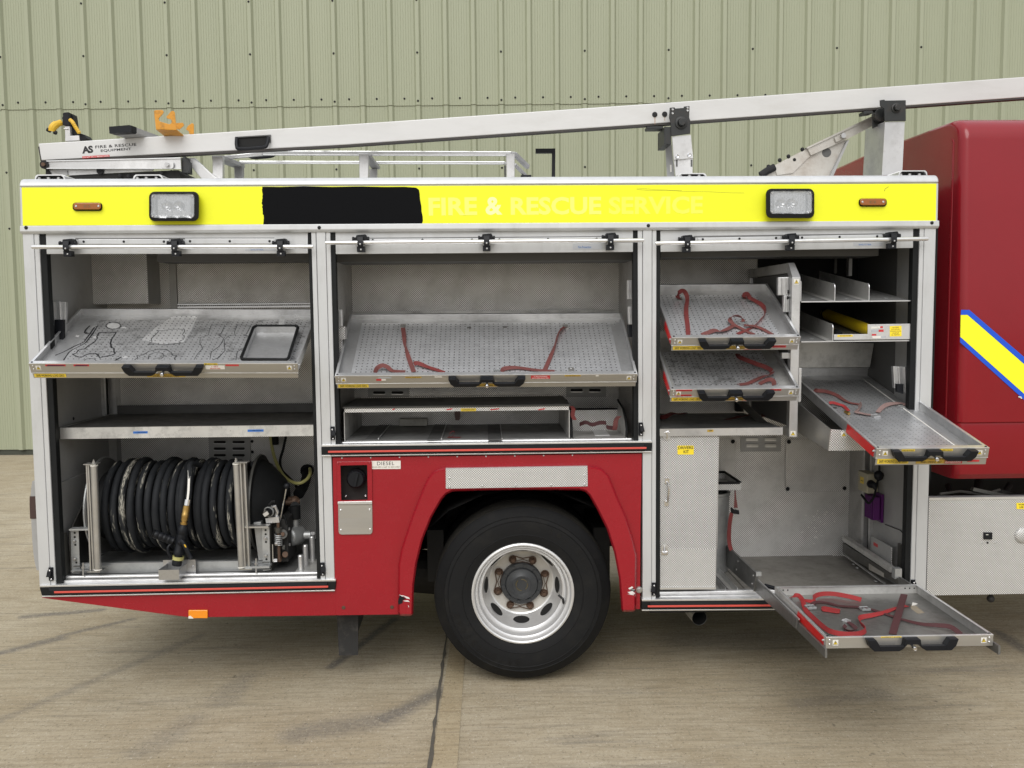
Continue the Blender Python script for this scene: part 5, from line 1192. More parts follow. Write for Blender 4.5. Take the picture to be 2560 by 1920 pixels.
# ------------------------------------------------------------------ middle locker fittings
YM = .78
b = MB(); a, c = P(873, 640, YM), P(1556, 1030, YM)
b.box((a.x, YM, ZF2+.002), (c.x, YM+.02, ZH+.05), 'emb'); b.box((a.x-.012, YM-.008, ZF2+.002), (a.x-.001, YM+.02, ZH+.05), 'alu'); b.box((c.x+.001, YM-.008, ZF2+.002), (c.x+.012, YM+.02, ZH+.05), 'alu')
zz_ = P(1210, 779, YM-.01).z; b.box((a.x, YM-.012, zz_-.02), (c.x, YM-.001, zz_+.006), 'grime'); q = P(*c6(912, 243), YM-.002); b.sphere(q, .012, 10, 'black'); b.build('back_panel', None, lk2)
for x0, x1, sl_ in ((360, 625, ((392, 472), (510, 588))), (1635, 1890, ((1662, 1742), (1780, 1858)))):
    b = MB(); vent(b, [c6(x0, 1045), c6(x1, 1045), c6(x1, 1122 if x0 < 500 else 1112), c6(x0, 1122 if x0 < 500 else 1112)], [(*c6(s0, 1076 if x0 < 500 else 1060), *c6(s1, 1093 if x0 < 500 else 1078)) for s0, s1 in sl_], YM-.004); b.build('vent_plate', None, lk2)
b = MB(); d = .07
zt0 = P(1140, 1014, d).z; q = [P(859, 1017.5, d), P(1424, 1011.5, d)]; xl, xr_ = q[0].x, q[1].x
b.box((xl-.004, d-.006, zt0-.010), (xr_+.004, .60, zt0), 'mat_black'); kt = P(1140, 1028, d)
b.box((xl, d, kt.z), (xr_, d+.003, zt0-.0105), 'emb'); b.box((xl, d, ZF2+.014), (xl+.004, .76, zt0-.0105), 'grime'); b.box((xr_-.004, d, ZF2+.014), (xr_, .76, zt0-.0105), 'grime'); b.box((xl+.0045, .755, ZF2+.014), (xr_-.0045, .76, zt0-.0105), 'emb'); b.box((xl, d, ZF2+.002), (xr_, .765, ZF2+.0135), 'shelf_top')
rk = b.build('equipment_rack', None, FE)
b = MB()
for x0, x1, xb0, xb1 in ((340, 425, 435, 505), (740, 830, 790, 862), (1132, 1220, 1130, 1208)):
    z0 = ZF2+.0140; pts = [onZ(*c6(x0, 1390), z0), onZ(*c6(x1, 1388), z0), onZ(*c6(xb1, 1292), z0), onZ(*c6(xb0, 1292), z0)]; b.prism(pts, (0, 0, .004), 'shelf_dark'); b.bar(pts[1]+V((.002, 0, .006)), pts[2]+V((.002, 0, .006)), .005, .008, mat='alu')
b.builds('floor_strip', None, rk)
b = MB(); p0 = P(1170, 1025, d); decal(b, [c6(957, 1186), c6(1055, 1185), c6(1055, 1203), c6(957, 1204)], p0, NY, .001, 'label_yellow'); dtext(b, 'CLEVELAND LOAD', c6(965, 1199.5), c6(1047, 1198.5), 3.6, p0, NY, 'ink', .01)
for x0, x1 in ((515, 535), (865, 905), (1145, 1205), (1455, 1500)): decal(b, [c6(x0, 1191), c6(x1, 1184), c6(x1-4, 1192), c6(x0+3, 1198)], p0, NY, .0006, 'label_red')
b.build('rack_label', None, rk)
b = MB(); z0 = ZF2+.0185; a = P(*c6(562, 1293), .67); c = P(*c6(740, 1290), .67); b.box((a.x, .67, z0), (c.x, .74, z0+.045)); tag(b.build('white_block', 'block', None, bevel=.003), 'scuffed white rectangular block on the rack floor of the middle locker', 'block')
# small compartment with padded edges
b = MB(); x0, x1 = P(*c6(1668, 1360), d).x, P(*c6(2025, 1360), d).x; zc0 = ZF2+.004
b.box((x0, d, zc0), (x1, .5, zc0+.004), 'grime'); b.box((x0, .42, zc0+.0045), (x1, .425, P(*c6(1800, 1190), .42).z), 'emb'); zt_ = P(*c6(1690, 1215), d+.1).z
for x_ in (x0, x1-.004): b.prism([V((x_, d, zc0+.0045)), V((x_, .415, zc0+.0045)), V((x_, .415, zt_+.05)), V((x_, .20, zt_+.02)), V((x_, d+.03, zt_-.04)), V((x_, d, zt_-.08))], (.004, 0, 0), 'grime')
cb_ = b.build('side_compartment', None, FE)
b = MB()
for x_ in (x0+.002, x1-.002): b.tube([V((x_, d, zc0+.01)), V((x_, d, zt_-.08)), V((x_, d+.03, zt_-.04)), V((x_, .20, zt_+.02)), V((x_, .415, zt_+.05))], .007, 8)
zz2 = P(*c6(1800, 1190), .42).z; b.tube([V((x0, .42, zz2)), V((x1, .42, zz2))], .006, 8); b.builds('padded_edge', 'rubber', cb_, smooth=True)
b = MB(); a = onZ(*c6(1800, 1310), zc0+.005); b.prism([onZ(*c6(x, y), zc0+.005) for x, y in ((1790, 1300), (1850, 1290), (1915, 1360), (1820, 1362))], (0, 0, .003)); b.build('bare_metal_patch', 'alu_bright', cb_)

# ------------------------------------------------------------------ front locker fittings
zC = P(1800, 1070.5, .02).z; zCb = P(1800, 1089, .02).z; xc1 = P(1957, 1080, .02).x
b = MB(); b.box((X3a+.001, .02, zCb), (xc1, .026, zC), 'alu'); b.box((X3a+.001, .0265, zC-.006), (xc1, DB-.08, zC-.002), 'shelf_top'); b.box((X3a+.001, .0265, zCb+.01), (xc1, DB-.08, zC-.0065), 'grime'); b.prism([V((xc1-.06, .30, zC-.002)), V((xc1-.003, .30, zC-.002)), V((xc1-.003, DB-.1, zC+.08)), V((xc1-.06, DB-.1, zC+.08))], (-.004, 0, 0), 'grime')
shc = b.build('shelf', None, FE); b = MB(); p0 = P(1775, 1076, .0195); decal(b, [cJ(820, 1186), cJ(905, 1184), cJ(905, 1214), cJ(820, 1216)], p0, NY, .001, 'label_amber'); dtext(b, 'SIM', cJ(845, 1207), cJ(882, 1206), 3, p0, NY, 'ink', .01); b.build('shelf_label', None, shc)
b = MB(); Yd = .035; slab([(1650.8, 1088.5), (1796, 1087), (1789, 1471), (1650.2, 1472)], Yd, Yd+.012, b, 'emb_bright'); dr = b.build('cabinet_door', None, FE, label='embossed DRIVERS KIT cabinet door with chrome catches')
b = MB(); slab([(1650.6, 1372.5), (1790.2, 1372), (1788.5, 1470), (1650.2, 1471.3)], Yd-.003, Yd-.0004, b, 'emb_white'); slab([(1650, 1469), (1789.5, 1468), (1789.5, 1473.5), (1650, 1474)], Yd-.010, Yd-.0034, b, 'alu_bright'); slab([(1790.4, 1372), (1791.2, 1372), (1789.6, 1470), (1788.8, 1470)], Yd-.006, Yd+.03, b, 'alu'); slab([(1796.2, 1092), (1797.8, 1092), (1793, 1372), (1791.6, 1372)], Yd-.002, Yd+.02, b, 'alu'); b.build('kick_plate', None, dr)
b = MB(); p0 = P(1714, 1124, Yd); decal(b, rrect(*cH(202, 203), *cH(356, 288), 2), p0, NY, .0015, 'label_bright'); dtext(b, 'DRIVERS', cH(210, 239), cH(350, 236), 7.2, p0, NY, 'ink', .02, .0025); dtext(b, 'KIT', cH(260, 276), cH(310, 274), 7.2, p0, NY, 'ink', .02, .0025); b.build('drivers_kit_sign', None, dr)
def catch(cx, cy, up):
    p = MB(); c = P(cx, cy, Yd-.002); s_ = 1 if up else -1
    p.box(c+V((-.018, -.004, 0)), c+V((.018, 0, .030*s_)), 'chrome'); p.lathe(c+V((0, 0, -.012*s_)), NY, [(.022, 0), (.022, .003), (0, .004)], 16, 'alu'); p.tube([c+V((0, -.008, -.022*s_)), c+V((0, -.012, 0)), c+V((-.006, -.014, .014*s_)), c+V((.008, -.012, .020*s_))], .005, 8, mat='chrome'); p.cyl(c+V((-.014, -.008, .012*s_)), c+V((.014, -.008, .012*s_)), .006, mat='chrome')
    return p.build('door_catch', None, dr, smooth=True)
catch(*cH(100, 98), True); catch(*cH(80, 1185), False)
b = MB(); a, c = P(*cH(103, 548), Yd-.002), P(*cH(98, 735), Yd-.002); b.tube([a+V((0, -.004, 0)), a+V((.004, -.022, -.010)), a+V((.006, -.026, -.04)), c+V((.006, -.026, .04)), c+V((.004, -.022, .010)), c+V((0, -.004, 0))], .0055, 10); b.box(a+V((-.012, -.004, -.008)), a+V((.012, 0, .022))); b.box(c+V((-.012, -.004, -.022)), c+V((.012, 0, .008))); b.build('door_handle', 'chrome', dr, smooth=True)
# divider column with its frame running back into the locker
b = MB(); Yq = .0; fA = [(1980.5, 693), (2001.8, 693), (1993.6, 1093), (1972.6, 1093)]
slab(fA, Yq, Yq+.05, b, 'alu')
t0, t1, t2, t3 = P(1981, 692.6, Yq), P(2001.8, 692.6, Yq), P(1986.5, 657, Yq+.09), P(1970.5, 657, Yq+.09)
b.add([t0, t1, t2, t3, t0+V((0, .06, 0)), t1+V((0, .06, 0)), t2+V((0, .05, -.03)), t3+V((0, .05, -.03))], [[0, 1, 2, 3], [4, 5, 6, 7], [0, 3, 7, 4], [1, 2, 6, 5], [2, 3, 7, 6]], 'alu')
zbm = t3.z; b.box((t3.x, Yq+.092, zbm-.055), (t2.x, DB-.03, zbm), 'grime'); b.box((t3.x, DB-.06, zC), (t2.x, DB-.012, zbm-.056), 'alu'); b.box((t3.x-.08, DB-.05, zC), (t3.x-.03, DB-.008, zbm-.1), 'black')
zl = P(1980, 1093, Yq).z; b.box((t3.x-.008, .055, zl), (t2.x-.02, .12, zl+.05), 'grime')
dv = b.build('divider_frame', None, FE, bevel=.003)
hazard(dv, P(*cI(2052, 578), Yq-.0005), V((1, 0, 0)), NY, .030); hazard(dv, P(*cJ(2003, 1238), Yq-.0005), V((1, 0, 0)), NY, .030)
b = MB(); b.box((t3.x+.012, .10, zC), (t3.x+.016, DB-.07, zbm-.06), 'plain_dark'); b.build('divider_sheet', None, dv)
extrusion([cI(1800, 515), cI(1985, 510), cI(1985, 762), cI(1800, 765)], .06, bolts=(cI(1942, 715),)); extrusion([cI(1880, 768), cI(1985, 766), cI(1972, 998), cI(1870, 995)], .05, bolts=(cI(1940, 797),))
b = MB(); slab([cI(2108, 570), cI(2124, 570), cI(2122, 850), cI(2106, 850)], -.004, .10, b); slab([cJ(2090, 332), cJ(2126, 332), cJ(2116, 800), cJ(2078, 800)], -.006, .02, b); slab([cI(1850, 1560), cI(1975, 1560), cI(1975, 1640), cI(1850, 1640)], .02, .06, b); b.build('tray_runner_bracket', 'alu', FE, bevel=.002)
extrusion([(2233, 916), (2277.5, 917), (2277, 985), (2236, 970)], .10, bolts=((2271.5, 952.5), (2271.5, 967.5))); b = MB(); slab([(2243, 960), (2259, 960), (2258, 985), (2243, 980)], .07, .095, b); b.build('runner_stop', 'plastic_black', FE)
# flat black plate, painting the unlit depth of the hatch behind the upper shelves
b = MB(); slab(rrect(1895, 640, 2230, 830, 12), DB-.012, DB-.004, b); b.build('hatch_dark_plate', 'black', lk3)
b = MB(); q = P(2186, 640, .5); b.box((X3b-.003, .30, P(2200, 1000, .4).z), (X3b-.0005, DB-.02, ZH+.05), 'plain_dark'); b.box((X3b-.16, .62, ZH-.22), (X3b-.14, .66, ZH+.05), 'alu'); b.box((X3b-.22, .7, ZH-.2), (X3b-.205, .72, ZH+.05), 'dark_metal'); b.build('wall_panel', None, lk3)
# two tilted shelves with dividers
def tshelf(yl, yr, name='stowage_shelf'):
    FLs, FRs = P(2003, yl, .03), P(2280, yr, .03); tl_ = math.tan(R(8.1)); v = V((0, .80, .80*tl_))
    p = MB((V((1, 0, 0)), v.normalized(), V((0, -tl_, 1)).normalized())); p.prism([FLs, FRs, FRs+v, FLs+v], (0, 0, -.0035), 'shelf_top'); p.bar(FLs+V((0, -.002, -.0015)), FRs+V((0, -.002, -.0015)), .003, .006, mat='alu_bright'); s_ = p.build(name, None, FE)
    return s_, FLs, v
sA, fA_, vA = tshelf(754, 751.2); sB, fB_, vB = tshelf(854, 850.8)
b = MB(); tn = math.tan(R(8.1))
def divider(px, yt, yb, fl_):
    a = P(px, yb, .034); z = fl_.z+.001; h_ = P(px, yt, .05).z-z; pts = [V((a.x, .034, z))]
    for k in range(6): an = R(180-90*k/5); pts.append(V((a.x, .034+.022+.022*math.cos(an), z+h_-.022+.022*math.sin(an)-0)))
    pts += [V((a.x, .80, z+h_+.76*tn)), V((a.x, .80, z+.766*tn))]
    p = MB(); p.prism(pts, (.003, 0, 0), 'grime'); p.tube([q+V((.0015, -.001, 0)) for q in pts[:7]], .0028, 6, mat='alu_bright'); p.prism([V((a.x-.035, .036, z+.002)), V((a.x-.001, .036, z+.002)), V((a.x-.001, .80, z+.002+.764*tn)), V((a.x-.035, .80, z+.002+.764*tn))], (0, 0, .002), 'grime'); return p
divider(2086, 709, 749.5, fA_).build('shelf_divider', None, sA); divider(2171.5, 709, 748.6, fA_).build('shelf_divider', None, sA); divider(2081, 810, 848, fB_).build('shelf_divider', None, sB)
b = MB()
for x, y, s_ in ((2032, 747.5, fA_), (2115.5, 746.7, fA_), (2215, 745.5, fA_), (2029, 846.5, fB_)): q = onPl(x, y, s_+V((0, 0, .0008)), V((0, -tn, 1)).normalized()); b.lathe(q, V((0, -tn, 1)), [(.013, 0), (.013, .002), (.009, .003), (0, .003)], 14)
b.builds('shelf_grommet', 'galv', sA)
b = MB(); Yg = .022; slab([cE(648, 1120), cE(1085, 1115), cE(1085, 990), cE(1660, 980), cE(1660, 1182), cE(648, 1190)], Yg, Yg+.004, b); dp = b.build('drawer_front', 'alu_bright', FE, bevel=.001)
b = MB(); p0 = P(2200, 830, Yg)
for x0, y0, x1, y1, m_ in ((1125, 1020, 1210, 1045, 'label_white'), (1213, 1015, 1245, 1040, 'label_white'), (1246, 1014, 1280, 1039, 'label_red'), (1130, 1058, 1224, 1088, 'label_silver'), (1226, 1057, 1290, 1087, 'label_red'), (1138, 1114, 1195, 1136, 'label_red'), (1145, 1142, 1255, 1168, 'label_white'), (1256, 1141, 1320, 1167, 'label_silver')): decal(b, [cE(x0, y0), cE(x1, y0-1), cE(x1, y1-1), cE(x0, y1)], p0, NY, .0008, m_)
b.builds('drawer_label', None, dp); b = MB()
decal(b, [cE(1370, 1013), cE(1523, 1007), cE(1523, 1143), cE(1370, 1147)], p0, NY, .0008, 'label_bright')
for k, (st, w_) in enumerate((('GLAZIERS', 85), ('PITCHFORK', 110), ('CEILING HOOK', 140), ('HANDLES', 85), ('Ba TRIPOD', 105))): dtext(b, st, cE(1447-w_/2, 1037+k*24.4), cE(1447+w_/2, 1035+k*24.4), 2.9, p0, NY, 'ink_faded', .02, .0016)
b.build('drawer_label', None, dp); b = MB(); decal(b, [cE(692, 1127), cE(890, 1123), cE(890, 1149), cE(692, 1152)], p0, NY, .0008, 'label_yellow'); dtext(b, 'WATER SYSTEM', cE(722, 1146), cE(862, 1143), 3, p0, NY, 'ink_faded', .02, .0016); b.build('drawer_label', None, dp)
# two yellow poles lying on that shelf
def pole(px, py, Y0, r_, L_, bands, label):
    nB = V((0, -tn, 1)).normalized(); a = P(px, py, Y0); z = fB_.z+(Y0-.03)*tn+r_+.004; a.z = z; d = V((0, 1, tn)).normalized(); L_ = min(L_, DB-.03-Y0)
    o = thing('pole', label, 'pole', a); p = MB(); p.tube([a, a+d*L_], r_, 18); p.build('pole_shaft', 'pole_yellow', o, smooth=True)
    p = MB()
    for t0_, t1_ in bands: p.tube([a+d*t0_, a+d*t1_], r_*1.05, 18)
    p.builds('pole_band', 'rubber', o, smooth=True)
pole(2096, 838, .12, .020, .7, ((-.01, .06), (.075, .10)), 'thin yellow pole with black banded tip beside the stowage shelf divider'); pole(2185, 820, .10, .034, .75, ((.72, .74),), 'thick plain yellow pole behind the raised drawer front')
# worn back plate above the long tray, and the open box below it
b = MB(); slab([cE(192, 1216), cE(1166, 1236), cE(1112, 1545), cE(188, 1552)], .58, .583, b); b.build('worn_back_plate', 'grime', FE)
b = MB(); q = [P(2076.5, 1073, -.3), P(2070.5, 1127, -.3)]; qb = [P(1993, 1008, .2), P(1993, 1078, .2)]; qb[0].x = q[0].x-.0; qb[1].x = q[1].x; ext = V((P(2230, 1100, -.3).x-q[0].x, 0, 0)); dd = (qb[0]-q[0]); dd2 = qb[1]-q[1]; qb = [q[0]+dd*1.5, q[1]+dd2*1.5]
b.prism([q[0], q[1], qb[1], qb[0]], (.003, 0, 0), 'steel'); dz5 = V((0, 0, -.03)); b.prism([q[0]+V((.0035, 0, 0)), q[0]+ext*.3+dz5*.3, q[0]+ext+dz5, q[1]+ext, q[1]+V((.0035, 0, 0))], (0, .003, 0), 'emb_bright'); b.prism([q[1]+V((.0035, .0035, .003)), q[1]+ext+V((0, .0035, .003)), qb[1]+ext+V((0, 0, .003)), qb[1]+V((.0035, 0, .003))], (0, 0, .003), 'emb_dark'); b.prism([q[0]+ext+dz5, q[1]+ext, qb[1]+ext, qb[0]+ext+dz5], (.003, 0, 0), 'emb_dark'); b.prism([qb[0], qb[1], qb[1]+ext, qb[0]+ext+dz5], (0, .003, 0), 'emb_dark')
bxo = b.build('open_pull_out_box', None, FE); hazard(bxo, P(*cL(885, 1103), -.3005), V((1, 0, 0)), NY, .030)
# back wall: vent, hatches, scuffs
b = MB(); YB = DB-.004
vent(b, [c8(580, 165), c8(812, 165), c8(812, 250), c8(580, 252)], [(*c8(610, 175), *c8(680, 186)), (*c8(718, 175), *c8(785, 186)), (*c8(612, 210), *c8(682, 222)), (*c8(720, 210), *c8(785, 222))], YB, 'plain_grey', 'grime'); b.build('vent_plate', None, lk3)
b = MB()
def hatch(pts, screws):
    slab(pts, YB-.0005, YB+.003, b, 'emb'); q = pp([(x, y) for x, y in pts], YB-.001); b.tube(q+[q[0]], .0012, 5, mat='grime')
    for x, y in screws: screw(b, P(x, y, YB-.002), NY, .014, .006, 'bolt_dark')
hatch(rrect(*c8(838, 182), *c8(1186, 480), 6), (c8(858, 195), c8(851, 466), c8(1178, 462))); b.build('inspection_hatch', None, lk3); b = MB(); hatch(rrect(1740, *c8(0, 182)[1:], *c8(548, 640), 6), (c8(535, 193),)); b.build('inspection_hatch', None, lk3)
b = MB(); rnd = random.Random(5)
for x, y in ((1020, 592), (1015, 610), (1075, 600), (1110, 605), (1030, 632), (1000, 645), (1035, 655), (985, 660), (1060, 668), (975, 688), (1010, 690), (1015, 712), (935, 715), (1045, 735), (1015, 745), (1005, 782), (1120, 655), (955, 620), (1000, 625), (1065, 612)):
    s_ = 1.7 if (x, y) == (1015, 745) else 1; slab([c8(x+rnd.uniform(3, 12)*s_*math.cos(R(a)), y+rnd.uniform(1.5, 4.5)*s_*math.sin(R(a))-.3*x*0) for a in range(0, 360, 60)], YB+.0025, YB+.0035, b)
b.build('paint_wear', 'white_chip', lk3)
# shallow bracket tray behind the cabinet door, and what hangs under it
b = MB(); zt1 = P(1852, 1207, .45).z; zb1 = P(1852, 1224.4, .45).z; xa_, xb_ = P(1700, 1207, .45).x, P(1853, 1207, .45).x
b.box((xa_, .45, zb1), (xb_, .453, zt1), 'emb_bright'); b.box((xb_-.003, .4535, zb1), (xb_, .83, zt1), 'emb'); b.box((xa_, .4535, zb1), (xb_-.0035, .83, zb1+.003), 'grime'); b.box((xa_, .83, zb1), (xb_, .833, zt1), 'emb'); wt = b.build('bracket_tray', None, FE)
b = MB(); b.tube([V((xa_, .4515, zt1)), V((xb_-.012, .4515, zt1)), V((xb_-.0015, .462, zt1)), V((xb_-.0015, .832, zt1)), V((xa_, .832, zt1))], .0085, 8); b.build('rubber_rim', 'rubber', wt, smooth=True)
b = MB(); c = P(1790, 1235, .62); cbt = V((P(1778, 1375, .62).x, .62, ZF3+.002)); c.x = cbt.x; b.lathe(V((c.x, .62, cbt.z)), (0, 0, 1), [(.105, 0), (.11, c.z-cbt.z), (.116, c.z-cbt.z+.004), (.116, c.z-cbt.z+.018), (.10, c.z-cbt.z+.018)], 28); cn = b.build('metal_bucket', 'galv', None, smooth=True, origin=(c.x, .62, cbt.z)); tag(cn, 'grey metal container half hidden behind the embossed cabinet door', 'container')
b = MB()                                       # two channel rails on the floor by the cabinet
for pts in ([cH(590, 1215), cH(768, 1430), cH(768, 1490), cH(690, 1490), cH(690, 1440), cH(590, 1320)],): pass
for x_ in (P(*cH(768, 1460), .10).x, P(*cH(655, 1460), .10).x):
    b.box((x_-.003, .09, ZF3+.002), (x_, .80, ZF3+.042), 'alu'); b.box((x_-.05, .09, ZF3+.002), (x_-.0035, .80, ZF3+.005), 'grime'); b.box((x_-.053, .09, ZF3+.002), (x_-.0505, .80, ZF3+.03), 'alu')
b.build('floor_channel', None, FE)
b = MB(); a = onZ(*c8(560, 850), ZF3+.001); c = onZ(*c8(1490, 1010), ZF3+.001); b.box((T6.FL.x-.02, .095, ZF3+.0005), (X3b-.13, DB-.003, ZF3+.006)); b.build('floor_plate', 'floor_dark', lk3)
b = MB()
for x, y in ((1338, 445), (1382, 488)): screw(b, onZ(1860+x/4.88, 1320+y/4.88, ZF3+.006), (0, 0, 1), .012, .008)
screw(b, onZ(*cG(600, 1535), ZF3+.006), (0, 0, 1), .014, .008); b.builds('bolt', 'bolt', lk3)

# right wall of the front locker
XW = X3b
b = MB(); b.box((XW-.004, .58, ZF3+.1), (XW-.0005, .62, P(2150, 1100, .6).z), 'black'); b.box((XW-.03, .625, ZF3+.1), (XW-.0005, .66, P(2150, 1100, .6).z), 'alu'); b.box((XW-.02, .55, ZF3+.1), (XW-.0005, .575, P(2150, 1100, .6).z), 'alu'); b.box((XW-.022, .67, ZF3+.02), (XW-.0005, DB-.002, P(2150, 1100, .6).z), 'emb_dark'); b.build('wall_channel', None, lk3)
def wallbox(fx0, fx1, y0, y1, Yf, Yb, mat, mb, X1=None):
    """box on the right wall: front face between fx0 and fx1 at depth Yf"""
    a, c = P(fx0, y0, Yf), P(fx1, y1, Yf); mb.box((a.x, Yf, c.z), (X1 if X1 else c.x, Yb, a.z), mat); return a, c
b = MB(); a, c = wallbox(*[cG(500, 0)[0], cG(600, 0)[0]], cG(0, 300)[1], cG(0, 525)[1], .48, .62, 'cream', b, XW-.004); jb = b.build('junction_box', None, FE, bevel=.004)
b = MB(); zz3 = (a.z+c.z)/2; b.box((a.x-.001, .53, zz3-.012), (a.x-.0003, .585, zz3+.03), 'label_yellow'); b.box((a.x-.0016, .54, zz3+.004), (a.x-.0011, .575, zz3+.008), 'ink_faded'); b.build('box_label', None, jb)
jc = V((c.x-.03, .478, zz3+.005))
chg = thing('charger', 'purple finned metal charger hanging below the cream junction box', 'charger', P(*cG(620, 850), .40))
b = MB(); a2, c2_ = P(*cG(570, 560), .40), P(*cG(668, 845), .40); nfin = 9
b.box((a2.x, .405, c2_.z+.006), (XW-.022, .52, a2.z-.006))
for k in range(nfin): x_ = a2.x+(XW-.03-a2.x)*(k+.5)/nfin; b.box((x_-.0025, .397, c2_.z+.008), (x_+.0025, .4045, a2.z-.008))
for k in range(8): y_ = .415+.013*k; b.box((a2.x-.006, y_, c2_.z+.008), (a2.x-.0004, y_+.005, a2.z-.008))
b.build('finned_case', 'purple', chg, bevel=.001); b = MB(); b.box((XW-.020, .395, c2_.z-.008), (XW-.005, .53, a2.z+.012)); b.build('wall_flange', 'purple', chg)
b = MB(); k1 = P(*cG(640, 200), .42); k2 = P(*cG(630, 318), .42); k3 = P(*cG(605, 440), .40); k4 = P(*cG(575, 560), .36); k5 = P(*cG(520, 635), .36); k6 = P(*cG(478, 600), .38)
b.tube(smooth_path([k1+V((0, 0, .3)), k1, k2, k3, k4, k5, k6, k6+V((0, .06, .02))]), .007, 8); cbl = b.build('power_cable', 'rubber', None, smooth=True); tag(cbl, 'black cable with plug hanging in front of the cream junction box', 'cable')
b = MB(); b.sphere(k2, .030, 12, sq=(1, .8, 1.1)); b.tube([P(*cG(545, 418), .42), P(*cG(575, 425), .40), P(*cG(595, 480), .39)], [.024, .020, .008], 10); b.sphere(P(*cG(540, 415), .43), .026, 12); b.build('plug', 'plastic_black', cbl, smooth=True)
b = MB(); a, c = P(*cG(780, 1142), .18), P(*cG(872, 1385), .18); bz_ = c.z
b.box((a.x, .18, bz_), (XW-.045, .183, a.z), 'emb'); b.box((a.x-.003, .18, bz_), (a.x-.0005, .46, a.z), 'plain_grey'); b.box((XW-.048, .1835, bz_), (XW-.045, .46, a.z), 'emb_dark'); b.box((a.x, .457, bz_), (XW-.0485, .46, a.z), 'emb_dark'); dh = b.build('document_holder', None, FE)
b = MB(); b.box((a.x-.0045, .36, a.z-.05), (a.x-.0035, .42, a.z-.03), 'label_red'); b.build('red_scribble', None, dh)
b = MB(); q = [onX(*cG(x, y), XW-.006) for x, y in ((705, 880), (880, 950), (915, 990), (915, 1140), (700, 1140))]; b.prism(q, (.003, 0, 0), 'plain_grey'); b.tube(q[:4], .003, 6, mat='dark_metal'); b.build('backing_plate', None, dh)
b = MB(); a = P(*cG(885, 1112), .13); c = P(*cG(940, 1560), .13); b.box((a.x, .13, c.z), (XW-.0005, .17, a.z)); b.build('corner_post', 'dark_metal', FE)
# ------------------------------------------------------------------ webbing straps (each lies in a tray or on a shelf)
def strap(name, label, segs, plane, n, mat, wid=.0125, tabs=(), buckles=(), group='red webbing straps lying in the trays', tmat='steel'):
    """segs: list of centre lines; each point = (pixel x, pixel y, height above the plane, roll in degrees)"""
    first = None; n = V(n).normalized(); mb = MB()
    for sg in segs:
        m_ = mat
        if isinstance(sg, tuple): m_, sg = sg
        q = []; h = []
        for z in sg:
            hh = z[2] if len(z) > 2 else .003; q.append(onPl(z[0], z[1], plane+n*hh, n)); h.append(z[3] if len(z) > 3 else 0)
        k = len(q); qq = smooth_path(q, 5); hq = []
        for i in range(k-1):
            for j in range(5): hq.append(h[i]+(h[i+1]-h[i])*j/5)
        hq.append(h[-1]); wv = []; nv = []
        for i in range(len(qq)):
            d = (qq[min(i+1, len(qq)-1)]-qq[max(i-1, 0)])
            d = d.normalized() if d.length > 1e-7 else V((1, 0, 0)); s_ = n.cross(d)
            s_ = s_.normalized() if s_.length > 1e-3 else V((1, 0, 0)); up = d.cross(s_)
            a = R(hq[i]); w = s_*math.cos(a)+up*math.sin(a); wv.append(w*wid); nv.append(d.cross(w))
        mb.ribbon(qq, wv, nv, .0018, m_)
    if not tabs and not buckles: o_ = mb.build(name, None, None); tag(o_, label, 'strap', group); return o_
    t_ = thing(name, label, 'strap', mb.v[0], group); mb.build('webbing', None, t_)
    for x, y in tabs:
        p = MB(); c = onPl(x, y, plane+n*.002, n); s_ = V((1, 0, 0)); f = n.cross(s_); p.obox(c-s_*.016-f*.02, s_*.032, f*.04, n*.003, tmat); screw(p, c+n*.003+f*.010, n, .004, .002, 'chrome'); p.build('end_plate', None, t_)
    for z in buckles:
        x, y, an = z[:3]; sc_ = z[3] if len(z) > 3 else 1; hh = z[4] if len(z) > 4 else .01; c = onPl(x, y, plane+n*hh, n); e = V((1, 0, 0)); e = (e-n*e.dot(n)).normalized(); f = n.cross(e); d1 = e*math.cos(R(an))+f*math.sin(R(an)); d2 = n.cross(d1); p = MB()
        a, b_ = .022*sc_, .018*sc_
        for s_ in (-1, 1): p.bar(c+d2*(s_*b_)-d1*a, c+d2*(s_*b_)+d1*a, .005*sc_, .012*sc_, n)
        for t2 in (-1, -.2, .9): p.bar(c+d1*(t2*a)-d2*b_, c+d1*(t2*a)+d2*b_, .006*sc_, .009*sc_, n)
        p.build('buckle', 'galv' if len(z) < 6 else z[5], t_, bevel=.0015)
    return t_
def S(f, pts): return [(*f(p[0], p[1]), *p[2:]) for p in pts]
strap('webbing_strap', 'red strap in the widest perforated tray whose loose tail curls up beside it', [('strap_pink', S(c6, [(585, 668, .004), (592, 720, .012), (602, 790, .02, 75), (622, 860, .012, 20), (655, 952, .004)])), ('strap_red', S(c6, [(655, 900, .02, 50), (680, 895, .02, 30), (740, 918, .012), (800, 938, .006), (850, 955, .003)])), ('strap_pink', S(c6, [(405, 958, .006, 50), (415, 930, .02, 60), (450, 910, .028, 30), (485, 920, .02, 20), (520, 945, .006), (600, 950, .003)]))], T2.floor, T2.n, 'strap_pink', tabs=(c6(586, 655),))
strap('webbing_strap', 'faded red strap in the widest perforated tray, folded flat along the front lip', [('strap_pink', S(c6, [(1628, 664, .004), (1606, 676, .016, 30), (1582, 712, .02, 60), (1565, 770, .015, 60), (1535, 850, .006, 15), (1497, 940, .003)])), ('strap_pink', S(c6, [(1222, 952, .004, 40), (1232, 932, .014, 40), (1280, 924, .012, 20), (1340, 926, .008), (1440, 940, .004), (1560, 948, .003)]))], T2.floor, T2.n, 'strap_pink', tabs=(c6(1629, 660), c6(1667, 937)), buckles=((*c6(1190, 946), 0, .8),))
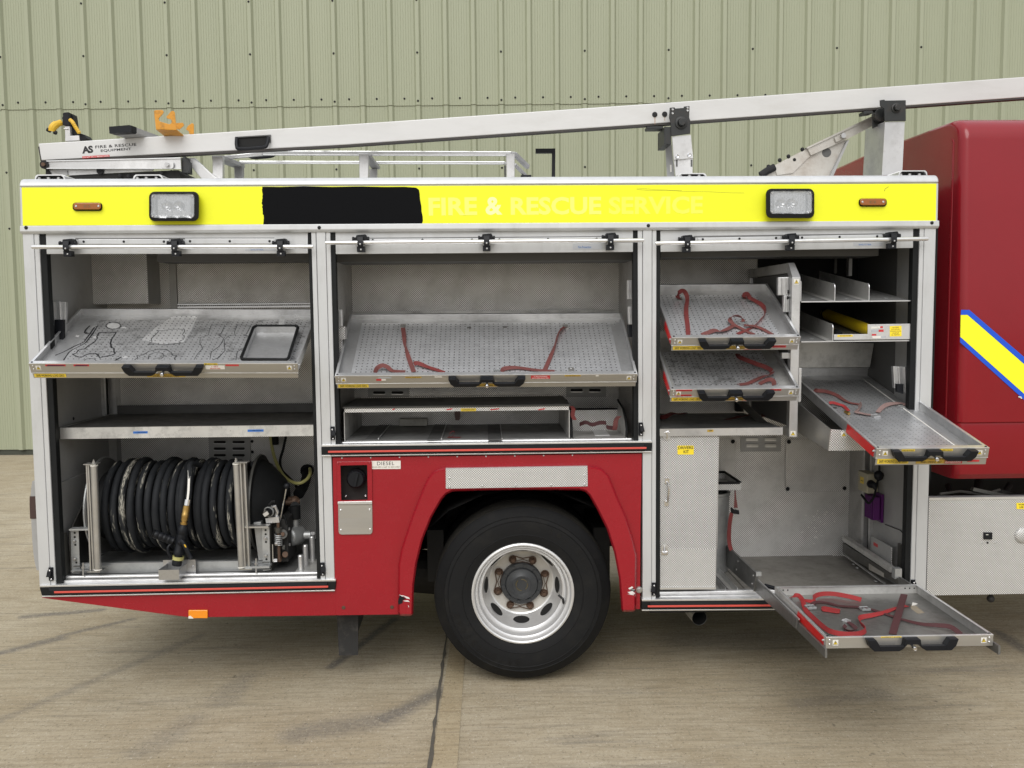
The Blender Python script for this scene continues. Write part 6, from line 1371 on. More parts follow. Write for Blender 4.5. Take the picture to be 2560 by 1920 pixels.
strap('webbing_strap', 'red strap arching up in a hoop on the upper tilted tray', [('strap_red', S(cI, [(440, 820, .004), (410, 790, .03, 20), (425, 735, .06, 30), (475, 700, .075, 40), (520, 735, .07, 50), (545, 820, .04, 40), (530, 930, .015, 15), (530, 1050, .006), (545, 1170, .003), (556, 1320, .002)]))], T3.floor, T3.n, 'strap_red', tabs=(cI(435, 815),))
strap('webbing_strap', 'red strap curling in a wide bow round the upper tilted tray', [('strap_red', S(cI, [(1340, 810, .004), (1320, 770, .03, 20), (1370, 745, .04, 60), (1410, 800, .03, 40), (1480, 840, .015, 20), (1570, 895, .012, 40), (1620, 960, .016, 75), (1610, 1040, .012, 75), (1550, 1110, .01, 70), (1480, 1175, .006, 50), (1400, 1225, .004, 20), (1240, 1300, .003)]))], T3.floor, T3.n, 'strap_red', tabs=(cI(1345, 808),))
strap('webbing_strap', 'faded red strap looped through a metal buckle on the upper tilted tray', [('strap_pink', S(cI, [(1720, 1310, .003), (1600, 1240, .006), (1490, 1195, .012), (1400, 1185, .014, 10), (1330, 1180, .012)])), ('strap_pink', S(cI, [(1320, 1130, .016), (1295, 1080, .03, 30), (1230, 1050, .045, 50), (1165, 1060, .04, 40), (1135, 1105, .025, 20), (1180, 1165, .014), (1280, 1220, .008), (1400, 1280, .004), (1470, 1310, .003)])), ('strap_pink', S(cI, [(740, 1308, .003), (840, 1278, .01, 30), (920, 1250, .014, 20), (1000, 1262, .012, -20), (1090, 1235, .014), (1210, 1170, .010)]))], T3.floor, T3.n, 'strap_pink', buckles=((*cI(1312, 1145), 20, .8, .012),))
strap('webbing_strap', 'red strap folded back on itself in the grimy lower tilted tray', [('strap_red', S(cJ, [(1235, 140, .003, 0), (1270, 185, .02, 50), (1370, 225, .03, 65), (1500, 275, .03, 65), (1640, 325, .025, 60), (1715, 375, .02, 45)])), ('strap_pink', S(cJ, [(1722, 385, .02, 30), (1690, 425, .02, 35), (1600, 445, .015, 20), (1480, 500, .008), (1380, 545, .004), (1240, 565, .003)])), ('strap_pink', S(cJ, [(1540, 555, .003), (1610, 515, .012), (1690, 490, .02, 30), (1738, 520, .015, 40), (1745, 570, .004, 30)]))], T4.floor, T4.n, 'strap_red', buckles=((*cJ(1230, 560), 0, .55, .006),))
zS = V((0, 0, zC-.002)); UPZ = V((0, 0, 1))
strap('webbing_strap', 'dusty red strap trailing across the fixed shelf under the two tilted trays', [('strap_pink', S(cJ, [(1070, 1045, .002), (1160, 1030, .003), (1250, 1010, .008, 15), (1330, 1000, .01, -10), (1420, 970, .012), (1500, 930, .014, 20), (1570, 895, .02), (1640, 850, .04)])), ('strap_pink', S(cJ, [(1640, 865, .04, 20), (1605, 920, .03, 30), (1588, 1010, .004, 10)]))], zS, UPZ, 'strap_pink', buckles=((*cJ(1560, 1025), 10, .6, .005, 'dark_metal'),))
strap('webbing_strap', 'dark red strap bundled on the fixed shelf just above the drivers kit door catch', [('strap_red', S(cJ, [(150, 1000, .02, 30), (220, 1010, .02, 50), (280, 985, .025, 60), (340, 960, .02, 30), (430, 968, .008, 10), (530, 956, .004)])), ('strap_red', S(cJ, [(170, 1030, .004), (230, 1030, .006, 20), (275, 1000, .02, 40)]))], zS, UPZ, 'strap_red', buckles=((*cJ(520, 955), 0, .5, .006, 'dark_metal'),))
strap('webbing_strap', 'grey pink strap with metal hooks lying across the longest tray', [('strap_pink', S(cL, [(445, 445, .012, 40), (500, 455, .015, 50), (600, 462, .014, 40), (700, 490, .012, 30), (790, 530, .008, 20), (880, 590, .006), (980, 635, .006), (1110, 655, .006)])), ('strap_grey', S(cL, [(1120, 640, .012, 60), (1130, 690, .012, 50), (1095, 735, .012, 30), (1075, 765, .014, 20), (1130, 785, .010), (1220, 805, .008), (1305, 815, .006)])), ('strap_grey', S(cK, [(205, 775, .006), (255, 715, .010, 20), (330, 665, .012, 30), (430, 645, .012, 20), (560, 640, .010), (620, 665, .008, 20)]))], T5.floor, T5.n, 'strap_pink', buckles=((*cK(172, 828), 15, .9, .006, 'alu'), (*cK(555, 692), 10, .7, .006)))
bs = strap('webbing_strap', 'short bright red strap with a brass tip lying on the longest tray', [('strap_bright', S(cL, [(668, 640, .01, 30), (720, 632, .014, 40), (800, 655, .012, 30), (880, 680, .010, 20), (925, 720, .010, 40), (955, 755, .008)]))], T5.floor, T5.n, 'strap_bright', wid=.009, buckles=((*cL(760, 705), 0, .4, .004, 'dark_metal'),))
b = MB(); c = onPl(*cL(905, 765), T5.floor+T5.n*.01, T5.n); d = onPl(*cL(965, 795), T5.floor+T5.n*.01, T5.n); b.cyl(c, d, .0085, n=12); b.build('brass_tip', 'brass', bs, smooth=True)
strap('webbing_strap', 'long bright red strap snaking in an S through the lowest drawer', [('strap_bright', S(c8, [(940, 1120, .004), (955, 1165, .008, 30), (1000, 1210, .012, 50), (1050, 1255, .016, 60), (1095, 1285, .018, 70), (1170, 1302, .018, 70), (1260, 1300, .018, 70), (1300, 1275, .018, 75), (1265, 1235, .018, 70), (1268, 1208, .016, 60), (1330, 1195, .012, 40), (1400, 1180, .008, 20), (1470, 1155, .006), (1545, 1138, .005)]))], T6.floor, T6.n, 'strap_bright', wid=.0118, buckles=((*c8(1548, 1135), 40, .5, .008, 'dark_metal'),))
strap('webbing_strap', 'bright red strap curved in an arc at the back of the lowest drawer', [('strap_bright', S(c8, [(866, 1093, .003), (890, 1082, .02, 30), (912, 1080, .02, 50), (935, 1105, .01, 40), (945, 1140, .004)])), ('strap_bright', S(c8, [(925, 1105, .004), (1000, 1114, .010, 40), (1003, 1088, .016, 60), (1040, 1072, .018, 70), (1110, 1070, .018, 70), (1200, 1085, .016, 60), (1275, 1105, .010, 60)]))], T6.floor, T6.n, 'strap_bright', wid=.0118)
strap('webbing_strap', 'dark maroon strap with two grey cam buckles running across the lowest drawer', [('strap_dark', S(c8, [(990, 1140, .006), (1010, 1118, .01), (1080, 1122, .008), (1150, 1140, .008), (1290, 1150, .010), (1400, 1182, .006), (1500, 1215, .006), (1620, 1245, .010, 20), (1720, 1252, .02, 40), (1790, 1262, .025, 50), (1850, 1305, .01, 40)]))], T6.floor, T6.n, 'strap_dark', wid=.0115, buckles=((*c8(983, 1146), 5, 1.05, .012), (*c8(1296, 1155), 5, 1.0, .012)))
strap('webbing_strap', 'wide flat maroon strap running front to back over the lowest drawer', [('strap_dark', S(c8, [(1522, 1074, .002), (1510, 1110, .003), (1490, 1185, .012), (1470, 1250, .006), (1455, 1303, .003)]))], T6.floor, T6.n, 'strap_dark', wid=.017)
strap('webbing_strap', 'small dark strap end with a silver buckle coiled in the lowest drawer', [('strap_dark', S(c8, [(1195, 1230, .004), (1230, 1255, .012, 30), (1245, 1275, .01, 40), (1210, 1285, .01, 50), (1175, 1270, .008, 50), (1185, 1252, .006, 40)]))], T6.floor, T6.n, 'strap_dark', wid=.009, buckles=((*c8(1188, 1224), 30, .75, .008, 'alu_bright'),))
b = MB(); q = [onPl(*c8(x, y), T6.floor+T6.n*.003, T6.n) for x, y in ((1045, 1150), (1062, 1147), (1140, 1162), (1154, 1163), (1150, 1184), (1130, 1184), (1052, 1172), (1044, 1165))]; b.prism(q, T6.n*.006); tag(b.build('rubber_tag', 'strap_bright', None, bevel=.002), 'flat bright red tag lying between the straps of the lowest drawer', 'tag')
# the strap hanging against the locker's back wall
b = MB(); hp = [P(*cH(745, 622), .48), P(*cH(748, 700), .48), P(*cH(752, 790), .47)]; b.ribbon(hp, [V((.0035, 0, 0)), V((.006, 0, 0)), V((.0125, 0, 0))], [NY]*3, .0018, 'strap_pink')
hp = smooth_path([P(*cH(716, 830), .465), P(*cH(700, 900), .46), P(*cH(690, 1000), .46), P(*cH(688, 1080), .46), P(*cH(697, 1150), .45), P(*cH(712, 1195), .44)]); b.ribbon(hp, [V((.0135, .004, 0))]*len(hp), [NY]*len(hp), .0018, 'strap_red')
hs = thing('hanging_strap', 'red strap with black buckle hanging under the bracket tray beside the cabinet door', 'strap', P(*cH(720, 800), .46)); b.build('webbing', None, hs); b = MB(); b.obox(P(*cH(705, 800), .46), V((.052, .0, -.010)), V((.004, 0, -.028)), V((0, .012, 0))); b.bar(P(*cH(704, 790), .455), P(*cH(745, 830), .455), .012, .012); b.build('buckle', 'plastic_black', hs, bevel=.003)
b = MB(); q = onZ(*c6(905, 1375), ZF2+.0145); pts = [q+V((-.03, .0, .002)), q+V((-.02, .0, .004)), q+V((.0, .01, .006)), q+V((.012, .01, .028)), q+V((.0, .01, .036)), q+V((-.018, .008, .022)), q+V((-.02, .01, .004)), q+V((.02, .0, .001)), q+V((.045, 0, .001))]
pts = smooth_path(pts, 4); 
for p_ in pts: p_.z = max(p_.z, ZF2+.0165)
b.ribbon(pts, [V((0, .0125, 0))]*len(pts), [V((0, 0, 1))]*len(pts), .0018, 'strap_red'); o = b.build('webbing_strap', None, None); tag(o, 'small coil of red strap on the front edge of the equipment rack floor', 'strap', 'red webbing straps lying in the trays')
b = MB(); q0 = P(*c6(935, 1212), .745); b.ribbon([q0+V((0, 0, .012)), q0+V((0, -.004, -.012)), q0+V((0, -.002, -.05))], [V((.018, 0, 0)), V((.018, 0, 0)), V((.013, 0, 0))], [NY]*3, .0025, 'strap_grey'); o = b.build('webbing_strap', None, None); tag(o, 'short dull strap hanging at the back of the equipment rack', 'strap', 'red webbing straps lying in the trays')
zc = ZF2+.010
b = MB(); L1 = [P(*c6(1720, 1290), .22), P(*c6(1760, 1275), .2), P(*c6(1800, 1290), .2), P(*c6(1850, 1278), .2), P(*c6(1890, 1280), .2), P(*c6(1895, 1305), .2), P(*c6(1945, 1312), .2)]; L1 = smooth_path(L1, 4); b.ribbon(L1, [V((0, .006, .011))]*len(L1), [NY]*len(L1), .0018, 'strap_dark'); L2 = smooth_path([P(*c6(1975, 1235), .16), P(*c6(1955, 1260), .15), P(*c6(1950, 1300), .15), P(*c6(1945, 1325), .16)], 4); b.ribbon(L2, [V((.014, 0, 0))]*len(L2), [NY]*len(L2), .0018, 'strap_pink')
L3 = smooth_path([P(*c6(1665, 1170), .09), P(*c6(1680, 1190), .10), P(*c6(1675, 1230), .10), P(*c6(1690, 1260), .10)], 4); b.ribbon(L3, [V((.012, 0, 0))]*len(L3), [NY]*len(L3), .0018, 'strap_red'); o = b.build('webbing_strap', None, None); tag(o, 'dark red strap draped inside the small black padded compartment', 'strap', 'red webbing straps lying in the trays')

# ------------------------------------------------------------------ hose reel in the rear locker
YH = .385; xl_, xr2_ = P(207, 1270, .09).x, P(621, 1270, .09).x
zH = P(400, 1258, .1).z-.012
RF, RC = .285, .262
zH = CAM.z-1.118
hr = thing('hose_reel', 'black rubber hose wound on a reel between two steel rollers in the rear locker', 'hose reel', ((xl_+xr2_)/2, YH, ZF1))
CX = V((0, YH, zH))
b = MB(); b.cyl(V((xl_+.02, YH, zH)), V((xr2_-.01, YH, zH)), .20, n=32); b.build('drum', 'rubber', hr, smooth=True)
b = MB(); b.lathe(V((xl_, YH, zH)), (1, 0, 0), [(.03, -.05), (.16, -.05), (.24, -.02), (RF-.006, -.004), (RF, .004), (RF-.004, .012), (.22, .012), (.20, .02)], 48, 'plain_dark'); b.build('reel_flange', None, hr, smooth=True)
b = MB(); b.tube([V((xl_, YH+RF*math.cos(R(a)), zH+RF*math.sin(R(a)))) for a in range(0, 360, 8)], .006, 6, closed=True); b.build('flange_edge', 'galv', hr, smooth=True)
b = MB(); b.lathe(V((xr2_, YH, zH)), (1, 0, 0), [(.20, -.02), (RF-.02, -.014), (RF, -.006), (RF+.002, .006), (RF-.012, .012), (.262, .010), (.245, .035), (.235, .05), (.15, .135), (.13, .145), (.12, .15), (.05, .15)], 48); b.build('reel_flange', 'rubber', hr, smooth=True, ang=40)
b = MB(); b.tube([V((xr2_-.002, YH+(RF-.001)*math.cos(R(a)), zH+(RF-.001)*math.sin(R(a)))) for a in range(0, 360, 8)], .009, 6, closed=True); b.build('flange_edge', 'dark_metal', hr, smooth=True)
# the hose itself: a full layer of turns, a few of them riding up over the rest
rnd = random.Random(21); x0h, x1h = P(246, 1260, .11).x+.02, xr2_-.035; nt_ = 17; per = 26; path = []
off = [rnd.uniform(-.006, .006) for _ in range(nt_+2)]; rad_ = [RC-.022+rnd.uniform(-.006, .008) for _ in range(nt_+2)]
rad_[1] += .012; rad_[2] += .018; rad_[8] += .012; rad_[9] += .016; ph = [rnd.uniform(0, 360) for _ in range(nt_+2)]; am_ = [rnd.uniform(.002, .010) for _ in range(nt_+2)]
def mixl(L_, t_): i = int(t_); f = t_-i; return L_[i]*(1-f)+L_[i+1]*f
for i in range(nt_*per+1):
    t_ = i/per; a = R(90)+2*math.pi*t_; x = x0h+(x1h-x0h)*t_/nt_+mixl(off, t_)+mixl(am_, t_)*math.sin(a+1.1)
    r_ = mixl(rad_, t_)+.006*math.sin(a*1.0+R(mixl(ph, t_))); r_ = min(r_, RC+.006)
    path.append(V((x, YH+r_*math.cos(a), zH+r_*math.sin(a))))
b = MB(); b.tube(path, .0205, 12, uv=True, mat='hose')
for xx, tl_, rr_ in ((.115, .030, RC+.004), (.335, -.035, RC+.003), (.40, .03, RC-.002), (.56, -.025, RC-.004)):   # loose over-turns
    ov = []
    for i in range(27): a = R(60)+2*math.pi*i/26*.96; ov.append(V((x0h+xx+tl_*math.sin(a*.5)*1.2, YH+rr_*math.cos(a), zH+rr_*math.sin(a))))
    b.tube(ov, .0205, 12, uv=True, mat='hose')
tail = smooth_path([V((P(478, 1150, .1).x, YH-.1, zH+.245)), P(477, 1160, .16), P(475, 1190, .095), P(473.5, 1225, .065), P(470.5, 1252, .05)], 5); b.tube(tail, .0155, 12, uv=True, mat='hose')
b.build('hose', None, hr, smooth=True)
b = MB(); s1, s2 = P(474, 1165, .125), P(471, 1248, .045); sp = [q+V((0, -.0160, 0)) for q in tail[4:]]; b.ribbon(sp, [V((.006, 0, 0))]*len(sp), [NY]*len(sp), .001); b.build('white_tape', 'label_white', hr)
def roller(top, bot, Yr, wd, chx, nm):
    a, c = P(*top, Yr), P(*bot, Yr); p = MB(); p.cyl(a, c, wd, n=24); r_ = p.build('roller', 'steel', hr, smooth=True)
    p = MB(); up = (a-c).normalized(); p.cyl(a, a+up*.006, wd*1.12, n=24); p.cyl(c-up*.006, c, wd*1.12, n=24); p.build('roller_cap', 'label_white', r_, smooth=True)
    p = MB(); x1_, x2_ = chx; A, B_ = P(x1_[0], top[1]-3, Yr+.01), P(x1_[1], bot[1]+2, Yr+.01); A2, B2 = P(x2_[0], top[1]-3, Yr+.01), P(x2_[1], bot[1]+2, Yr+.01)
    for q0, q1, w_ in ((A, B_, .004), (A2, B2, .004)): p.prism([q0+V((-w_, -.012, 0)), q0+V((w_, -.012, 0)), q1+V((w_, -.012, 0)), q1+V((-w_, -.012, 0))], (0, .04, 0))
    m0, m1 = (A+A2)/2, (B_+B2)/2; w_ = abs(A2.x-A.x)/2; p.prism([m0+V((-w_, .02, 0)), m0+V((w_, .02, 0)), m1+V((w_, .02, 0)), m1+V((-w_, .02, 0))], (0, .005, 0))
    p.box(V((min(A.x, a.x)-.01, Yr-.02, a.z+.009)), V((max(A2.x, a.x)+.02, Yr+.04, a.z+.013))); p.box(V((min(B_.x, c.x)-.01, Yr-.02, c.z-.014)), V((max(B2.x, c.x)+.02, Yr+.04, c.z-.009)))
    p.hexa(a+V((0, 0, .013)), a+V((0, 0, .026)), .008); p.cyl(a+V((0, 0, .02)), a+V((0, 0, .036)), .004); p.build('roller_frame', 'steel', hr)
roller(cC(425, 245), cC(470, 1400), .045, .0195, ((cC(352, 0)[0], cC(396, 0)[0]), (cC(372, 0)[0], cC(428, 0)[0])), 'l')
roller(cD(457, 335), cD(512, 1395), .045, .0175, ((cD(505, 0)[0], cD(556, 0)[0]), (cD(548, 0)[0], cD(598, 0)[0])), 'r')
b = MB()
def foot(pts, holes, bolts, Yb, mb):
    slab(pts, Yb, Yb+.006, mb, 'galv'); a_, c_ = P(*pts[0], Yb), P(*pts[2], Yb); 
    for x, y in holes: q = P(x, y, Yb-.0005); mb.lathe(q, NY, [(.0062, 0), (.0062, .0008), (0, .0008)], 12, 'black')
    for x, y in bolts: q = P(x, y, Yb-.0005); mb.lathe(q, NY, [(.0125, 0), (.0125, .002)], 14, 'bolt'); mb.hexa(q+V((0, -.002, 0)), q+V((0, -.010, 0)), .0092, 'bolt'); mb.cyl(q+V((0, -.010, 0)), q+V((0, -.018, 0)), .0045, mat='bolt')
foot([cC(162, 975), cC(252, 970), cC(268, 1450), cC(178, 1450)], [cC(209, 996), cC(210, 1043), cC(217, 1130), cC(228, 1328)], [cC(207, 1085), cC(216, 1285)], .10, b)
b.build('mounting_foot', None, hr); b = MB(); foot([cD(725, 985), cD(800, 970), cD(812, 1430), cD(735, 1440)], [cD(763, 1017), cD(764, 1060), cD(767, 1140), cD(772, 1320)], [cD(763, 1100), cD(769, 1280)], .09, b)
b.build('mounting_foot', None, hr); b = MB(); q = P(*cC(215, 960), .09); b.box(P(*cC(145, 960), .06)+V((0, 0, -.006)), P(*cC(380, 950), .06)+V((0, .05, .0)), 'galv'); b.box(P(*cC(165, 1412), .05)+V((0, 0, -.008)), P(*cC(520, 1412), .05)+V((0, .06, -.002)), 'galv')
b.box(P(*cD(545, 990), .05)+V((0, 0, -.004)), P(*cD(790, 985), .05)+V((0, .06, .004)), 'steel'); b.box(P(*cD(550, 1405), .04)+V((0, 0, -.006)), P(*cD(800, 1395), .04)+V((0, .07, .002)), 'galv')
for x, y0, y1, f in ((305, 1330, 1480, cC), (665, 1310, 1465, cD)): b.cyl(P(*f(x, y0), .05), P(*f(x, y1), .05), .0052, mat='bolt'); qn = P(*f(x, y0+62), .05); b.hexa(qn, qn+V((0, 0, .010)), .010, 'bolt')
for f, x, y in ((cC, 240, 1375), (cC, 240, 1440), (cD, 765, 1355), (cD, 770, 1425)): q = P(*f(x, y), .085); b.bar(q-V((.02, 0, -.003)), q+V((.022, 0, .003)), .016, .004, mat='dark_metal')
b.builds('mounting_bracket', None, hr)
b = MB(); a, c = P(*cC(300, 1340), .13), P(*cD(740, 1440), .13); b.box((a.x-.08, .13, c.z), (c.x, .16, a.z)); b.box((a.x-.08, .1605, ZF1+.0005), (c.x, .62, ZF1+.006)); b.build('base_beam', 'galv', hr)
b = MB(); fx = P(*cD(800, 1200), .09).x; sd = [V((fx, .10, ZF1+.01)), V((fx, .62, ZF1+.01)), V((fx, .62, zH-.05)), V((fx, YH+.05, zH+.06)), V((fx, YH-.06, zH+.06)), V((fx, .10, zH-.10))]; b.prism(sd, (.006, 0, 0), 'dark_metal'); b.build('side_frame', None, hr); b = MB(); fx0 = P(*cC(178, 1300), .10).x-.01; b.prism([V((fx0, q_.y, q_.z)) for q_ in sd], (.006, 0, 0), 'dark_metal'); b.build('side_frame', None, hr); b = MB()
b.obox(P(*cD(640, 940), .12), V((.04, 0, .004)), V((0, .12, 0)), P(*cD(690, 1330), .12)-P(*cD(640, 940), .12), 'galv'); b.build('frame_cover', None, hr)
# valve, crank lever, spring and pipework at the right end
b = MB(); a, c = P(*cD(983, 560), .12), P(*cD(915, 905), .16); b.cyl(a, c, .0048, n=10, mat='chrome'); b.sphere(a, .0185, 14, 'plastic_black'); b.build('brake_lever', None, hr, smooth=True)
b = MB(); q0 = P(*cD(765, 850), .06); q1 = P(*cD(835, 800), .16); b.tube([q0, q0+(q1-q0)*.35], [.026, .026], 18, cap=False, mat='rubber'); b.tube([q0+V((0, .004, 0)), q1], .019, 16, mat='dark_metal'); b.cyl(q0+(q1-q0)*.4, q0+(q1-q0)*.5, .030, n=18, mat='galv')
q2 = P(*cD(800, 760), .10); b.tube([q2, P(*cD(835, 720), .10), P(*cD(862, 720), .10)], .009, 8, mat='rubber'); b.tube([P(*cD(812, 780), .12), P(*cD(860, 770), .13), P(*cD(885, 830), .13), P(*cD(870, 880), .14)], .010, 8, mat='alu'); b.obox(P(*cD(760, 890), .12), V((.075, 0, .004)), V((0, .03, 0)), V((.004, 0, -.032)), 'alu'); b.bar(P(*cD(745, 865), .052), P(*cD(790, 835), .052), .006, .02, mat='alu_bright')
b.build('inlet_valve', None, hr, smooth=True)
b = MB(); qa, qb = P(*cD(893, 940), .12), P(*cD(905, 1330), .12); b.cyl(qa, qb, .0085, n=10, mat='rust'); hx = []
m0, m1 = P(*cD(893, 1055), .12), P(*cD(900, 1170), .12)
for i in range(6*12+1): t_ = i/72; a = 2*math.pi*6*t_; hx.append(m0+(m1-m0)*t_+V((.019*math.cos(a), .019*math.sin(a), 0)))
b.tube(hx, .0036, 6, mat='galv'); b.cyl(P(*cD(892, 990), .12), P(*cD(893, 1045), .12), .022, .016, mat='dark_metal'); b.hexa(P(*cD(862, 1160), .10), P(*cD(890, 1158), .10), .010, 'bolt'); b.hexa(P(*cD(848, 1332), .09), P(*cD(885, 1330), .09), .010, 'bolt'); b.hexa(P(*cD(980, 1005), .2), P(*cD(1015, 1003), .2), .009, 'bolt'); b.hexa(P(*cD(980, 1170), .2), P(*cD(1020, 1168), .2), .009, 'bolt'); b.hexa(P(*cD(940, 1195), .14), P(*cD(965, 1195), .14), .014, 'dark_metal'); b.cyl(P(*cD(905, 1330), .12), P(*cD(915, 1290), .16), .012, mat='rust'); b.box(P(*cD(830, 1165), .10), P(*cD(848, 1340), .11), 'steel'); b.build('brake_linkage', None, hr)
b = MB(); a_, c_ = P(*cD(822, 905), .17), P(*cD(1000, 1345), .17); b.box((a_.x, .17, c_.z), (c_.x, .40, a_.z), 'chassis'); b.box((a_.x+.03, .150, c_.z+.05), (a_.x+.05, .169, a_.z-.02), 'dark_metal'); b.cyl(P(*cD(940, 1060), .17), P(*cD(940, 1060), .13), .028, n=18, mat='dark_metal'); b.hexa(P(*cD(940, 1060), .13), P(*cD(940, 1060), .118), .014, 'rust'); b.cyl(P(*cD(965, 1270), .17), P(*cD(965, 1270), .14), .018, n=14, mat='rust'); b.tube(smooth_path([P(*cD(870, 900), .15), P(*cD(910, 860), .16), P(*cD(960, 880), .17), P(*cD(985, 960), .17)]), .008, 8, mat='rubber'); b.build('gearbox', None, hr, bevel=.003)
b = MB(); g0 = P(*cD(1075, 1070), .34); b.lathe(g0+V((0, .0, 0)), V((-.55, -.83, 0)), [(0, .07), (.03, .07), (.05, .062), (.058, .05), (.058, -.02), (.05, -.04)], 24, 'galv'); b.cyl(g0, g0+V((.09, 0, 0)), .026, n=16, mat='galv'); b.hexa(g0+V((.09, 0, .0)), g0+V((.115, 0, 0)), .020, 'bolt'); b.cyl(g0, g0+V((0, 0, .10)), .022, n=16, mat='galv'); b.cyl(g0+V((0, 0, .10)), g0+V((.0, 0, .18)), .032, n=16, mat='rubber'); u0 = P(*cD(1060, 720), .42); b.tube([g0+V((0, 0, .18)), u0+V((0, 0, -.06)), u0], .026, 12, mat='rubber'); b.cyl(V((xr2_+.14, YH, u0.z)), u0+V((.03, 0, 0)), .018, n=14, mat='rust'); b.sphere(u0, .034, 14, 'rust'); b.cyl(u0+V((-.035, 0, 0)), u0+V((-.01, 0, 0)), .030, n=14, mat='rust'); b.build('drive_motor', None, hr, smooth=True)
# pipes and cables on the back wall
b = MB(); b.tube(smooth_path([P(*cD(815, 40), .80), P(*cD(838, 200), .78), P(*cD(880, 330), .72), P(*cD(940, 440), .66), P(*cD(1020, 510), .60), P(*cD(1110, 532), .56), P(*cD(1190, 490), .58), P(*cD(1225, 430), .62), P(*cD(1222, 380), .70)]), .0105, 10); tag(b.build('yellow_tube', 'yellow_hose', None, smooth=True), 'thin yellow tube looping down behind the cone of the hose reel', 'tube')
b = MB(); b.tube(smooth_path([P(*cD(975, 40), .80), P(*cD(945, 180), .78), P(*cD(915, 290), .76), P(*cD(930, 390), .74), P(*cD(1010, 480), .72), P(*cD(1070, 540), .66), P(*cD(1095, 605), .6)]), .0085, 8); b.cyl(P(*cD(862, 50), .80), P(*cD(864, 130), .80), .022, n=12); tag(b.build('black_cable', 'rubber', None, smooth=True), 'black cable hanging beside the yellow tube in the rear locker', 'cable')
b = MB(); b.tube([P(*cD(1192+52*math.cos(R(a)), 402+50*math.sin(R(a))), .84) for a in range(0, 360, 24)], .012, 8, closed=True); b.tube(smooth_path([P(*cD(1192, 400), .86), P(*cD(1185, 470), .78), P(*cD(1160, 560), .68), P(*cD(1110, 640), .56)]), .03, 12); b.cyl(P(*cD(1130, 600), .60), P(*cD(1105, 645), .55), .034, n=14, mat=None); b.build('feed_pipe', 'rubber', hr, smooth=True)
b = MB(); pz = P(*cD(1128, 1425), .12); b.box((P(*cD(1070, 1450), .08).x, .08, ZF1+.002), (X1b-.03, .34, ZF1+.012), 'grime')
for (x, y0, y1), Y_, r_ in (((1128, 1285, 1425), .11, .0155), ((1178, 1180, 1350), .20, .0155), ((1246, 1090, 1215), .30, .0155)): a, c = P(*cD(x-3, y0), Y_), P(*cD(x+3, y1), Y_); c = V((c.x, c.y, ZF1+.0125)); b.cyl(c, a, r_, n=16, mat='alu'); b.lathe(a, (0, 0, 1), [(r_, 0), (r_*.8, .006), (0, .008)], 16, 'alu')
b.build('locating_pin_plate', None, FE, smooth=True)
# spray nozzle standing in its holder
sn = thing('spray_nozzle', 'black pistol grip spray nozzle with brass coupling standing upright in a small metal cup', 'nozzle', P(440, 1408, .03))
ax0, ax1 = P(*cC(1432, 900), .03), P(*cC(1362, 1300), .025); axd = (ax0-ax1).normalized(); Lx = (ax0-ax1).length
b = MB(); b.lathe(ax1, axd, [(0, -.03), (.026, -.03), (.028, -.01), (.024, 0), (.022, .03), (.030, .034), (.030, .055), (.027, .06), (.0285, .13), (.026, .15), (.026, Lx*.72), (.0285, Lx*.76), (.0285, Lx*.9), (.020, Lx*.96), (.018, Lx)], 20); g1 = ax1+axd*(Lx*.45); b.sphere(g1+V((.008, -.024, .015)), .017, 12); b.build('nozzle_body', 'plastic_black', sn, smooth=True)
b = MB(); h0, h1_ = P(*cC(1310, 1085), .02), P(*cC(1085, 1000), -.01); gp = [h0+(h1_-h0)*t_ for t_ in [i/14 for i in range(15)]]; b.tube(gp, [.024+.0022*math.cos(i*2.2) for i in range(15)], 12); b.build('pistol_grip', 'plastic_black', sn, smooth=True)
b = MB(); t0_ = P(*cC(1420, 1100), -.005); b.tube(smooth_path([P(*cC(1395, 1085), 0), t0_, P(*cC(1465, 1180), -.01), P(*cC(1510, 1280), -.01)]), [.010]+[.013]*14+[.015], 10); b.tube(smooth_path([P(*cC(1320, 1090), .02), P(*cC(1255, 1160), .0), P(*cC(1270, 1240), .0), P(*cC(1310, 1280), .01)]), .008, 8); b.build('trigger_lever', 'plastic_black', sn, smooth=True)
b = MB(); b.obox(P(*cC(1432, 1125), -.022), V((.008, 0, -.002)), V((.006, 0, -.016)), V((0, .003, 0))); b.build('yellow_mark', 'clamp_yellow', sn)
b = MB(); b.cyl(ax1+axd*.004, ax1+axd*.022, .0325, n=20); b.build('yellow_ring', 'yellow_hose', sn, smooth=True)
b = MB(); k0_ = P(*cC(1432, 895), .032); k1_ = P(*cC(1465, 690), .042); kd = (k1_-k0_); kl = kd.length; b.lathe(k0_, kd, [(.018, -.01), (.020, 0), (.020, .008), (.015, .01), (.015, .016), (.0185, .018), (.0195, kl*.35), (.0205, kl*.38), (.0205, kl*.55), (.019, kl*.58), (.0195, kl*.82), (.0185, kl)], 20); b.build('brass_coupling', 'brass', sn, smooth=True)
b = MB(); b.cyl(P(*cC(1467, 688), .042), P(*cC(1479, 622), .048), .0185, n=20); b.build('hose_ferrule', 'chrome', sn, smooth=True)
b = MB(); q = [P(*cC(1147, 1412), -.03), P(*cC(1378, 1408), -.03)]; wx = q[1].x-q[0].x; zt_ = q[0].z; zb_ = P(*cC(1260, 1522), -.03).z; t = .003
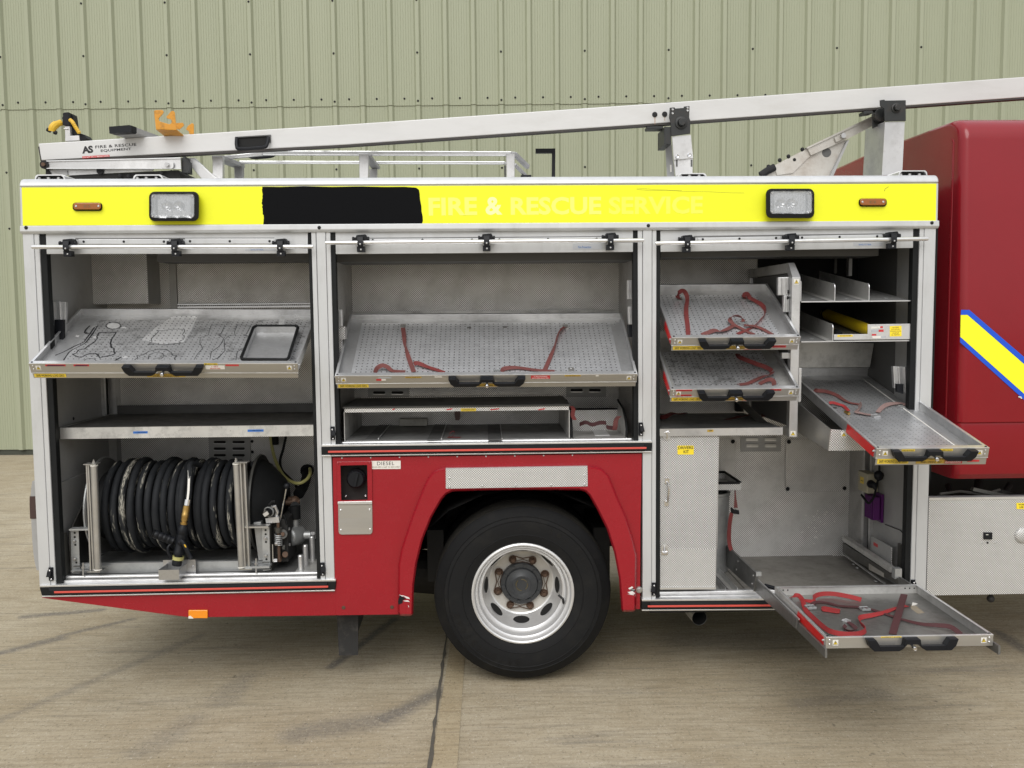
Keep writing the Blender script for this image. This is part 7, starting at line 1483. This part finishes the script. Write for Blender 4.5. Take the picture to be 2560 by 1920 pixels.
b.box((q[0].x, -.03, zb_), (q[1].x, -.027, zt_)); b.box((q[0].x, -.0265, zb_), (q[0].x+t, .10, zt_)); b.box((q[1].x-t, -.0265, zb_), (q[1].x, .10, zt_)); b.box((q[0].x+t, -.0265, zb_), (q[1].x-t, .10, zb_+t)); b.box((q[0].x-.02, .1005, zb_), (q[1].x+.05, .104, zt_+.02)); screw(b, V((q[1].x+.035, .100, (zt_+zb_)/2+.01)), NY, .007, .004); b.build('nozzle_cup', 'steel', FE)

# door hinges (black latch blocks) at the foot of the openings
def latch(x, y, Y=-.004, m_=1):
    p = MB(); c = P(x, y, 0); p.box(c+V((-.012, -.008, -.075)), c+V((.012, .002, .0))); p.prism([c+V((-.012*m_, -.018, -.012)), c+V((.010*m_, -.018, -.012)), c+V((.004*m_, -.024, -.05)), c+V((-.020*m_, -.024, -.05))], (0, .016, 0)); h_ = p.build('shutter_latch', 'plastic_black', FE, bevel=.002)
    p = MB(); screw(p, c+V((0, -.018, -.014)), NY, .005, .003, 'chrome'); screw(p, c+V((.002, -.0085, -.066)), NY, .005, .003, 'chrome'); p.builds('screw', None, h_)
latch(127.5, 1418, m_=1); latch(806, 1406, m_=-1); latch(831.5, 1066, m_=-1); latch(1601.5, 1056, m_=-1); latch(1634, 1456, m_=1); latch(2282, 1449, m_=-1)
# ------------------------------------------------------------------ ladder on the roof gantry
YL = .30
ld = thing('ladder', 'long white ladder beam sloping up along the roof of the fire engine', 'ladder', P(820, 345, YL))
top = [(97, 359), (860, 311.8), (1660, 257.3), (2620, 188)]; bot = [(2620, 238.6), (1660, 307.2), (860, 361.8), (101, 401)]
b = MB(); slab(top+bot, YL, YL+.055, b); b.build('ladder_beam', 'ladder', ld, bevel=.004)
b = MB(); slab([(101, 401.6), (860, 362.4), (1660, 307.8), (2620, 239.2), (2620, 243), (1660, 312), (860, 366.2), (330, 395.5), (101, 402.5)], YL+.004, YL+.05, b); slab([(95, 367), (97, 366), (104, 402), (101, 402)], YL-.002, YL+.057, b); b.build('beam_channel', 'ladder_under', ld)
b = MB(); slab(top+bot, YL+.52, YL+.575, b); b.build('ladder_beam', 'ladder', ld)
b = MB(); A, C = P(101, 385, YL+.03), P(2600, 218, YL+.03)
for k in range(20): t_ = (k+.6)/20; px_, py_ = 101+2499*t_, 380-166*t_; b.cyl(P(px_, py_, YL+.0555), P(px_, py_, YL+.519), .013, n=12)
b.builds('rung', 'ladder', ld, smooth=True)
b = MB(); p0 = P(300, 372, YL); lf = .0006
dtext(b, 'AS', cA(768, 655), cA(915, 642), 18.5, p0, NY, 'ink', .05, lf, .85); dtext(b, 'FIRE & RESCUE', cA(940, 586), cA(1480, 550), 7.2, p0, NY, 'ink', .02, lf, 1.08); dtext(b, 'EQUIPMENT', cA(1012, 638), cA(1415, 612), 7.4, p0, NY, 'ink', .02, lf, 1.05)
decal(b, [cA(768, 690), cA(1125, 668), cA(1127, 694), cA(770, 717)], p0, NY, .0008, 'label_red'); dtext(b, 'DO NOT OIL or GREASE SLIDES', cA(780, 711), cA(1115, 690), 3, p0, NY, 'ink_white', .01, .0016); b.build('maker_lettering', None, ld)
b = MB(); slab([c1(1517, 262), c1(1712, 250), c1(1716, 300), c1(1700, 322), c1(1535, 334), c1(1520, 318)], YL-.0015, YL-.0003, b, 'black'); slab([c1(1512, 262), c1(1740, 248), c1(1740, 298), c1(1728, 300), c1(1724, 256), c1(1514, 268)], YL-.010, YL-.0016, b, 'plain_dark')
hd = smooth_path([P(*c1(1522, 268), YL-.02), P(*c1(1522, 320), YL-.03), P(*c1(1545, 340), YL-.035), P(*c1(1690, 330), YL-.035), P(*c1(1716, 312), YL-.03), P(*c1(1726, 262), YL-.02)], 4); b.tube(hd, .010, 10, mat='plastic_black'); b.build('hand_grip', None, ld, smooth=True)
b = MB(); b.tube(smooth_path([P(*c1(1590, 372), YL+.30), P(*c1(1605, 388), YL+.29), P(*c1(1640, 396), YL+.29), P(*c1(1740, 388), YL+.29), P(*c1(1768, 372), YL+.29), P(*c1(1772, 360), YL+.30)], 4), .010, 10); b.build('hand_grip', 'plastic_black', ld, smooth=True)
b = MB()
for x, y in (c3(85, 245), c3(142, 243)): b.lathe(P(x, y, YL-.0002), NY, [(.016, 0), (.014, .006), (0, .007)], 12)
b.builds('bolt', 'bolt_dark', ld)
b = MB(); slab([c3(85-2, 258), c3(89, 258), c3(88, 300), c3(84, 300)], YL-.0006, YL-.0002, b); slab([c3(141, 256), c3(145, 256), c3(144, 282), c3(141, 282)], YL-.0006, YL-.0002, b); b.builds('rust_run', simple('pale_rust_stain', (.42, .30, .22), .5), ld)
# stowage mechanism under the ladder heel
b = MB(); slab([cA(290, 745), cA(2060, 702), cA(2068, 852), cA(295, 850)], YL-.05, YL-.045, b, 'alu'); slab([cA(290, 745), cA(2060, 702), cA(2062, 716), cA(292, 757)], YL-.058, YL-.0505, b, 'alu_bright'); slab([cA(295, 842), cA(2066, 842), cA(2068, 854), cA(295, 852)], YL-.058, YL-.0505, b, 'alu_bright')
slab([cA(320, 856), cA(480, 850), cA(1700, 856), cA(1690, 880), cA(600, 940), cA(370, 930)], YL-.02, YL-.01, b, 'alu'); slab([cA(380, 858), cA(560, 870), cA(575, 935), cA(540, 940), cA(400, 900)], YL-.03, YL-.021, b, 'plain_grey'); ln = b.build('heel_link', None, ld)
b = MB(); slab(rrect(*cA(1803, 755), *cA(1965, 852), 6), YL-.07, YL-.0585, b, 'alu'); q = P(*cA(1888, 800), YL-.07); b.hexa(q, q+V((0, -.015, 0)), .013, 'bolt'); q = P(*cA(262, 797), YL-.06); b.cyl(q, q+V((0, .07, 0)), .024, n=20, mat='bolt_dark'); b.hexa(q, q+V((0, -.012, 0)), .012, 'rust'); q = P(*cA(1000, 880), YL-.03); b.cyl(q, q+V((0, .05, 0)), .020, n=16, mat='bolt_dark'); b.builds('pivot', None, ln)
b = MB(); slab([cA(2068, 712), cA(2120, 690), cA(2125, 730), cA(2150, 745), cA(2160, 905), cA(2075, 900)], YL-.03, YL+.05, b, 'black_bracket'); slab([cA(600, 942), cA(2030, 870), cA(2050, 905), cA(2055, 975), cA(560, 975)], YL-.01, YL+.5, b, 'chassis'); slab([cA(285, 855), cA(315, 860), cA(360, 930), cA(360, 975), cA(285, 975)], YL-.03, YL+.02, b, 'chassis')
for x, y in ((1265, 950), (1375, 955), (1810, 915)): b.sphere(P(*cA(x, y), YL-.03), .013, 10, 'bolt_dark')
b.build('heel_carriage', None, FE)
# things clamped along the beam
b = MB(); hk = [(1710, 95), (1725, 80), (1820, 78), (1838, 100), (1830, 125), (1775, 185), (1770, 205), (1785, 228), (1915, 266), (1938, 252), (1946, 225), (1932, 202), (1882, 190), (1872, 168), (1938, 92), (1965, 88), (1985, 110), (2005, 330), (1750, 340), (1735, 320)]
slab([cA(*q) for q in hk], YL-.10, YL-.094, b); pl_ = [P(*cA(1735, 322), YL-.10), P(*cA(2005, 328), YL-.10), P(*cA(2130, 400), YL+.04), P(*cA(1860, 410), YL+.04)]; b.prism([pl_[0], pl_[1], pl_[1]+V((.01, .14, -.02)), pl_[0]+V((.01, .14, -.02))], (0, 0, -.006))
h2 = [(1990, 250), (2090, 246), (2106, 270), (2100, 290), (2045, 335), (2010, 330)]; slab([cA(*q) for q in h2], YL+.05, YL+.056, b); h3 = [(2130, 335), (2160, 285), (2212, 250), (2235, 265), (2236, 395), (2180, 400), (2165, 355)]; slab([cA(*q) for q in h3], YL+.06, YL+.066, b); oh = b.build('orange_cradle', 'orange', ld, bevel=.0015)
b = MB(); e0 = [P(*cA(1125, 300), YL-.12), P(*cA(1130, 385), YL-.12), P(*cA(1395, 372), YL-.12), P(*cA(1410, 355), YL-.12), P(*cA(1408, 285), YL-.12), P(*cA(1380, 279), YL-.12)]; dv_ = V((.10, .38, -.012)); b.prism(e0, dv_, 'plain_grey'); b.prism([q+V((0, -.001, 0))+(q-P(*cA(1265, 335), YL-.12))*.04 for q in e0], V((.012, .045, -.001)), 'plastic_black'); b.build('padded_rest_bar', None, ld)
# yellow and black pole clamp
b = MB(); YC = YL+.10
slab([cA(535, 290), cA(600, 285), cA(610, 420), cA(730, 412), cA(735, 480), cA(540, 492)], YC-.01, YC+.05, b, 'alu'); slab([cA(515, 315), cA(580, 318), cA(580, 335), cA(515, 330)], YC-.016, YC-.011, b, 'alu')
slab([cA(508, 130), cA(520, 112), cA(585, 105), cA(592, 190), cA(600, 285), cA(505, 278), cA(508, 205), cA(498, 185), cA(512, 160)], YC-.02, YC+.04, b, 'plastic_black'); slab([cA(598, 130), cA(640, 130), cA(655, 220), cA(680, 410), cA(612, 408), cA(600, 210)], YC+.02, YC+.08, b, 'plastic_black'); slab([cA(725, 380), cA(800, 405), cA(835, 455), cA(820, 470), cA(730, 480)], YC-.02, YC+.06, b, 'plastic_black'); pc = b.build('pole_clamp', None, ld, bevel=.003)
b = MB(); b.tube(smooth_path([P(*cA(490, 245), YC), P(*cA(425, 270), YC-.02), P(*cA(380, 310), YC-.03), P(*cA(370, 360), YC-.03)], 4), [.018]*4+[.022]*6+[.020]*3, 10); b.tube(smooth_path([P(*cA(608, 210), YC-.02), P(*cA(640, 240), YC-.03), P(*cA(670, 290), YC-.03), P(*cA(730, 385), YC-.02)], 4), .011, 8)
for k in range(6): q = P(*cA(655+k*14, 262+k*22), YC-.04); b.sphere(q, .010, 8)
b.build('rubber_strap', 'clamp_yellow', pc, smooth=True); b = MB(); b.cyl(P(*cA(305, 335), YC-.03), P(*cA(350, 355), YC-.03), .011); b.cyl(P(*cA(395, 372), YC-.03), P(*cA(428, 382), YC-.03), .011); b.build('strap_toggle', 'plastic_black', pc, smooth=True)
# gantry brackets
b = MB(); YB1 = YL-.07
slab([c3(172, 205), c3(200, 203), c3(203, 210), c3(252, 206), c3(254, 198), c3(286, 195), c3(284, 260), c3(290, 280), c3(290, 355), c3(180, 370), c3(178, 300), c3(168, 262)], YB1, YB1+.008, b); b.box(P(*c3(140, 315), YB1+.01)+V((0, 0, -.10)), P(*c3(180, 315), YB1+.01)+V((0, .2, .0))); slab([c3(40, 314), c3(132, 312), c3(135, 322), c3(128, 327), c3(42, 328)], YB1+.06, YB1+.14, b); q = P(*c3(237, 293), YB1); b.lathe(q, NY, [(.036, 0), (.036, .006), (.024, .008)], 20); b.hexa(q+V((0, -.006, 0)), q+V((0, -.03, 0)), .022)
g1_ = b.build('gantry_bracket', 'black_bracket', FE, bevel=.002); b = MB()
for x, y in ((188, 216), (188, 238), (274, 206), (274, 222)): screw(b, P(*c3(x, y), YB1-.0005), NY, .007, .004, 'bolt')
b.builds('bolt', None, g1_)
b = MB(); slab([c3(185, 372), c3(293, 362), c3(306, 495), c3(195, 505)], YB1+.01, YB1+.02, b, 'alu'); slab([c3(195, 506), c3(304, 497), c3(302, 600), c3(206, 602)], YB1+.021, YB1+.032, b, 'alu'); slab([c3(146, 400), c3(178, 380), c3(200, 602), c3(158, 602)], YB1+.14, YB1+.152, b, 'plain_grey'); slab([c3(172, 535), c3(182, 534), c3(183, 575), c3(174, 576)], YB1+.138, YB1+.1395, b, 'label_white')
for x, y in ((216, 487), (284, 478)): screw(b, P(*c3(x, y), YB1+.0095), NY, .013, .009, 'chrome')
for x in (212, 297): slab([c3(x-5, 505), c3(x+5, 505), c3(x+5, 545), c3(x-5, 545)], YB1+.0195, YB1+.0207, b, 'plain_dark')
b.build('gantry_post', None, FE)
b = MB(); slab([c3(1382, 162), c3(1408, 158), c3(1412, 164), c3(1532, 162), c3(1532, 282), c3(1410, 284), c3(1408, 212), c3(1384, 196)], YB1, YB1+.008, b); q = P(*c3(1475, 208), YB1); b.lathe(q, NY, [(.028, 0), (.028, .004), (.020, .006)], 20); b.hexa(q+V((0, -.005, 0)), q+V((0, -.026, 0)), .019); slab([c3(1288, 226), c3(1340, 222), c3(1345, 236), c3(1290, 244)], YB1+.05, YB1+.12, b); slab([c3(1340, 222), c3(1408, 210), c3(1408, 295), c3(1340, 325)], YB1+.1, YB1+.11, b); qq = P(*c3(1390, 245), YB1+.06); b.cyl(qq, qq+V((0, .05, 0)), .038, n=20); b.build('gantry_bracket', 'black_bracket', FE, bevel=.002)
b = MB(); slab([c3(1411, 286), c3(1525, 286), c3(1510, 592), c3(1393, 594)], YB1+.01, YB1+.02, b, 'alu'); a = [P(*c3(1411, 286), YB1+.021), P(*c3(1393, 594), YB1+.021)]; b.add([a[0], a[1], a[1]+V((-.02, .22, 0)), a[0]+V((-.02, .22, 0))], [[0, 1, 2, 3]], 'alu'); slab([c3(1340, 318), c3(1408, 290), c3(1392, 592), c3(1335, 592)], YB1+.16, YB1+.17, b, 'alu'); b.build('gantry_post', None, FE)
# ramp bracket behind
b = MB(); YR = YL+.12
slab([c3(690, 600), c3(770, 540), c3(968, 437), c3(985, 478), c3(1150, 398), c3(1205, 390), c3(1100, 602)], YR, YR+.01, b, 'rusty_alu'); slab([c3(772, 545), c3(968, 440), c3(984, 480), c3(880, 582), c3(790, 594)], YR-.008, YR-.0005, b, 'rusty_alu'); slab([c3(965, 440), c3(1338, 262), c3(1338, 312), c3(1190, 388), c3(985, 480)], YR-.02, YR-.009, b, 'rusty_alu'); slab([c3(960, 434), c3(1338, 254), c3(1340, 264), c3(964, 442)], YR-.03, YR+.02, b, 'rusty_alu'); slab([c3(1120, 378), c3(1180, 348), c3(1192, 376), c3(1130, 404)], YR-.032, YR-.0205, b, 'rusty_alu')
q = P(*c3(1166, 369), YR-.032); b.hexa(q, q+V((0, -.02, 0)), .016, 'bolt'); b.lathe(P(*c3(1075, 464), YR-.0005), NY, [(.028, 0), (.026, .001), (0, .0012)], 18, 'plain_dark'); b.lathe(P(*c3(890, 505), YR-.009), NY, [(.010, 0), (0, .001)], 12, 'black')
b.tube([P(*c3(695, 595), YR-.02), P(*c3(735, 568), YR-.02), P(*c3(775, 548), YR-.02)], .022, 10, mat='bolt_dark')
for x, y in ((805, 508), (855, 486), (935, 446), (740, 545)): b.sphere(P(*c3(x, y), YR), .013, 8, 'bolt_dark')
slab([c3(1192, 398), c3(1206, 392), c3(1112, 602), c3(1094, 602)], YR-.03, YR-.0005, b, 'plain_grey'); b.build('stowage_ramp', None, FE)
# low roof rails
YRl = .55
def rail(pts, r_, mb): mb.tube([P(x, y, Y_) for x, y, Y_ in pts], r_, 10, mat='alu')
b = MB()
slab([c1(1180, 398), c1(1250, 398), c1(1425, 560), c1(1320, 560)], YRl-.20, YRl-.16, b, 'alu'); slab([c1(1366, 386), c1(1432, 386), c1(1432, 560), c1(1366, 560)], YRl-.15, YRl-.11, b, 'alu'); b.bar(P(*c1(1400, 396), YRl-.12), P(*c1(1540, 450), YRl+.25), .07, .025, mat='plain_grey'); slab([c1(1505, 455), c1(1560, 450), c1(1560, 560), c1(1508, 560)], YRl+.2, YRl+.24, b, 'plain_grey')
for x0, x1, y0, xs in ((250, 312, 370, (312, 365)), (1197, 1253, 370, None)):
    b.build('roof_rail_post', None, FE, bevel=.003); b = MB(); slab([c2(x0, y0), c2(x1, y0), c2(x1-2, 560), c2(x0+4, 560)], YRl-.10, YRl-.06, b, 'alu')
    if xs: b.bar(P(*c2(x1-8, y0+20), YRl-.06), P(*c2(xs[1]-4, 462), YRl+.25), .05, .02, mat='plain_grey'); slab([c2(xs[0]+4, 470), c2(xs[1], 465), c2(xs[1], 560), c2(xs[0]+4, 560)], YRl+.2, YRl+.24, b, 'plain_grey')
slab([c2(1184, 445), c2(1196, 445), c2(1196, 560), c2(1188, 560)], YRl+.15, YRl+.18, b, 'plain_dark'); rr_ = b.build('roof_rail_post', None, FE, bevel=.003)
b = MB(); y_ = YRl-.02
b.bar(P(*c1(1690, 367), y_), P(*c2(1230, 372), y_), .025, .027, mat='alu_bright'); b.bar(P(*c1(1380, 404), y_), P(*c1(1690, 372), y_), .025, .022, mat='alu'); b.bar(P(*c2(1225, 372), y_), P(*c2(1258, 376), y_), .025, .027, mat='alu'); b.bar(P(*c2(1250, 374), y_), P(*c2(1338, 458), y_+.1), .025, .027, mat='alu')
b.bar(P(*c1(1540, 426), y_+.2), P(*c2(1190, 431), y_+.2), .02, .018, mat='alu_bright'); b.bar(P(*c2(1190, 431), y_+.2), P(*c2(1260, 450), y_+.2), .02, .018, mat='alu'); b.bar(P(*c2(1250, 440), y_+.2), P(*c2(1330, 520), y_+.25), .02, .02, mat='alu'); b.bar(P(*c2(1290, 522), y_+.25), P(*c2(1358, 520), y_+.25), .05, .02, mat='plastic_black'); b.build('roof_handrail', None, FE, bevel=.004)
b = MB(); b.bar(P(*c2(1386, 355), .5), P(*c2(1512, 354), .5), .03, .026, mat='plastic_black'); b.bar(P(*c2(1502, 368), .5), P(*c2(1500, 560), .5), .019, .03, (0, 1, 0), 'plastic_black'); b.build('roof_stop_bracket', None, FE)
# upturned step channels standing on the roof edge
ch0 = None
for x0, x1, y0, y1 in ((*[c1(220, 0)[0], c1(418, 0)[0]], c1(0, 505)[1], c1(0, 528)[1]), (*[c1(853, 0)[0], c1(1048, 0)[0]], c1(0, 505)[1], c1(0, 528)[1]), (*[c3(216, 0)[0], c3(386, 0)[0]], c3(0, 582)[1], c3(0, 604)[1]), (*[c3(1488, 0)[0], c3(1658, 0)[0]], c3(0, 567)[1], c3(0, 590)[1])):
    a, c = P(x0, y0, .06), P(x1, y0, .06)
    p = MB(); w_ = c.x-a.x; zt_ = a.z; zb_ = ZT-.006; d_ = V((.10, .5, 0))
    pf = [V((a.x, .06, zb_)), V((a.x+.006, .06, zt_-.008)), V((a.x+.016, .06, zt_)), V((c.x-.016, .06, zt_)), V((c.x-.006, .06, zt_-.008)), V((c.x, .06, zb_))]; pi = [V((q.x+(.006 if i < 3 else -.006), q.y, q.z-(.006 if 0 < i < 5 else 0))) for i, q in enumerate(pf)]
    p.prism(pf+pi[::-1], (0, .5, 0)); s_ = p.build('roof_step_channel', 'alu_bright', FE); p = MB(); p.box((a.x+.012, .085, zb_), (c.x-.012, .09, zt_-.010), 'black')
    for k in (.12, .42, .75): p.cyl((a.x+w_*k, .075, zb_), (a.x+w_*k, .075, zb_+.014), .010, mat='bolt')
    p.builds('bolt', None, s_)

# ------------------------------------------------------------------ light: bright overcast
wd = bpy.data.worlds.new('World'); scene.world = wd; wd.use_nodes = True; t = wd.node_tree
bg = t.nodes['Background']; sk = t.nodes.new('ShaderNodeTexSky'); sk.sky_type = 'NISHITA'; sk.sun_disc = False
SE, SA = R(42), R(190)                         # sun elevation, azimuth of the sun (0 = +Y, clockwise)
sk.sun_elevation = SE; sk.sun_rotation = SA; sk.air_density = 1.0; sk.dust_density = 4.0; sk.ozone_density = 1.0
hs_ = t.nodes.new('ShaderNodeHueSaturation'); hs_.inputs['Saturation'].default_value = .5
t.links.new(sk.outputs[0], hs_.inputs['Color']); SKZ = 5.0
tcw = t.nodes.new('ShaderNodeTexCoord'); sx_ = t.nodes.new('ShaderNodeSeparateXYZ'); t.links.new(tcw.outputs['Generated'], sx_.inputs[0])
gz = math_(t, 'MULTIPLY_ADD', math_(t, 'MAXIMUM', sx_.outputs[2], 0.), SKZ*.75, SKZ*.62)      # an overcast sky is brightest overhead
gm = t.nodes.new('ShaderNodeGamma'); gm.inputs['Gamma'].default_value = .3; t.links.new(hs_.outputs[0], gm.inputs['Color'])
vm = t.nodes.new('ShaderNodeVectorMath'); vm.operation = 'SCALE'; t.links.new(gm.outputs[0], vm.inputs[0]); t.links.new(gz, vm.inputs['Scale'])
t.links.new(vm.outputs[0], bg.inputs['Color']); bg.inputs['Strength'].default_value = .13
sl = bpy.data.lights.new('sun', 'SUN'); sl.energy = 1.3; sl.angle = R(40); sl.color = (1, .985, .96); so = bpy.data.objects.new('sun', sl); COL.objects.link(so)
dS = V((math.sin(SA)*math.cos(SE), math.cos(SA)*math.cos(SE), math.sin(SE))); so.rotation_euler = dS.to_track_quat('Z', 'Y').to_euler(); so.location = (0, -4, 9)
vs_ = scene.view_settings; vs_.view_transform = 'Standard'; vs_.look = 'None'; vs_.gamma = 1; vs_.exposure = .1
scene.display_settings.display_device = 'sRGB'
scene.cycles.max_bounces = 8; scene.cycles.diffuse_bounces = 4; scene.cycles.glossy_bounces = 4; scene.cycles.transparent_max_bounces = 8
scene.cycles.use_denoising = True; scene.cycles.denoiser = 'OPENIMAGEDENOISE'; scene.cycles.denoising_input_passes = 'RGB_ALBEDO_NORMAL'; scene.cycles.denoising_prefilter = 'NONE'
